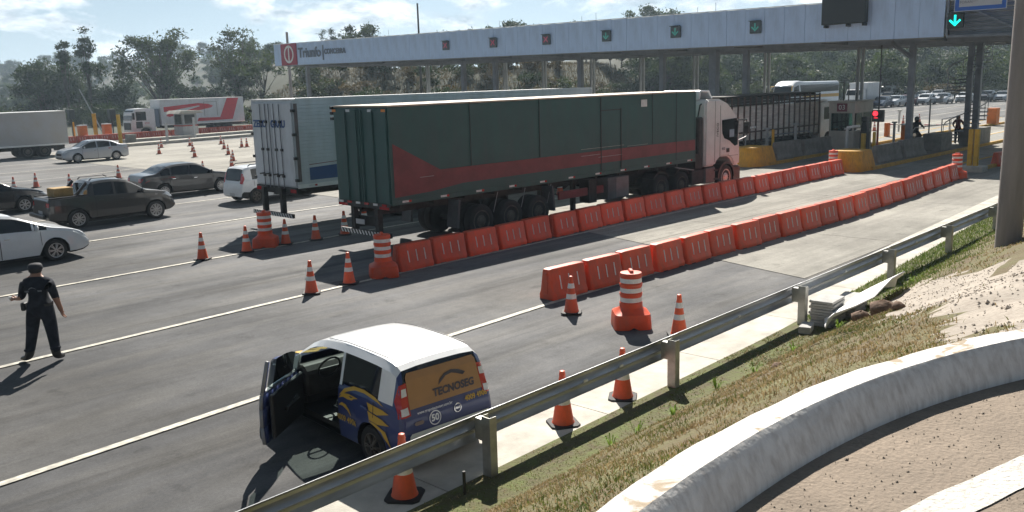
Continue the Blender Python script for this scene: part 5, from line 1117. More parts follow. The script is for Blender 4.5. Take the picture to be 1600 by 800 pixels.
# --- queue beyond the plaza
far = []
fdefs = [(SEDAN, P_NAVY, 'rim_s'), (UNOW, P_WHITE, 'rim_s'), (SEDAN2, P_SILV, 'rim_s'), (PICK, P_CHAR, 'rim_s')]
def queue(x, y, k, paint, lab):
    u, v, _ = gp(x, y); S, p0, rm_ = fdefs[k]; n_ = {0: 'sedan', 1: 'hatchback', 2: 'sedan', 3: 'pickup'}[k]
    rz = R(184) + uni(-.03, .03)
    if k not in FARP: FARP[k] = (car(n_, lab, 'car', S, p0, (u, v, 0), rz, 'cars queuing beyond the plaza', rim=rm_, simple=True)[0], p0); return
    dup(FARP[k][0], (u, v, 0), rz, lab, 'cars queuing beyond the plaza', {FARP[k][1].name: paint})
FARP = {}
QL = [(1378, 168, 0, P_NAVY, 'dark blue sedan at the left end of the queue, beside booth 03'), (1400, 166.5, 2, P_SILV, 'silver sedan in the queue just left of the red car'), (1417, 165, 0, P_RED, 'dark red car in the queue left of the grey column'), (1446, 163.5, 1, P_WHITE, 'white hatchback in the queue just right of the grey column'), (1474, 162, 2, P_SILV, 'silver car at the right end of the middle group of the queue'),
      (1507, 160.5, 2, P_WHITE, 'white car in the queue left of the stair columns'), (1543, 158.8, 3, P_NAVY, 'blue pickup in the queue right of the stair columns'), (1566, 158, 0, P_SILV, 'silver car in the queue next to the concrete pole'), (1592, 157, 0, P_BLACK, 'black car in the queue hidden by the concrete pole'), (1358, 161, 2, P_WHITE, 'white car in the second row of the queue above the booth roof'), (1388, 160, 3, P_CHAR, 'dark pickup in the second row of the queue before the van'), (1440, 157, 1, P_WHITE, 'white hatchback in the second row right of the grey column'), (1466, 156, 3, P_SILV, 'silver pickup roof in the second row of the queue'), (1420, 158, 2, P_CHAR, 'grey car roof in the second row behind the red car')]
for q in QL: queue(*q)
# van
vt = thing('van', 'white passenger van standing tall above the queue beyond the traffic light', 'van', (*gp(1388, 157.5)[:2], 0), R(186))
b = MB(); rg = []
for x, z0_, z1_, h_ in ((-2.9, .5, 2.2, .85), (-2.85, .35, 2.35, .95), (1.2, .3, 2.42, .98), (1.6, .3, 2.25, .97), (2.2, .3, 1.35, .96), (2.75, .35, 1.05, .92), (2.9, .45, .8, .8)): rg.append([(x, -h_, z0_), (x, -h_, z1_ * .55), (x, -h_ * .86, z1_ - .08), (x, -h_ * .6, z1_), (x, h_ * .6, z1_), (x, h_ * .86, z1_ - .08), (x, h_, z1_ * .55), (x, h_, z0_)])
b.loft(rg); b.build('body', P_WHITE, vt, smooth=35)
for s in (1, -1): [MB().box(a, c, s * .955 - .01, s * .955 + .01, 1.30, 1.95).build('side_window', CGLASS, vt, rot=(s * .0, 0, 0)) for a, c in ((-2.6, -1.2), (-1.1, .2), (.3, 1.2))]
MB().add([(1.66, -.80, 2.12), (2.18, -.86, 1.36), (2.18, .86, 1.36), (1.66, .80, 2.12), (1.70, -.80, 2.15), (2.22, -.86, 1.39), (2.22, .86, 1.39), (1.70, .80, 2.15)], [(0, 1, 2, 3), (4, 7, 6, 5), (0, 4, 5, 1), (1, 5, 6, 2), (2, 6, 7, 3), (3, 7, 4, 0)]).build('windscreen', CGLASS, vt)
wheel_meshes('rim_v', .35, .22, STEELRIM, 6)
for x in (-1.7, 1.9):
    for s in (1, -1): put_wheel(vt, 'rim_v', x, s * .86, .35)
# --- bus
u0b, v0b = 98.0, 50.2
bt_ = thing('coach', 'white coach with dark windows and a gold band facing left beyond the plaza', 'bus', (u0b, v0b + 1.28, 0), R(180)); bt_.location = (u0b + 6.2, v0b + 1.28, 0)
b = MB(); rg = []
for x, z1_, h_, z0_ in ((-6.2, 3.45, 1.2, .5), (-6.1, 3.68, 1.28, .4), (3.2, 3.74, 1.28, .35), (4.3, 3.86, 1.28, .35), (5.2, 3.75, 1.27, .35), (5.9, 3.35, 1.24, .35), (6.15, 2.6, 1.2, .4), (6.3, 1.3, 1.15, .45), (6.3, .6, 1.1, .5)): rg.append([(x, -h_, z0_), (x, -h_, z1_ - .35), (x, -h_ * .92, z1_ - .08), (x, -h_ * .75, z1_), (x, h_ * .75, z1_), (x, h_ * .92, z1_ - .08), (x, h_, z1_ - .35), (x, h_, z0_)])
b.loft(rg); b.build('body', P_WHITE, bt_, smooth=35); cbv = bvh_of([b])
dec(cbv, [[(-6.0, 2.45), (4.05, 2.45), (4.35, 3.35), (-6.0, 3.35)]], 'left', .02, 3).build('side_window', CGLASS, bt_, recalc=False); dec(cbv, [[(4.35, 2.2), (5.95, 2.2), (5.75, 3.1), (4.65, 3.35)]], 'left', .02, 3).build('side_window', CGLASS, bt_, recalc=False)
dec(cbv, [[(-1.12, 1.6), (1.12, 1.6), (1.1, 3.2), (-1.1, 3.2)]], 'front', .02, 4).build('windscreen', CGLASS, bt_, recalc=False)
dec(cbv, [[(-6.1, 2.15), (2.8, 2.15), (4.0, 2.02), (2.8, 1.85), (-6.1, 1.75)]], 'left', .02, 3).build('gold_band', mat('gold band film', (.58, .33, .05), .4, var=.05), bt_, recalc=False)
for s in (1, -1): MB().tube([(5.9, s * 1.2, 3.25), (6.5, s * 1.38, 3.2), (6.55, s * 1.4, 2.75)], .05, 6).build('mirror_arm', YELP, bt_, smooth=60)
wheel_meshes('rim_t', .5, .28, STEELRIM, 6, True); wheel_meshes('rim_tl', .5, .28, RIM, 6, True)
for x in (-4.0, -2.7, 3.6):
    for s in (1, -1): put_wheel(bt_, 'rim_t', x, s * 1.1, .5)
# ---------------- trucks ----------------
def boxbody(t, L, w_, z0, z1, skin, roof, name='box_body', ribs=0):
    MB().box(0, L, -w_ / 2, w_ / 2, z0, z1 - .05).build(name, skin, t, bevel=.012)
    MB().box(-.01, L + .01, -w_ / 2 - .012, w_ / 2 + .012, z1 - .048, z1).build('roof_sheet', roof, t, bevel=.01)
    for s in (1, -1): MB().box(-.008, L + .008, s * (w_ / 2 + .008) - .014, s * (w_ / 2 + .008) + .014, z0 - .02, z0 + .11).build('bottom_rail', skin if roof is not TRROOF else TRROOF, t, bevel=.006)
    for x in (-.006, L - .07):
        for s in (1, -1): MB().box(x, x + .076, s * (w_ / 2 + .002) - .012, s * (w_ / 2 + .002) + .012, z0 + .112, z1 - .05).build('corner_post', skin, t)
def wheels_row(t, xs, key, r, w_, y, dual=True):
    for x in xs:
        MB().cyl((x, -y, r), (x, y, r), .08, n=8).build('axle', DARKM, t)
        for s in (1, -1):
            put_wheel(t, key, x, s * y, r)
            if dual: tm, rm = MATS[key]; link('wheel', tm, t, (x, s * (y - .31), r), (0, 0, 0 if s > 0 else PI))
def chassis(t, L, w_, z0, tail=.0):
    for s in (1, -1): MB().box(.15, L - .2, s * .45 - .06, s * .45 + .06, z0 - .32, z0 - .022).build('chassis_rail', DARKM, t)
    for x in np.arange(.3, L, 1.2): MB().box(x, x + .08, -w_ / 2 + .04, w_ / 2 - .04, z0 - .12, z0 - .022).build('cross_member', DARKM, t)
def bumper_bar(t, x, w_, z, drop):
    for s in (.55, -.55): MB().box(x + .0, x + .16, s - .07, s + .07, z + .05, z + drop).build('bumper_strut', DARKM, t)
    b = MB(); n_ = 16; bw = w_ / n_
    MB().box(x - .02, x + .06, -w_ / 2, w_ / 2, z - .07, z + .06).build('bumper', DARKM, t)
    for k in range(n_): b.add([(x - .024, -w_ / 2 + k * bw, z - .065), (x - .024, -w_ / 2 + k * bw + bw * .5, z - .065), (x - .024, -w_ / 2 + (k + 1) * bw, z + .055), (x - .024, -w_ / 2 + (k + .5) * bw, z + .055)], [(0, 1, 2, 3)])
    b.build('bumper_stripes', REFL, t, recalc=False)
def markers(t, L, w_, z, n_, x0=.5):
    for s in (1, -1):
        for k in range(n_):
            x = x0 + k * (L - 2 * x0) / (n_ - 1); q = MB(); q.box(x - .11, x + .11, s * (w_ / 2 + .026) - .004, s * (w_ / 2 + .026) + .004, z - .028, z + .028); q.build('side_reflector', REFL if k % 1 == 0 else REDL, t); MB().box(x + .115, x + .20, s * (w_ / 2 + .026) - .004, s * (w_ / 2 + .026) + .004, z - .028, z + .028).build('side_reflector', REDL, t)
# green semi trailer with white tractor: local x forward from the trailer's rear, y left, origin at centre line
gt = thing('semi_trailer', 'long dark green box semi trailer with a faded red stripe behind the white truck cab', 'trailer', (14.62, 18.95 + 1.22, .012))
L, w_, z0, z1 = 14.7, 2.44, 1.36, 4.02
boxbody(gt, L, w_, z0, z1, TRGREEN, TRTAN); chassis(gt, L, w_, z0)
sd = -w_ / 2 - .018
q = MB(); q.add([(.10, sd, 1.55), (.10, sd, 3.0), (1.75, sd, 2.18), (L - .03, sd, 2.18), (L - .03, sd, 1.78), (2.6, sd, 1.72), (1.4, sd, 1.6)], [(0, 1, 2, 3, 4, 5, 6)]); q.build('red_stripe', TRRED, gt, recalc=False)
for x, za, zb_, wd in ((2.95, 2.2, 4.0, .01), (5.9, 2.2, 4.0, .01), (8.95, 1.5, 3.95, .02), (10.05, 1.5, 3.55, .02), (11.9, 2.2, 4.0, .01), (13.4, 1.5, 4.0, .01)): MB().box(x - wd, x + wd, sd - .006, sd + .004, za, zb_).build('panel_seam', BLACKP, gt)
MB().box(8.95, 10.05, sd - .006, sd + .004, 3.50, 3.53).build('panel_seam', BLACKP, gt); MB().box(11.2, 11.55, sd - .008, sd, 3.55, 3.80).build('white_notice', REFL, gt)
for (a, c, z) in ((7.9, 10.2, 2.28), (10.4, 11.6, 2.22), (7.9, 8.9, 2.06), (8.8, 10.1, 1.96), (1.0, 1.5, 2.02)): MB().box(a, c, sd - .004, sd + .002, z, z + .012).build('scratch', mat('bare scratch', (.34, .33, .31), .6, var=.2), gt)
markers(gt, L, w_, 1.42, 11, .45)
for s in (1, -1): MB().box(-.045, -.008, s * .60 - .585, s * .60 + .585, z0 + .03, z1 - .10).build('rear_door', TRGREEN, gt, bevel=.01)
for y in (.12, -.12, .62, -.62): MB().cyl((-.07, y, z0 + .02), (-.07, y, z1 - .12), .02, n=8).build('lock_rod', TRGREEN, gt)
for y in (1.16, .5, -.5, -1.1): MB().box(-.05, -.046, y - .09, y + .09, z1 - .17, z1 - .10).build('marker_lamp', CLRL if abs(y) < 1 else ORL, gt)
for z in (z1 - .05, z1 - .2, z1 - .35): MB().box(-.08, .02, w_ / 2 - .0, w_ / 2 + .09, z - .05, z + .03).build('hinge', DARKM, gt)
MB().box(-.052, -.046, -1.2, 1.2, z0 - .14, z0 + .02).build('rear_sill', DARKM, gt)
for k in range(6): MB().box(-.062, -.053, -1.05 + k * .4, -.85 + k * .4, z0 - .05, z0 + .01).build('rear_reflector', REFL if k % 2 else REDL, gt)
for y in (.95, -.95): MB().box(-.07, -.053, y - .2, y + .2, z0 - .13, z0 - .06).build('taillight', REDL, gt)
MB().box(-.061, -.053, .0, .4, .74, .88).build('number_plate', PLATE, gt); bumper_bar(gt, -.05, 2.3, .52, .75); MB().box(.12, .16, -.3, .6, .68, .95).build('plate_panel', DARKM, gt)
wheels_row(gt, (3.32, 4.58, 5.83), 'rim_t', .5, .28, 1.06)
for x in (2.55, 6.55):
    for s in (1, -1): MB().prism([(x - .25, 1.25), (x - .18, 1.25), (x - .28 if x < 5 else x - .1, .45), (x - .36 if x < 5 else x - .18, .45)], 'y', s * 1.05 - .3, s * 1.05 + .15).build('mudguard', mat('grey mudguard', (.08, .085, .09), .6, var=.2), gt)
for x in (3.9, 5.1, 6.3): MB().bar((x + .12, -1.2, 1.3), (x - .12, -1.24, .72), .015, .015).build('brake_line', STEELL, gt)
MB().box(8.35, 8.75, -1.18, -.75, .45, 1.25).build('spare_carrier', DARKM, gt); MB().box(9.35, 10.55, -1.20, -.55, .45, 1.22).build('toolbox', mat('dull grey toolbox', (.10, .105, .11), .6, var=.2), gt, bevel=.02); MB().box(9.80, 10.50, -1.212, -1.203, .5, 1.18).build('toolbox_door', mat('pinkish grey panel', (.24, .205, .20), .6, var=.15), gt, bevel=.003)
for s in (1, -1): MB().bar((8.0, s * .75, 1.25), (8.0, s * .75, .1), .14, .14).build('landing_leg', DARKM, gt); MB().box(7.85, 8.15, s * .75 - .15, s * .75 + .15, .06, .1).build('landing_foot', DARKM, gt)
MB().box(6.9, 9.2, -1.12, -1.04, .72, .98).build('side_guard', TRRED, gt)
# white tractor
tr = thing('truck_tractor', 'white tractor truck with a rounded high roof pulling the green trailer', 'truck', (14.62, 18.95 + 1.22, .012))
F = 18.1
b = MB(); pr = [(15.45, 1.05), (15.45, 3.55), (15.6, 3.68), (16.5, 3.66), (17.15, 3.45), (17.7, 3.05), (17.95, 2.75), (18.02, 2.0), (18.08, 1.35), (18.06, .95), (17.55, .95), (17.45, 1.2), (17.15, 1.36), (16.6, 1.36), (16.3, 1.2), (16.2, 1.05)]
b.prism(pr, 'y', -1.2, 1.2); b.build('cab', mat('off white cab paint', (.66, .65, .645), .35, var=.08, scale=2, coat=.4), tr, bevel=.07, seg=3, smooth=40)
cbv2 = bvh_of([b])
dec(cbv2, [[(16.62, 2.82), (17.72, 2.86), (17.86, 2.7), (17.84, 1.78), (17.62, 1.74), (17.2, 1.98), (16.8, 2.1), (16.66, 2.3)]], 'right', .012, 1).build('side_window', CGLASS, tr, recalc=False)
dec(cbv2, [[(16.62, 2.82), (17.72, 2.86), (17.86, 2.7), (17.84, 1.78), (17.62, 1.74), (17.2, 1.98), (16.8, 2.1), (16.66, 2.3)]], 'left', .012, 1).build('side_window', CGLASS, tr, recalc=False)
MB().box(17.2, 17.55, -1.218, -1.214, 2.12, 2.42).build('painted_reflection', mat('painted pale blue reflection', (.25, .34, .42), .3, var=.1), tr)  # reflection in the cab window painted as a flat pale blue panel
dec(cbv2, [rrect(-1.05, 1.05, 1.95, 2.85, .08)], 'front', .02, 2).build('windscreen', CGLASS, tr, recalc=False)
for a in ((16.50, 16.515, 1.3, 3.4), (16.5, 17.9, 1.36, 1.372), (16.12, 16.13, 1.2, 3.6)): MB().box(a[0], a[1], -1.212, -1.206, a[2], a[3]).build('door_seam', BLACKP, tr)
MB().box(17.0, 17.2, -1.225, -1.206, 1.52, 1.68).build('door_handle', BLACKP, tr)
text_mb('IVECO', .19, .006, Matrix.Translation((16.32, -1.216, 2.46)) @ Matrix(((0, -1, 0, 0), (0, 0, -1, 0), (1, 0, 0, 0), (0, 0, 0, 1))) @ Matrix.Rotation(0, 4, 'Z')).build('brand_letters', BLACKP, tr)
text_mb('450', .16, .006, faceM((16.75, -1.215, 1.68), (1, 0, 0), (0, 0, 1))).build('model_letters', LTXT, tr)
MB().prism([(15.5, 3.66), (15.52, 3.98), (15.62, 4.02), (16.25, 4.0), (16.5, 3.68), (16.4, 3.68), (16.2, 3.93), (15.66, 3.95), (15.6, 3.68)], 'y', -.85, .85).build('roof_visor', WHITEP, tr, bevel=.015); MB().cyl((15.75, -1.0, 3.6), (15.78, -1.0, 2.9), .03, n=6).build('snorkel_stay', BLACKP, tr)
MB().box(15.1, 15.42, -1.12, -.72, 1.5, 3.0).build('exhaust_stack', DARKM, tr, bevel=.05); MB().box(14.9, 15.42, -1.1, 1.1, 1.0, 1.6).build('rear_cab_deck', DARKM, tr); MB().tube([(15.35, -.9, 2.95), (15.35, -1.0, 3.45), (15.42, -1.02, 3.5)], .03, 6).build('air_pipe', BLACKP, tr)
MB().box(17.5, 18.14, -1.2, 1.2, .32, .93).build('front_bumper', BLACKP, tr, bevel=.06, seg=2); MB().box(15.5, 16.25, -1.18, -.6, .38, 1.02).build('fuel_tank', mat('dull tank', (.13, .13, .135), .5, .5, var=.2), tr, bevel=.05); MB().box(14.6, 15.45, -1.15, -.6, .42, .98).build('battery_box', DARKM, tr, bevel=.03)
b = MB(); aa = [PI * k / 10 for k in range(11)]; b.prism([(17.0 + .66 * math.cos(a), .52 + .66 * math.sin(a)) for a in aa] + [(17.0 - .56 * math.cos(a), .52 + .56 * math.sin(a)) for a in aa], 'y', -1.23, -.75); b.build('wheel_arch', BLACKP, tr)
for k, z in enumerate((.5, .85)): MB().box(16.12, 16.42, -1.22, -.9, z, z + .05).build('step', DARKM, tr)
for s in (1, -1): MB().tube([(17.85, s * 1.18, 2.78), (18.15, s * 1.42, 2.78), (18.17, s * 1.44, 2.1), (17.95, s * 1.2, 1.95)], .025, 6).build('mirror_arm', BLACKP, tr, smooth=60); MB().box(18.08, 18.22, s * 1.43 - .13, s * 1.43 + .13, 2.2, 2.7).build('mirror', BLACKP, tr, bevel=.03)
MB().box(12.0, 17.9, -.45, -.35, .62, .9).build('frame_rail', DARKM, tr); MB().box(12.0, 17.9, .35, .45, .62, .9).build('frame_rail', DARKM, tr); MB().lathe([(.6, .98), (.6, 1.06), (.3, 1.1)], 20, c=(13.2, 0, 0)).build('fifth_wheel', DARKM, tr)
wheels_row(tr, (12.5, 13.85), 'rim_t', .52, .28, 1.06); wheels_row(tr, (17.0,), 'rim_tl', .52, .28, 1.06, False)
for x in (12.5, 13.85): b = MB(); b.prism([(x + .62 * math.cos(a), .55 + .62 * math.sin(a)) for a in aa[2:9]] + [(x - .58 * math.cos(a), .55 + .58 * math.sin(a)) for a in aa[2:9]], 'y', -1.2, -.65); b.build('mudguard', BLACKP, tr)
MB().bar((13.4, -1.2, 1.22), (14.6, -1.22, 1.02), .05, .03).build('mudguard_edge', STEELL, tr)
# white semi trailer ZERO GRAU
zt_ = thing('semi_trailer', 'white refrigerated semi trailer with blue lettering on its rear doors', 'trailer', (15.36, 24.72 + 1.25, .012))
L, w_, z0, z1 = 14.8, 2.5, 1.40, 4.22
boxbody(zt_, L, w_, z0, z1, TRWHITE, TRROOF); chassis(zt_, L, w_, z0)
for k in range(24): z = z0 + .16 + k * .112; MB().box(.1, L - .1, -w_ / 2 - .016, -w_ / 2 - .001, z, z + .10).build('side_plank', TRWHITE, zt_, bevel=.004)
for s in (1, -1): MB().box(-.055, -.008, s * .615 - .60, s * .615 + .60, z0 + .05, z1 - .12).build('rear_door', TRWHITE, zt_, bevel=.012)
for y in (.30, .62, -.22, -.55, .08): MB().cyl((-.085, y, z0 - .04), (-.085, y, z1 - .14), .015, n=8).build('lock_rod', mat('dark lock rod', (.17, .18, .20), .5, .3, var=.1), zt_)
for y in (.30, .62, -.22, -.55):
    for z in (z0 + .35, z0 + 1.2, z0 + 2.1): MB().box(-.10, -.056, y - .06, y + .06, z - .04, z + .04).build('rod_bracket', DARKM, zt_)
    MB().bar((-.10, y - .05, z0 + .42), (-.10, y + .26, z0 + .38), .03, .04).build('lock_handle', DARKM, zt_)
for s in (1, -1):
    for z in (z0 + .25, z0 + .95, z0 + 1.7, z0 + 2.45): MB().box(-.07, .02, s * (w_ / 2 + .01) - .09, s * (w_ / 2 + .01) + .06, z - .045, z + .045).build('hinge', DARKM, zt_)
text_mb('ZERO', .32, .006, faceM((-.066, .71, 3.42), (0, -1, 0), (0, 0, 1)), None, .012).build('letters', BLUEG, zt_); text_mb('GRAU', .32, .006, faceM((-.066, -.40, 3.42), (0, -1, 0), (0, 0, 1)), None, .012).build('letters', BLUEG, zt_)
sd = -w_ / 2 - .020
q = MB(); q.add([(.45, sd, 1.62), (.45, sd, 2.02), (L, sd, 2.55), (L, sd, 1.62)], [(0, 1, 2, 3)]); q.add([(3.0, sd, 2.75), (3.05, sd, 2.98), (3.9, sd, 3.35), (5.2, sd, 3.4), (5.2, sd, 2.75)], [(0, 1, 2, 3, 4)]); q.build('blue_graphic', BLUEG, zt_, recalc=False)
MB().bar((.45, sd, 2.12), (L, sd, 2.66), .008, .02).build('pinstripe', TRRED, zt_); MB().box(.02, .14, sd - .012, sd + .01, z0 + .2, z1 - .15).build('corner_rail', mat('brownish rail', (.16, .12, .115), .6, var=.2), zt_)
markers(zt_, L, w_, 1.45, 9, .5); bumper_bar(zt_, -.25, 2.45, .52, .85)
MB().box(-.06, .1, -1.22, 1.22, z0 - .22, z0 - .0).build('rear_sill', DARKM, zt_)
for y in (1.05, -1.05): MB().box(-.075, -.062, y - .16, y + .16, z0 - .16, z0 - .05).build('taillight', REDL, zt_)
wheels_row(zt_, (4.2, 5.45, 6.7), 'rim_t', .5, .28, 1.08); [MB().bar((10.5, s * .8, 1.3), (10.5, s * .8, .1), .14, .14).build('landing_leg', DARKM, zt_) for s in (1, -1)]
zc = thing('truck_tractor', 'tractor truck almost wholly hidden in front of the white refrigerated trailer', 'truck', (15.36, 24.72 + 1.25, .012))
MB().prism([(15.5, .95), (15.5, 3.4), (16.9, 3.4), (17.6, 2.8), (17.7, .6), (15.5, .6)], 'y', -1.18, 1.18).build('cab', WHITEP, zc, bevel=.06); MB().box(12.2, 17.4, -.45, .45, .6, .9).build('frame_rail', DARKM, zc); wheels_row(zc, (12.9, 14.2, 16.7), 'rim_t', .5, .28, 1.06, False)
# livestock truck
lv = thing('livestock_truck', 'livestock truck with grey board sides and dark stakes beside booth 03', 'truck', (41.4, 25.0 + 1.2, .012))
L, w_, z0, z1 = 10.9, 2.45, 1.05, 3.42
MB().box(0, L, -w_ / 2, w_ / 2, z0 - .14, z0).build('deck', DARKM, lv)
for s in (1, -1):
    for k in range(12):
        z = z0 + .02 + k * .152; MB().box(.02, L, s * (w_ / 2 - .03) - .02, s * (w_ / 2 - .03) + .02, z, z + .142).build('side_board', WOOD, lv)
    for k in range(3): z = 2.93 + k * .16; MB().box(.0, L, s * (w_ / 2 - .03) - .02, s * (w_ / 2 - .03) + .02, z, z + .10).build('upper_rail', DARKM, lv)
    for k in range(18): x = .05 + k * (L - .1) / 17; MB().box(x - .04, x + .04, s * (w_ / 2 + .022) - .03, s * (w_ / 2 + .022) + .03, z0 - .1, z1 - .02).build('stake', mat('rust brown stake', (.085, .05, .04), .7, var=.25), lv)
    MB().box(0, L, s * (w_ / 2 + .055) - .012, s * (w_ / 2 + .055) + .012, z0 + .42, z0 + .50).build('side_band', mat('rust brown stake', (.085, .05, .04)), lv)
for k in range(9): z = z0 + .02 + k * .24; MB().box(-.05, 0.015, -w_ / 2, w_ / 2, z, z + .225).build('tail_board', BROWN, lv)
for k in range(12): x = .4 + k * .9; MB().box(x, x + .07, -w_ / 2 + .02, w_ / 2 - .02, z1 - .08, z1 - .0).build('roof_bow', DARKM, lv)
MB().box(-.04, L + .04, -w_ / 2 - .03, w_ / 2 + .03, z1 - .0, z1 + .07).build('roof_tarp', DARKM, lv, bevel=.02)
chassis(lv, L, w_, z0 - .12); wheels_row(lv, (2.3, 3.6, 9.6), 'rim_t', .5, .28, 1.06)
MB().prism([(11.2, .6), (11.2, 2.75), (12.3, 2.85), (12.95, 2.7), (13.15, 1.8), (13.2, .5), (11.2, .5)], 'y', -1.15, 1.15).build('cab', WHITEP, lv, bevel=.07, seg=2); MB().box(11.7, 12.7, -1.162, -1.155, 1.75, 2.5).build('side_window', CGLASS, lv); MB().box(11.25, 12.4, -1.05, 1.05, 2.86, 2.98).build('roof_hatch', WHITEP, lv, bevel=.03); wheels_row(lv, (12.3,), 'rim_t', .5, .28, 1.04, False)
# red and white box truck far left, facing left
rw = thing('box_truck', 'white box truck with a big red zigzag graphic facing left by the far trees', 'truck', (53.1, 97.2, 0), R(180))
L, w_, z0, z1 = 9.95, 2.5, 1.12, 3.92
boxbody(rw, L, w_, z0, z1, TRWHITE, TRROOF); chassis(rw, L, w_, z0)
sd = w_ / 2 + .02; q = MB()
def fx(x): return L - x                                                   # picture runs left to right from the cab end
for p in ([(.35, 2.55), (.35, 3.08), (4.35, 3.38), (5.6, 3.25), (6.15, 3.05), (5.9, 2.85), (4.6, 2.62), (2.6, 2.35), (.95, 2.0), (.55, 2.12), (.75, 2.30), (2.6, 2.55), (4.55, 3.02), (4.45, 3.12), (3.9, 3.06)],
          [(4.1, 1.38), (4.3, 1.75), (6.9, 1.72), (7.9, 3.84), (9.35, 3.84), (8.45, 1.45), (6.2, 1.40)]): q.add([(fx(x), sd, z) for x, z in p], [tuple(range(len(p)))])
q.build('red_graphic', REDG, rw, recalc=False)
for x in (5.05, 6.6): MB().box(fx(x) - .015, fx(x) + .015, sd - .004, sd + .004, 1.9, 3.5).build('door_seam', DARKM, rw)
MB().box(fx(6.6), fx(5.05), sd - .004, sd + .004, 3.47, 3.5).build('door_seam', DARKM, rw)
wheels_row(rw, (2.0, 3.2), 'rim_t', .5, .28, 1.06); wheels_row(rw, (11.7,), 'rim_t', .5, .28, 1.05, False)
MB().prism([(10.6, .6), (10.6, 2.95), (11.4, 3.05), (12.7, 3.0), (13.0, 2.6), (13.15, 1.6), (13.2, .55), (12.3, .55), (12.2, .95), (11.9, 1.1), (11.4, 1.1), (11.1, .9), (11.0, .6)], 'y', -1.2, 1.2).build('cab', WHITEP, rw, bevel=.06, seg=2)
MB().box(11.6, 12.7, 1.203, 1.213, 1.75, 2.7).build('side_window', CGLASS, rw); MB().add([(12.86, -1.05, 2.85), (13.14, -1.08, 1.8), (13.14, 1.08, 1.8), (12.86, 1.05, 2.85), (12.9, -1.05, 2.85), (13.18, -1.08, 1.8), (13.18, 1.08, 1.8), (12.9, 1.05, 2.85)], [(0, 1, 2, 3), (4, 7, 6, 5), (0, 4, 5, 1), (1, 5, 6, 2), (2, 6, 7, 3), (3, 7, 4, 0)]).build('windscreen', CGLASS, rw)
MB().box(13.18, 13.24, -.85, .85, .8, 1.55).build('grille', BLACKP, rw, bevel=.02); MB().box(12.05, 12.75, 1.203, 1.215, .95, 1.65).build('dark_door_panel', BLACKP, rw); MB().box(12.95, 13.15, 1.25, 1.5, 1.9, 2.6).build('mirror', BLACKP, rw, bevel=.02)
MB().box(10.05, 10.5, -1.0, 1.0, 1.0, 2.9).build('bulkhead', mat('blue grey bulkhead', (.16, .21, .28), .6, var=.1), rw)
text_mb('2729', .26, .006, faceM((11.55, 1.205, 1.45), (-1, 0, 0), (0, 0, 1))).build('door_letters', REDG, rw)
# white box truck cut by the left edge
wb = thing('box_truck', 'plain white box truck cut off by the left edge on the far carriageway', 'truck', (25.55, 73.7 + 1.25, 0), R(180))
L, w_, z0, z1 = 9.0, 2.5, .88, 3.46
boxbody(wb, L, w_, z0, z1, mat('greyish white box sheet', (.46, .465, .48), .5, var=.08, scale=1, col2=(.40, .38, .36)), TRROOF); chassis(wb, L, w_, z0); wheels_row(wb, (1.8, 3.0), 'rim_t', .48, .28, 1.06); MB().box(.0, .1, -1.1, 1.1, .42, .55).build('bumper', DARKM, wb); MB().box(.3, 1.1, 1.05, 1.15, .45, .8).build('mud_flap', BLACKP, wb)
MB().prism([(9.3, .6), (9.3, 2.9), (10.6, 2.95), (11.2, 2.5), (11.4, .5), (9.3, .5)], 'y', -1.15, 1.15).build('cab', WHITEP, wb, bevel=.06); wheels_row(wb, (10.3,), 'rim_t', .48, .28, 1.04, False)
# white box truck behind the coach
gb_ = thing('box_truck', 'grey white box truck queuing just behind the coach', 'truck', (*gp(1338, 160)[:2], 0), R(184)); gb_.location = (121, 50.5, 0)
boxbody(gb_, 5.0, 2.4, 1.0, 3.3, TRWHITE, TRROOF); MB().prism([(5.2, .5), (5.2, 2.4), (6.2, 2.45), (6.7, 1.8), (6.9, .5)], 'y', -1.05, 1.05).build('cab', WHITEP, gb_, bevel=.05); MB().add([(6.28, -.95, 2.36), (6.72, -.98, 1.72), (6.72, .98, 1.72), (6.28, .95, 2.36), (6.32, -.95, 2.38), (6.76, -.98, 1.74), (6.76, .98, 1.74), (6.32, .95, 2.38)], [(0, 1, 2, 3), (4, 7, 6, 5), (0, 4, 5, 1), (1, 5, 6, 2), (2, 6, 7, 3), (3, 7, 4, 0)]).build('windscreen', CGLASS, gb_); wheels_row(gb_, (1.2, 6.0), 'rim_t', .45, .28, 1.0, False)
# ---------------- people ----------------
def person(label, loc, rz, J, R_, links, mats, zones, group=None, cap=None, extra=None):
    """one skinned body: J joint positions, R_ radii, links edges; zones(co) gives the material index per face"""
    t = thing('person', label, 'person', loc, rz, group)
    me = bpy.data.meshes.new('body'); ks = list(J); ix = {k: i for i, k in enumerate(ks)}
    me.from_pydata([J[k] for k in ks], [(ix[a], ix[b]) for a, b in links], [])
    o = bpy.data.objects.new('body', me); COL.objects.link(o)
    o.modifiers.new('skin', 'SKIN'); 
    for i, k in enumerate(ks):
        r_ = R_[k]; r_ = r_ if isinstance(r_, tuple) else (r_, r_); me.skin_vertices[0].data[i].radius = r_; me.skin_vertices[0].data[i].use_root = (k == 'pelvis')
    s = o.modifiers.new('sub', 'SUBSURF'); s.levels = 2; s.render_levels = 2
    bpy.context.view_layer.update(); m2 = bpy.data.meshes.new_from_object(o.evaluated_get(bpy.context.evaluated_depsgraph_get())); bpy.data.objects.remove(o)
    m2.name = 'body'; m2.materials.clear(); [m2.materials.append(m) for m in mats]
    for p in m2.polygons: p.material_index = zones(p.center); p.use_smooth = True
    link('body', m2, t); return t
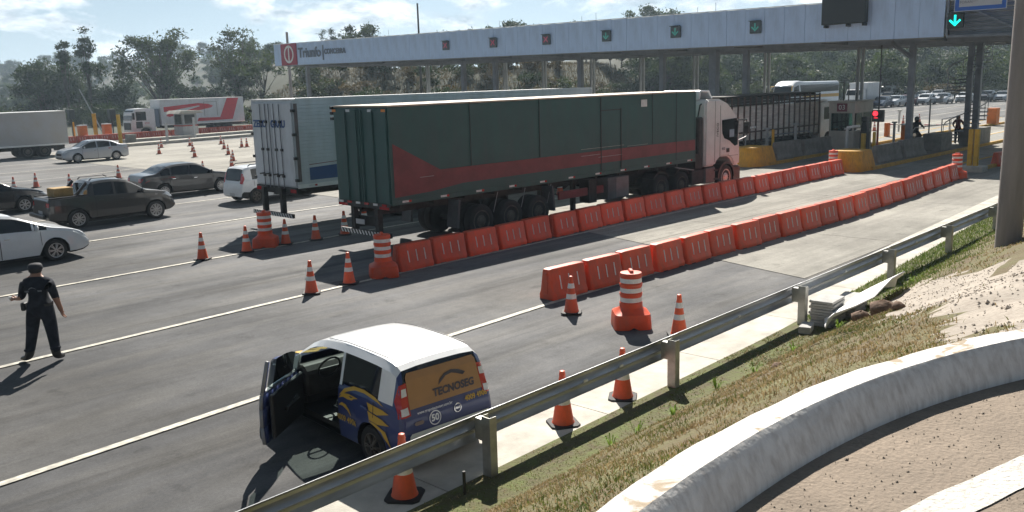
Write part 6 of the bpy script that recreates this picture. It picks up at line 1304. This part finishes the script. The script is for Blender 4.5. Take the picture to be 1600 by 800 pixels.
def fingers(J, R_, links, side, hand, d, up):
    """five fingers of different lengths off the palm; d = pointing direction, up = thumb side"""
    d = Vector(d).normalized(); up = Vector(up).normalized(); n_ = d.cross(up); h = Vector(hand)
    J[side + 'palm'] = tuple(h + d * .07); R_[side + 'palm'] = (.034, .02); links.append((side + 'hand', side + 'palm'))
    for k, (of, L) in enumerate(((.030, .070), (.010, .080), (-.010, .074), (-.030, .058))):
        a = h + d * .085 + up * of; b_ = a + d * L * .55 + n_ * .010; c = b_ + d * L * .40 + n_ * .022
        for q, p in (('a', a), ('b', b_), ('c', c)): J[side + 'f%d%s' % (k, q)] = tuple(p); R_[side + 'f%d%s' % (k, q)] = .0095
        links += [(side + 'palm', side + 'f%da' % k), (side + 'f%da' % k, side + 'f%db' % k), (side + 'f%db' % k, side + 'f%dc' % k)]
    a = h + d * .03 + up * .04; b_ = a + d * .045 + up * .022
    for q, p in (('ta', a), ('tb', b_)): J[side + q] = tuple(p); R_[side + q] = .0115
    links += [(side + 'hand', side + 'ta'), (side + 'ta', side + 'tb')]
def body_graph(lsh, lel, lha, rsh, rel, rha, lkn, lan, lto, rkn, ran, rto, lean=0.0, pz=.95, tz_=1.42, hd=1.62):
    J = dict(pelvis=(0, 0, pz), waist=(lean * .3, 0, pz + .17), chest=(lean * .7, 0, tz_ - .10), top=(lean, 0, tz_), neck=(lean + .01, 0, tz_ + .09), head=(lean + .03, 0, hd), crown=(lean + .02, 0, hd + .09), nose=(lean + .135, 0, hd - .005), chin=(lean + .09, 0, hd - .085),
             lsh=lsh, lel=lel, lhand=lha, rsh=rsh, rel=rel, rhand=rha, lhip=(0, .10, pz - .06), lkn=lkn, lan=lan, lto=lto, rhip=(0, -.10, pz - .06), rkn=rkn, ran=ran, rto=rto)
    R_ = dict(pelvis=(.175, .13), waist=(.175, .125), chest=(.19, .135), top=(.125, .10), neck=.058, head=.092, crown=.076, nose=.016, chin=.045, lsh=.082, lel=.056, lhand=(.034, .026), rsh=.082, rel=.056, rhand=(.034, .026), lhip=.118, lkn=.088, lan=.066, lto=(.046, .042), rhip=.118, rkn=.088, ran=.066, rto=(.046, .042))
    links = [('pelvis', 'waist'), ('waist', 'chest'), ('chest', 'top'), ('top', 'neck'), ('neck', 'head'), ('head', 'crown'), ('head', 'nose'), ('head', 'chin'), ('top', 'lsh'), ('lsh', 'lel'), ('lel', 'lhand'), ('top', 'rsh'), ('rsh', 'rel'), ('rel', 'rhand'),
             ('pelvis', 'lhip'), ('lhip', 'lkn'), ('lkn', 'lan'), ('lan', 'lto'), ('pelvis', 'rhip'), ('rhip', 'rkn'), ('rkn', 'ran'), ('ran', 'rto')]
    return J, R_, links
J, R_, lk = body_graph((.0, .175, 1.41), (.02, .245, 1.15), (.17, .39, 1.09), (0, -.175, 1.41), (-.02, -.245, 1.14), (.05, -.27, .90), (.03, .17, .52), (-.01, .24, .10), (.10, .40, .05), (.02, -.12, .52), (-.03, -.16, .10), (.17, -.18, .05))
fingers(J, R_, lk, 'l', J['lhand'], (.35, .9, -.02), (.2, 0, 1)); fingers(J, R_, lk, 'r', J['rhand'], (.15, -.12, -1), (1, 0, 0))
def z_off(c):
    if c.z < .21: return 2
    if c.z > 1.515: return 1
    if c.y > .23 and c.z < 1.17 and c.z > .95: return 1 if c.y > .26 else 0
    if c.y < -.215 and c.z < 1.13 and c.z > .7: return 1
    return 0
u, v, _ = gp(74, 566)
pr_ = person('security guard seen from behind in a dark uniform, cap and boots, left forearm raised', (u, v, .012), R(50), J, R_, lk, [CLOTH, SKIN, BOOT], z_off)
CAPM = mat('dark cap cloth', (.02, .022, .028), .8, var=.2, scale=12)
pr_.scale = (1.16, 1.16, 1)
b = MB(); b.lathe([(.097, 1.63), (.101, 1.66), (.095, 1.70), (.072, 1.728), (.01, 1.742)], 18, c=(.02, 0, 0)); b.prism([(.07, -.075), (.15, -.06), (.175, 0), (.15, .06), (.07, .075)], 'z', 1.618, 1.630); b.build('cap', CAPM, pr_, smooth=50)
b = MB(); b.lathe([(.108, .548), (.125, .556), (.125, .575), (.108, .58)], 16, c=(0, 0, 0)); 
b = MB(); vs = []
for k in range(24): a = 2 * PI * k / 24; vs += [(.142 * math.cos(a), .19 * math.sin(a), 1.005), (.142 * math.cos(a), .19 * math.sin(a), 1.05)]
b.add(vs, [(2 * k, (2 * k + 2) % 48, (2 * k + 3) % 48, 2 * k + 1) for k in range(24)]); b.build('belt', BOOT, pr_, recalc=False)
MB().box(-.06, .06, .185, .25, .93, 1.07).build('holster', BOOT, pr_, bevel=.015)
b = MB(); [b.lathe([(.07, z), (.078, z + .02), (.07, z + .04)], 12, c=(x, y, 0)) for x, y, z in ((-.005, .225, .21), (-.025, -.155, .23))]; b.build('trouser_cuff', CLOTH, pr_, smooth=60)
GL_ = mat('faded grey print', (.13, .14, .155), .8, var=.3, scale=30)
b = MB(); b.add([(-.150, .12, 1.275), (-.150, -.12, 1.275), (-.150, -.12, 1.305), (-.150, .12, 1.305)], [(0, 1, 2, 3)]); b.add([(-.151, .07, 1.315), (-.151, -.05, 1.32), (-.151, -.02, 1.345), (-.151, .02, 1.36), (-.151, .05, 1.345)], [(0, 1, 2, 3, 4)]); b.build('back_print', GL_, pr_, recalc=False)
MB().box(.20, .225, .475, .52, 1.095, 1.125).build('paper_slip', REFL, pr_)
MB().lathe([(.066, 1.572), (.088, 1.595), (.092, 1.645), (.086, 1.66)], 16, c=(.008, 0, 0)).build('hair', mat('short dark hair', (.014, .012, .011), .7, var=.3, scale=40), pr_, smooth=60)
# woman at the stair, motorcyclist
PLAID = mat('dark red plaid shirt', (.13, .025, .03), .85, var=.6, scale=22)
DENIM = mat('dark denim', (.022, .026, .036), .9, var=.25, scale=12); HAIR = mat('black hair', (.012, .010, .009), .5, var=.3, scale=40)
J, R_, lk = body_graph((0, .19, 1.38), (.05, .30, 1.14), (.22, .40, .98), (0, -.19, 1.38), (.03, -.30, 1.15), (.12, -.24, 1.0), (.02, .10, .50), (0, .11, .09), (.14, .12, .05), (.02, -.10, .50), (0, -.11, .09), (.14, -.12, .05), hd=1.57, tz_=1.38, pz=.93)
fingers(J, R_, lk, 'l', J['lhand'], (.6, .3, -.2), (0, .2, 1)); fingers(J, R_, lk, 'r', J['rhand'], (.3, .5, -.4), (.6, 0, .6))
def z_w(c):
    if c.z < .12: return 3
    if c.z > 1.44 or c.x > .16: return 1
    return 0 if c.z > .92 else 2
u, v, _ = gp(1495, 224, .165); wp = person('woman in a dark red plaid shirt and dark trousers standing before the spiral stair', (u - .3, v - .1, .165), R(215), J, R_, lk, [PLAID, SKIN, DENIM, BOOT], z_w)
b = MB(); b.lathe([(.02, 1.70), (.085, 1.685), (.115, 1.62), (.118, 1.55), (.105, 1.44), (.07, 1.36), (.02, 1.33)], 14, c=(-.035, 0, 0)); b.build('hair', HAIR, wp, smooth=60)
mt = thing('motorcycle', 'dark motorcycle waiting at the barrier beyond the traffic light', 'motorcycle', (56.5, 20.75, .012), 0)
wheel_meshes('rim_m', .31, .11, STEELRIM, 5)
for x in (-.65, .68): put_wheel(mt, 'rim_m', x, .001, .31)
MB().prism([(-.55, .55), (.35, .5), (.45, .85), (.15, .95), (-.1, .80), (-.85, .86), (-.8, .72)], 'y', -.13, .13).build('frame_and_tank', P_BLACK, mt, bevel=.03); MB().bar((.68, 0, .31), (.42, 0, 1.02), .09, .06).build('fork', CHROME, mt); MB().tube([(.38, -.36, 1.08), (.44, 0, 1.03), (.38, .36, 1.08)], .016, 6).build('handlebar', BLACKP, mt); MB().box(-.90, -.84, -.08, .08, .62, .74).build('taillight', mat('lit tail lamp', (.9, .03, .04), .3, var=0, emit=.5), mt, bevel=.01); MB().box(-.5, .2, -.22, -.14, .22, .6).build('engine', DARKM, mt, bevel=.03)
J, R_, lk = body_graph((.12, .20, 1.38), (.28, .33, 1.16), (.42, .36, 1.10), (.12, -.20, 1.38), (.28, -.33, 1.16), (.42, -.36, 1.10), (.30, .22, .62), (.08, .20, .30), (.22, .21, .25), (.30, -.22, .62), (.08, -.20, .30), (.22, -.21, .25), lean=.12, pz=.92, tz_=1.40, hd=1.60)
J['pelvis'] = (-.12, 0, .93); J['lhip'] = (-.08, .11, .89); J['rhip'] = (-.08, -.11, .89); fingers(J, R_, lk, 'l', J['lhand'], (.5, -.3, -.5), (0, -1, .2)); fingers(J, R_, lk, 'r', J['rhand'], (.5, .3, -.5), (0, 1, .2))
rp_ = person('motorcyclist in a dark jacket and black helmet seen from behind on the motorcycle', (56.5, 20.75, .012), 0, J, R_, lk, [DENIM, SKIN, BOOT], lambda c: 2 if c.z < .33 else (1 if (c.z > 1.5 or c.x > .46) else 0))
MB().lathe([(.02, 1.47), (.12, 1.48), (.145, 1.56), (.15, 1.66), (.12, 1.75), (.06, 1.79), (.01, 1.80)], 16, c=(.14, 0, 0)).build('helmet', P_BLACK, rp_, smooth=60)

# ---------------- trees and bushes ----------------
LF1 = leafmat('dark green leaves', (.016, .030, .010), (.045, .072, .018), .35, .30); LF2 = leafmat('olive leaves', (.024, .036, .012), (.072, .098, .025), .35, .32); LF3 = leafmat('fresh green leaves', (.030, .050, .014), (.09, .125, .030), .35, .35); LF4 = leafmat('dry straw leaves', (.075, .060, .028), (.15, .115, .05), .5, .3)
def leaf(bm, c, s):
    n_ = Vector((random.gauss(0, 1), random.gauss(0, 1), random.gauss(0, 1))).normalized(); a = n_.orthogonal().normalized(); a.rotate(Matrix.Rotation(uni(0, 6.28), 3, n_)); b_ = n_.cross(a); w2 = s * uni(.3, .5); L = s * uni(.7, 1.2)
    bm.add([c - a * L * .5, c + b_ * w2 * .5 + n_ * s * .1, c + a * L * .5, c - b_ * w2 * .5 + n_ * s * .1], [(0, 1, 2, 3)])
def tree_meshes(seed, H, rx, zlo, n_cl, n_lf, ls, spread, tr_=.16, kind='round', lean=0.):
    random.seed(seed); tb, lbm = MB(), MB(); cl = []
    for k in range(n_cl):
        for _ in range(40):
            x, y, z = uni(-1, 1), uni(-1, 1), uni(-1, 1)
            rr_ = x * x + y * y + z * z
            if rr_ > 1 or rr_ < .12: continue
            break
        zc = (zlo + H) / 2; hz = (H - zlo) / 2
        if kind == 'umbrella': k2 = 1 - .45 * max(0, -z); p = Vector((x * rx * k2, y * rx * k2, zc + z * hz))
        elif kind == 'tall': p = Vector((x * rx * (.6 + .5 * z), y * rx * (.6 + .5 * z), zc + z * hz))
        else: p = Vector((x * rx, y * rx, zc + z * hz * (1 if z > 0 else .8)))
        cl.append(p)
    th = H * (.55 if kind != 'tall' else .8)
    pts = [Vector((0, 0, -.6))] + [Vector((uni(-.15, .15) * i + lean * i * .3, uni(-.15, .15) * i, th * i / 4)) for i in range(1, 5)]
    for i in range(4): tb.cyl(pts[i], pts[i + 1], tr_ * (1 - i * .18), tr_ * (1 - (i + 1) * .18), 7, False)
    for p in cl:
        q = pts[min(4, max(1, int(4 * min(.95, p.z / H * random.uniform(.55, .9)))))]
        m_ = q.lerp(p, .5) + Vector((uni(-.3, .3), uni(-.3, .3), uni(0, .4)))
        tb.cyl(q, m_, tr_ * .42, tr_ * .26, 5, False); tb.cyl(m_, p, tr_ * .26, tr_ * .07, 5, False)
        for _ in range(4): tb.cyl(p.lerp(m_, uni(0, .4)), p + Vector((uni(-1, 1), uni(-1, 1), uni(-.6, 1))) * spread * .8, tr_ * .10, tr_ * .03, 4, False)
    for p in cl:
        sp = spread * uni(.65, 1.25); kk = int(n_lf / n_cl * uni(.5, 1.5))
        for _ in range(kk): leaf(lbm, p + Vector((random.gauss(0, 1), random.gauss(0, 1), random.gauss(0, .62))) * sp * .55, ls * uni(.7, 1.5))
    return tb.mesh('trunk', BARK, smooth=60, recalc=False), lbm
def make_tree(lab, seed, H, rx, zlo, ncl, nlf, ls, sp, tr_, kind, lf, cat='tree', name='tree', lean=0.):
    t = thing(name, lab, cat); tm, lb_ = tree_meshes(seed, H, rx, zlo, ncl, nlf, ls, sp, tr_, kind, lean); link('trunk', tm, t); lb_.build('crown' if cat == 'tree' else 'foliage', lf, t, recalc=False); return t
def at_px(t, x, Y, rz=None, top=None, H=None):
    u, v = polar(x, Y); z = tz(u, v); t.location = (u, v, z); t.rotation_euler = (0, 0, uni(0, 6) if rz is None else rz)
    if top is not None:
        dd = ray(x, top); Hh = CAMH + dd[2] * (Y / (np.linalg.inv(ROT) @ dd)[1]) - z; s = Hh / H; t.scale = (s, s, s)
    return t
# left hand trees, each its own
at_px(make_tree('tall slender tree with a split sparse crown, left of the two tall ones', 1, 16, 1.5, 8.2, 14, 1500, .46, .72, .17, 'tall', LF1), 102, 146, top=46, H=16.2)
at_px(make_tree('tall slender tree with two leaf clumps, right of the two tall ones', 2, 16, 1.5, 7.8, 15, 1800, .46, .75, .18, 'tall', LF1, lean=.15), 138, 146, top=38, H=16.2)
at_px(make_tree('broad dark rounded tree left of the two tall slender trees', 3, 9, 5.6, 2.0, 34, 6000, .55, 1.5, .22, 'round', LF1), 66, 152, top=94, H=9.4)
at_px(make_tree('dark rounded tree just right of the two tall slender trees', 4, 9, 3.2, 1.6, 20, 2800, .55, 1.4, .2, 'round', LF1), 172, 150, top=94, H=9.4)
at_px(make_tree('dark bushy tree between the trunks of the two tall slender trees', 14, 8, 4.2, 1.2, 18, 2600, .48, 1.4, .2, 'round', LF1), 118, 156, top=100, H=8.4)
at_px(make_tree('large spreading tree with fine bare twigs on top, centre of the left trees', 5, 15, 5.9, 4.0, 46, 6200, .5, 1.4, .34, 'umbrella', LF2), 252, 152, top=38, H=15.6)
at_px(make_tree('leafy lower tree at the right foot of the large spreading tree', 6, 9, 3.0, .8, 14, 1300, .46, 1.1, .2, 'round', LF1), 292, 146, top=92, H=9.4)
at_px(make_tree('tree with a thin airy top over a dense dark waist left of the white trailer', 7, 13, 3.8, 5.0, 30, 3200, .46, 1.25, .24, 'umbrella', LF2), 373, 148, top=43, H=13.6)
at_px(make_tree('dense dark lower tree under the airy topped tree', 17, 8, 3.6, 1.2, 15, 2200, .46, 1.3, .2, 'round', LF1), 368, 146, top=84, H=8.6)
at_px(make_tree('small green tree touching the left end of the canopy', 8, 8, 3.0, 2.5, 14, 1300, .42, 1.0, .16, 'round', LF3), 408, 140, top=64, H=8.4)
at_px(make_tree('tree top showing above the canopy right of the red logo panel, taller of the two', 9, 14, 3.0, 7.0, 13, 1000, .45, 1.0, .2, 'umbrella', LF1), 515, 150, top=36, H=14.5)
at_px(make_tree('tree top showing above the canopy lettering, lower of the two', 10, 12, 2.8, 6.0, 10, 800, .45, .9, .2, 'umbrella', LF1), 538, 152, top=46, H=12.4)
at_px(make_tree('small dark tree top just above the canopy near the middle', 11, 12, 2.6, 6, 9, 600, .45, .9, .2, 'umbrella', LF1), 838, 150, top=38, H=12.3)
# kinds reused by copying
K = [make_tree('x', 31, 9, 4.4, .8, 26, 3600, .62, 1.35, .2, 'round', LF1), make_tree('x', 32, 10, 4.2, 1.4, 26, 3400, .6, 1.3, .2, 'umbrella', LF2), make_tree('x', 33, 8, 4.0, .6, 24, 3400, .6, 1.3, .18, 'round', LF3)]
BU = [make_tree('x', 41, 2.6, 1.7, .1, 9, 700, .32, .7, .05, 'round', LF1, 'bush', 'bush'), make_tree('x', 42, 2.4, 1.9, .0, 9, 650, .32, .7, .05, 'round', LF2, 'bush', 'bush'), make_tree('x', 43, 2.0, 1.8, .0, 8, 600, .32, .7, .04, 'round', LF4, 'bush', 'bush')]
usedk = set()
def plant(bank, k, x, Y, s, lab, grp):
    r_ = bank[k]; u, v = polar(x, Y)
    if (id(bank), k) in usedk: o = dup(r_, (0, 0, 0), 0, lab, grp)
    else: o = r_; usedk.add((id(bank), k)); o['label'] = lab; o['group'] = grp
    o.location = (u, v, tz(u, v) - .1); o.rotation_euler = (0, 0, uni(0, 6.28)); s2 = s * uni(.85, 1.2); o.scale = (s2 * uni(.9, 1.15), s2 * uni(.9, 1.15), s2)
random.seed(77)
for i in range(84):
    row = i // 21; x = 1010 + (i % 21) * 34 + uni(-14, 14); Y = [158, 190, 232, 285][row] + uni(-12, 12)
    if row == 0 and x < 1120: Y = 140 + uni(0, 8)
    if 1385 < x < 1440 and row >= 2: continue
    plant(K, random.choice([0, 0, 1, 2, 2]), x, Y, [.82, 1.0, 1.05, 1.1][row], 'dense green tree in the wooded slope behind the queue of cars', 'trees on the wooded slope')
for i in range(22): plant(K, random.choice([0, 1, 1, 2]), 560 + i * 21 + uni(-9, 9), uni(140, 158), uni(.5, .75), 'dull green tree on the embankment behind the canopy columns', 'trees on the embankment')
for i in range(26): plant(K, random.choice([0, 1]), -40 + i * 18 + uni(-10, 10), uni(420, 600), uni(.8, 1.15), 'distant hazy tree along the left skyline', 'distant trees on the left skyline')
for i in range(46): plant(K, random.choice([0, 1, 2]), -60 + i * 11 + uni(-10, 10), [215, 260, 320, 380][i % 4] + uni(-15, 15), uni(.45, .8), 'distant hazy tree along the left skyline', 'distant trees on the left skyline')
for i in range(95): x = uni(400, 1010); plant(BU, random.choice([0, 1, 2, 2]), x, uni(112, 140), uni(.7, 1.4), 'scrubby bush on the dry embankment behind the canopy', 'bushes on the embankment')
for i in range(44): plant(BU, random.choice([0, 0, 1]), uni(-20, 410), uni(132, 152), uni(.7, 1.35), 'dark bush under the left hand trees', 'bushes under the left trees')
for i in range(60): plant(BU, random.choice([0, 0, 1, 1, 2]), uni(1000, 1640), uni(142, 156), uni(.8, 1.5), 'low bush along the road edge before the wooded slope', 'bushes before the wooded slope')
# dry tall grass on the embankment face
TG = MB(); random.seed(9)
for q in range(30000):
    x = uni(395, 1080); Y = uni(110, 145); u, v = polar(x, Y); z = tz(u, v); h = uni(.2, .55); a = uni(0, 6.28); wd = .05; lx, ly = uni(-.25, .25), uni(-.25, .25)
    TG.add([(u - wd * math.cos(a), v - wd * math.sin(a), z - .05), (u + wd * math.cos(a), v + wd * math.sin(a), z - .05), (u + lx, v + ly, z + h)], [(0, 1, 2)])
stuff(TG.build('dry_tall_grass', LF4, recalc=False))

haze(.00038)
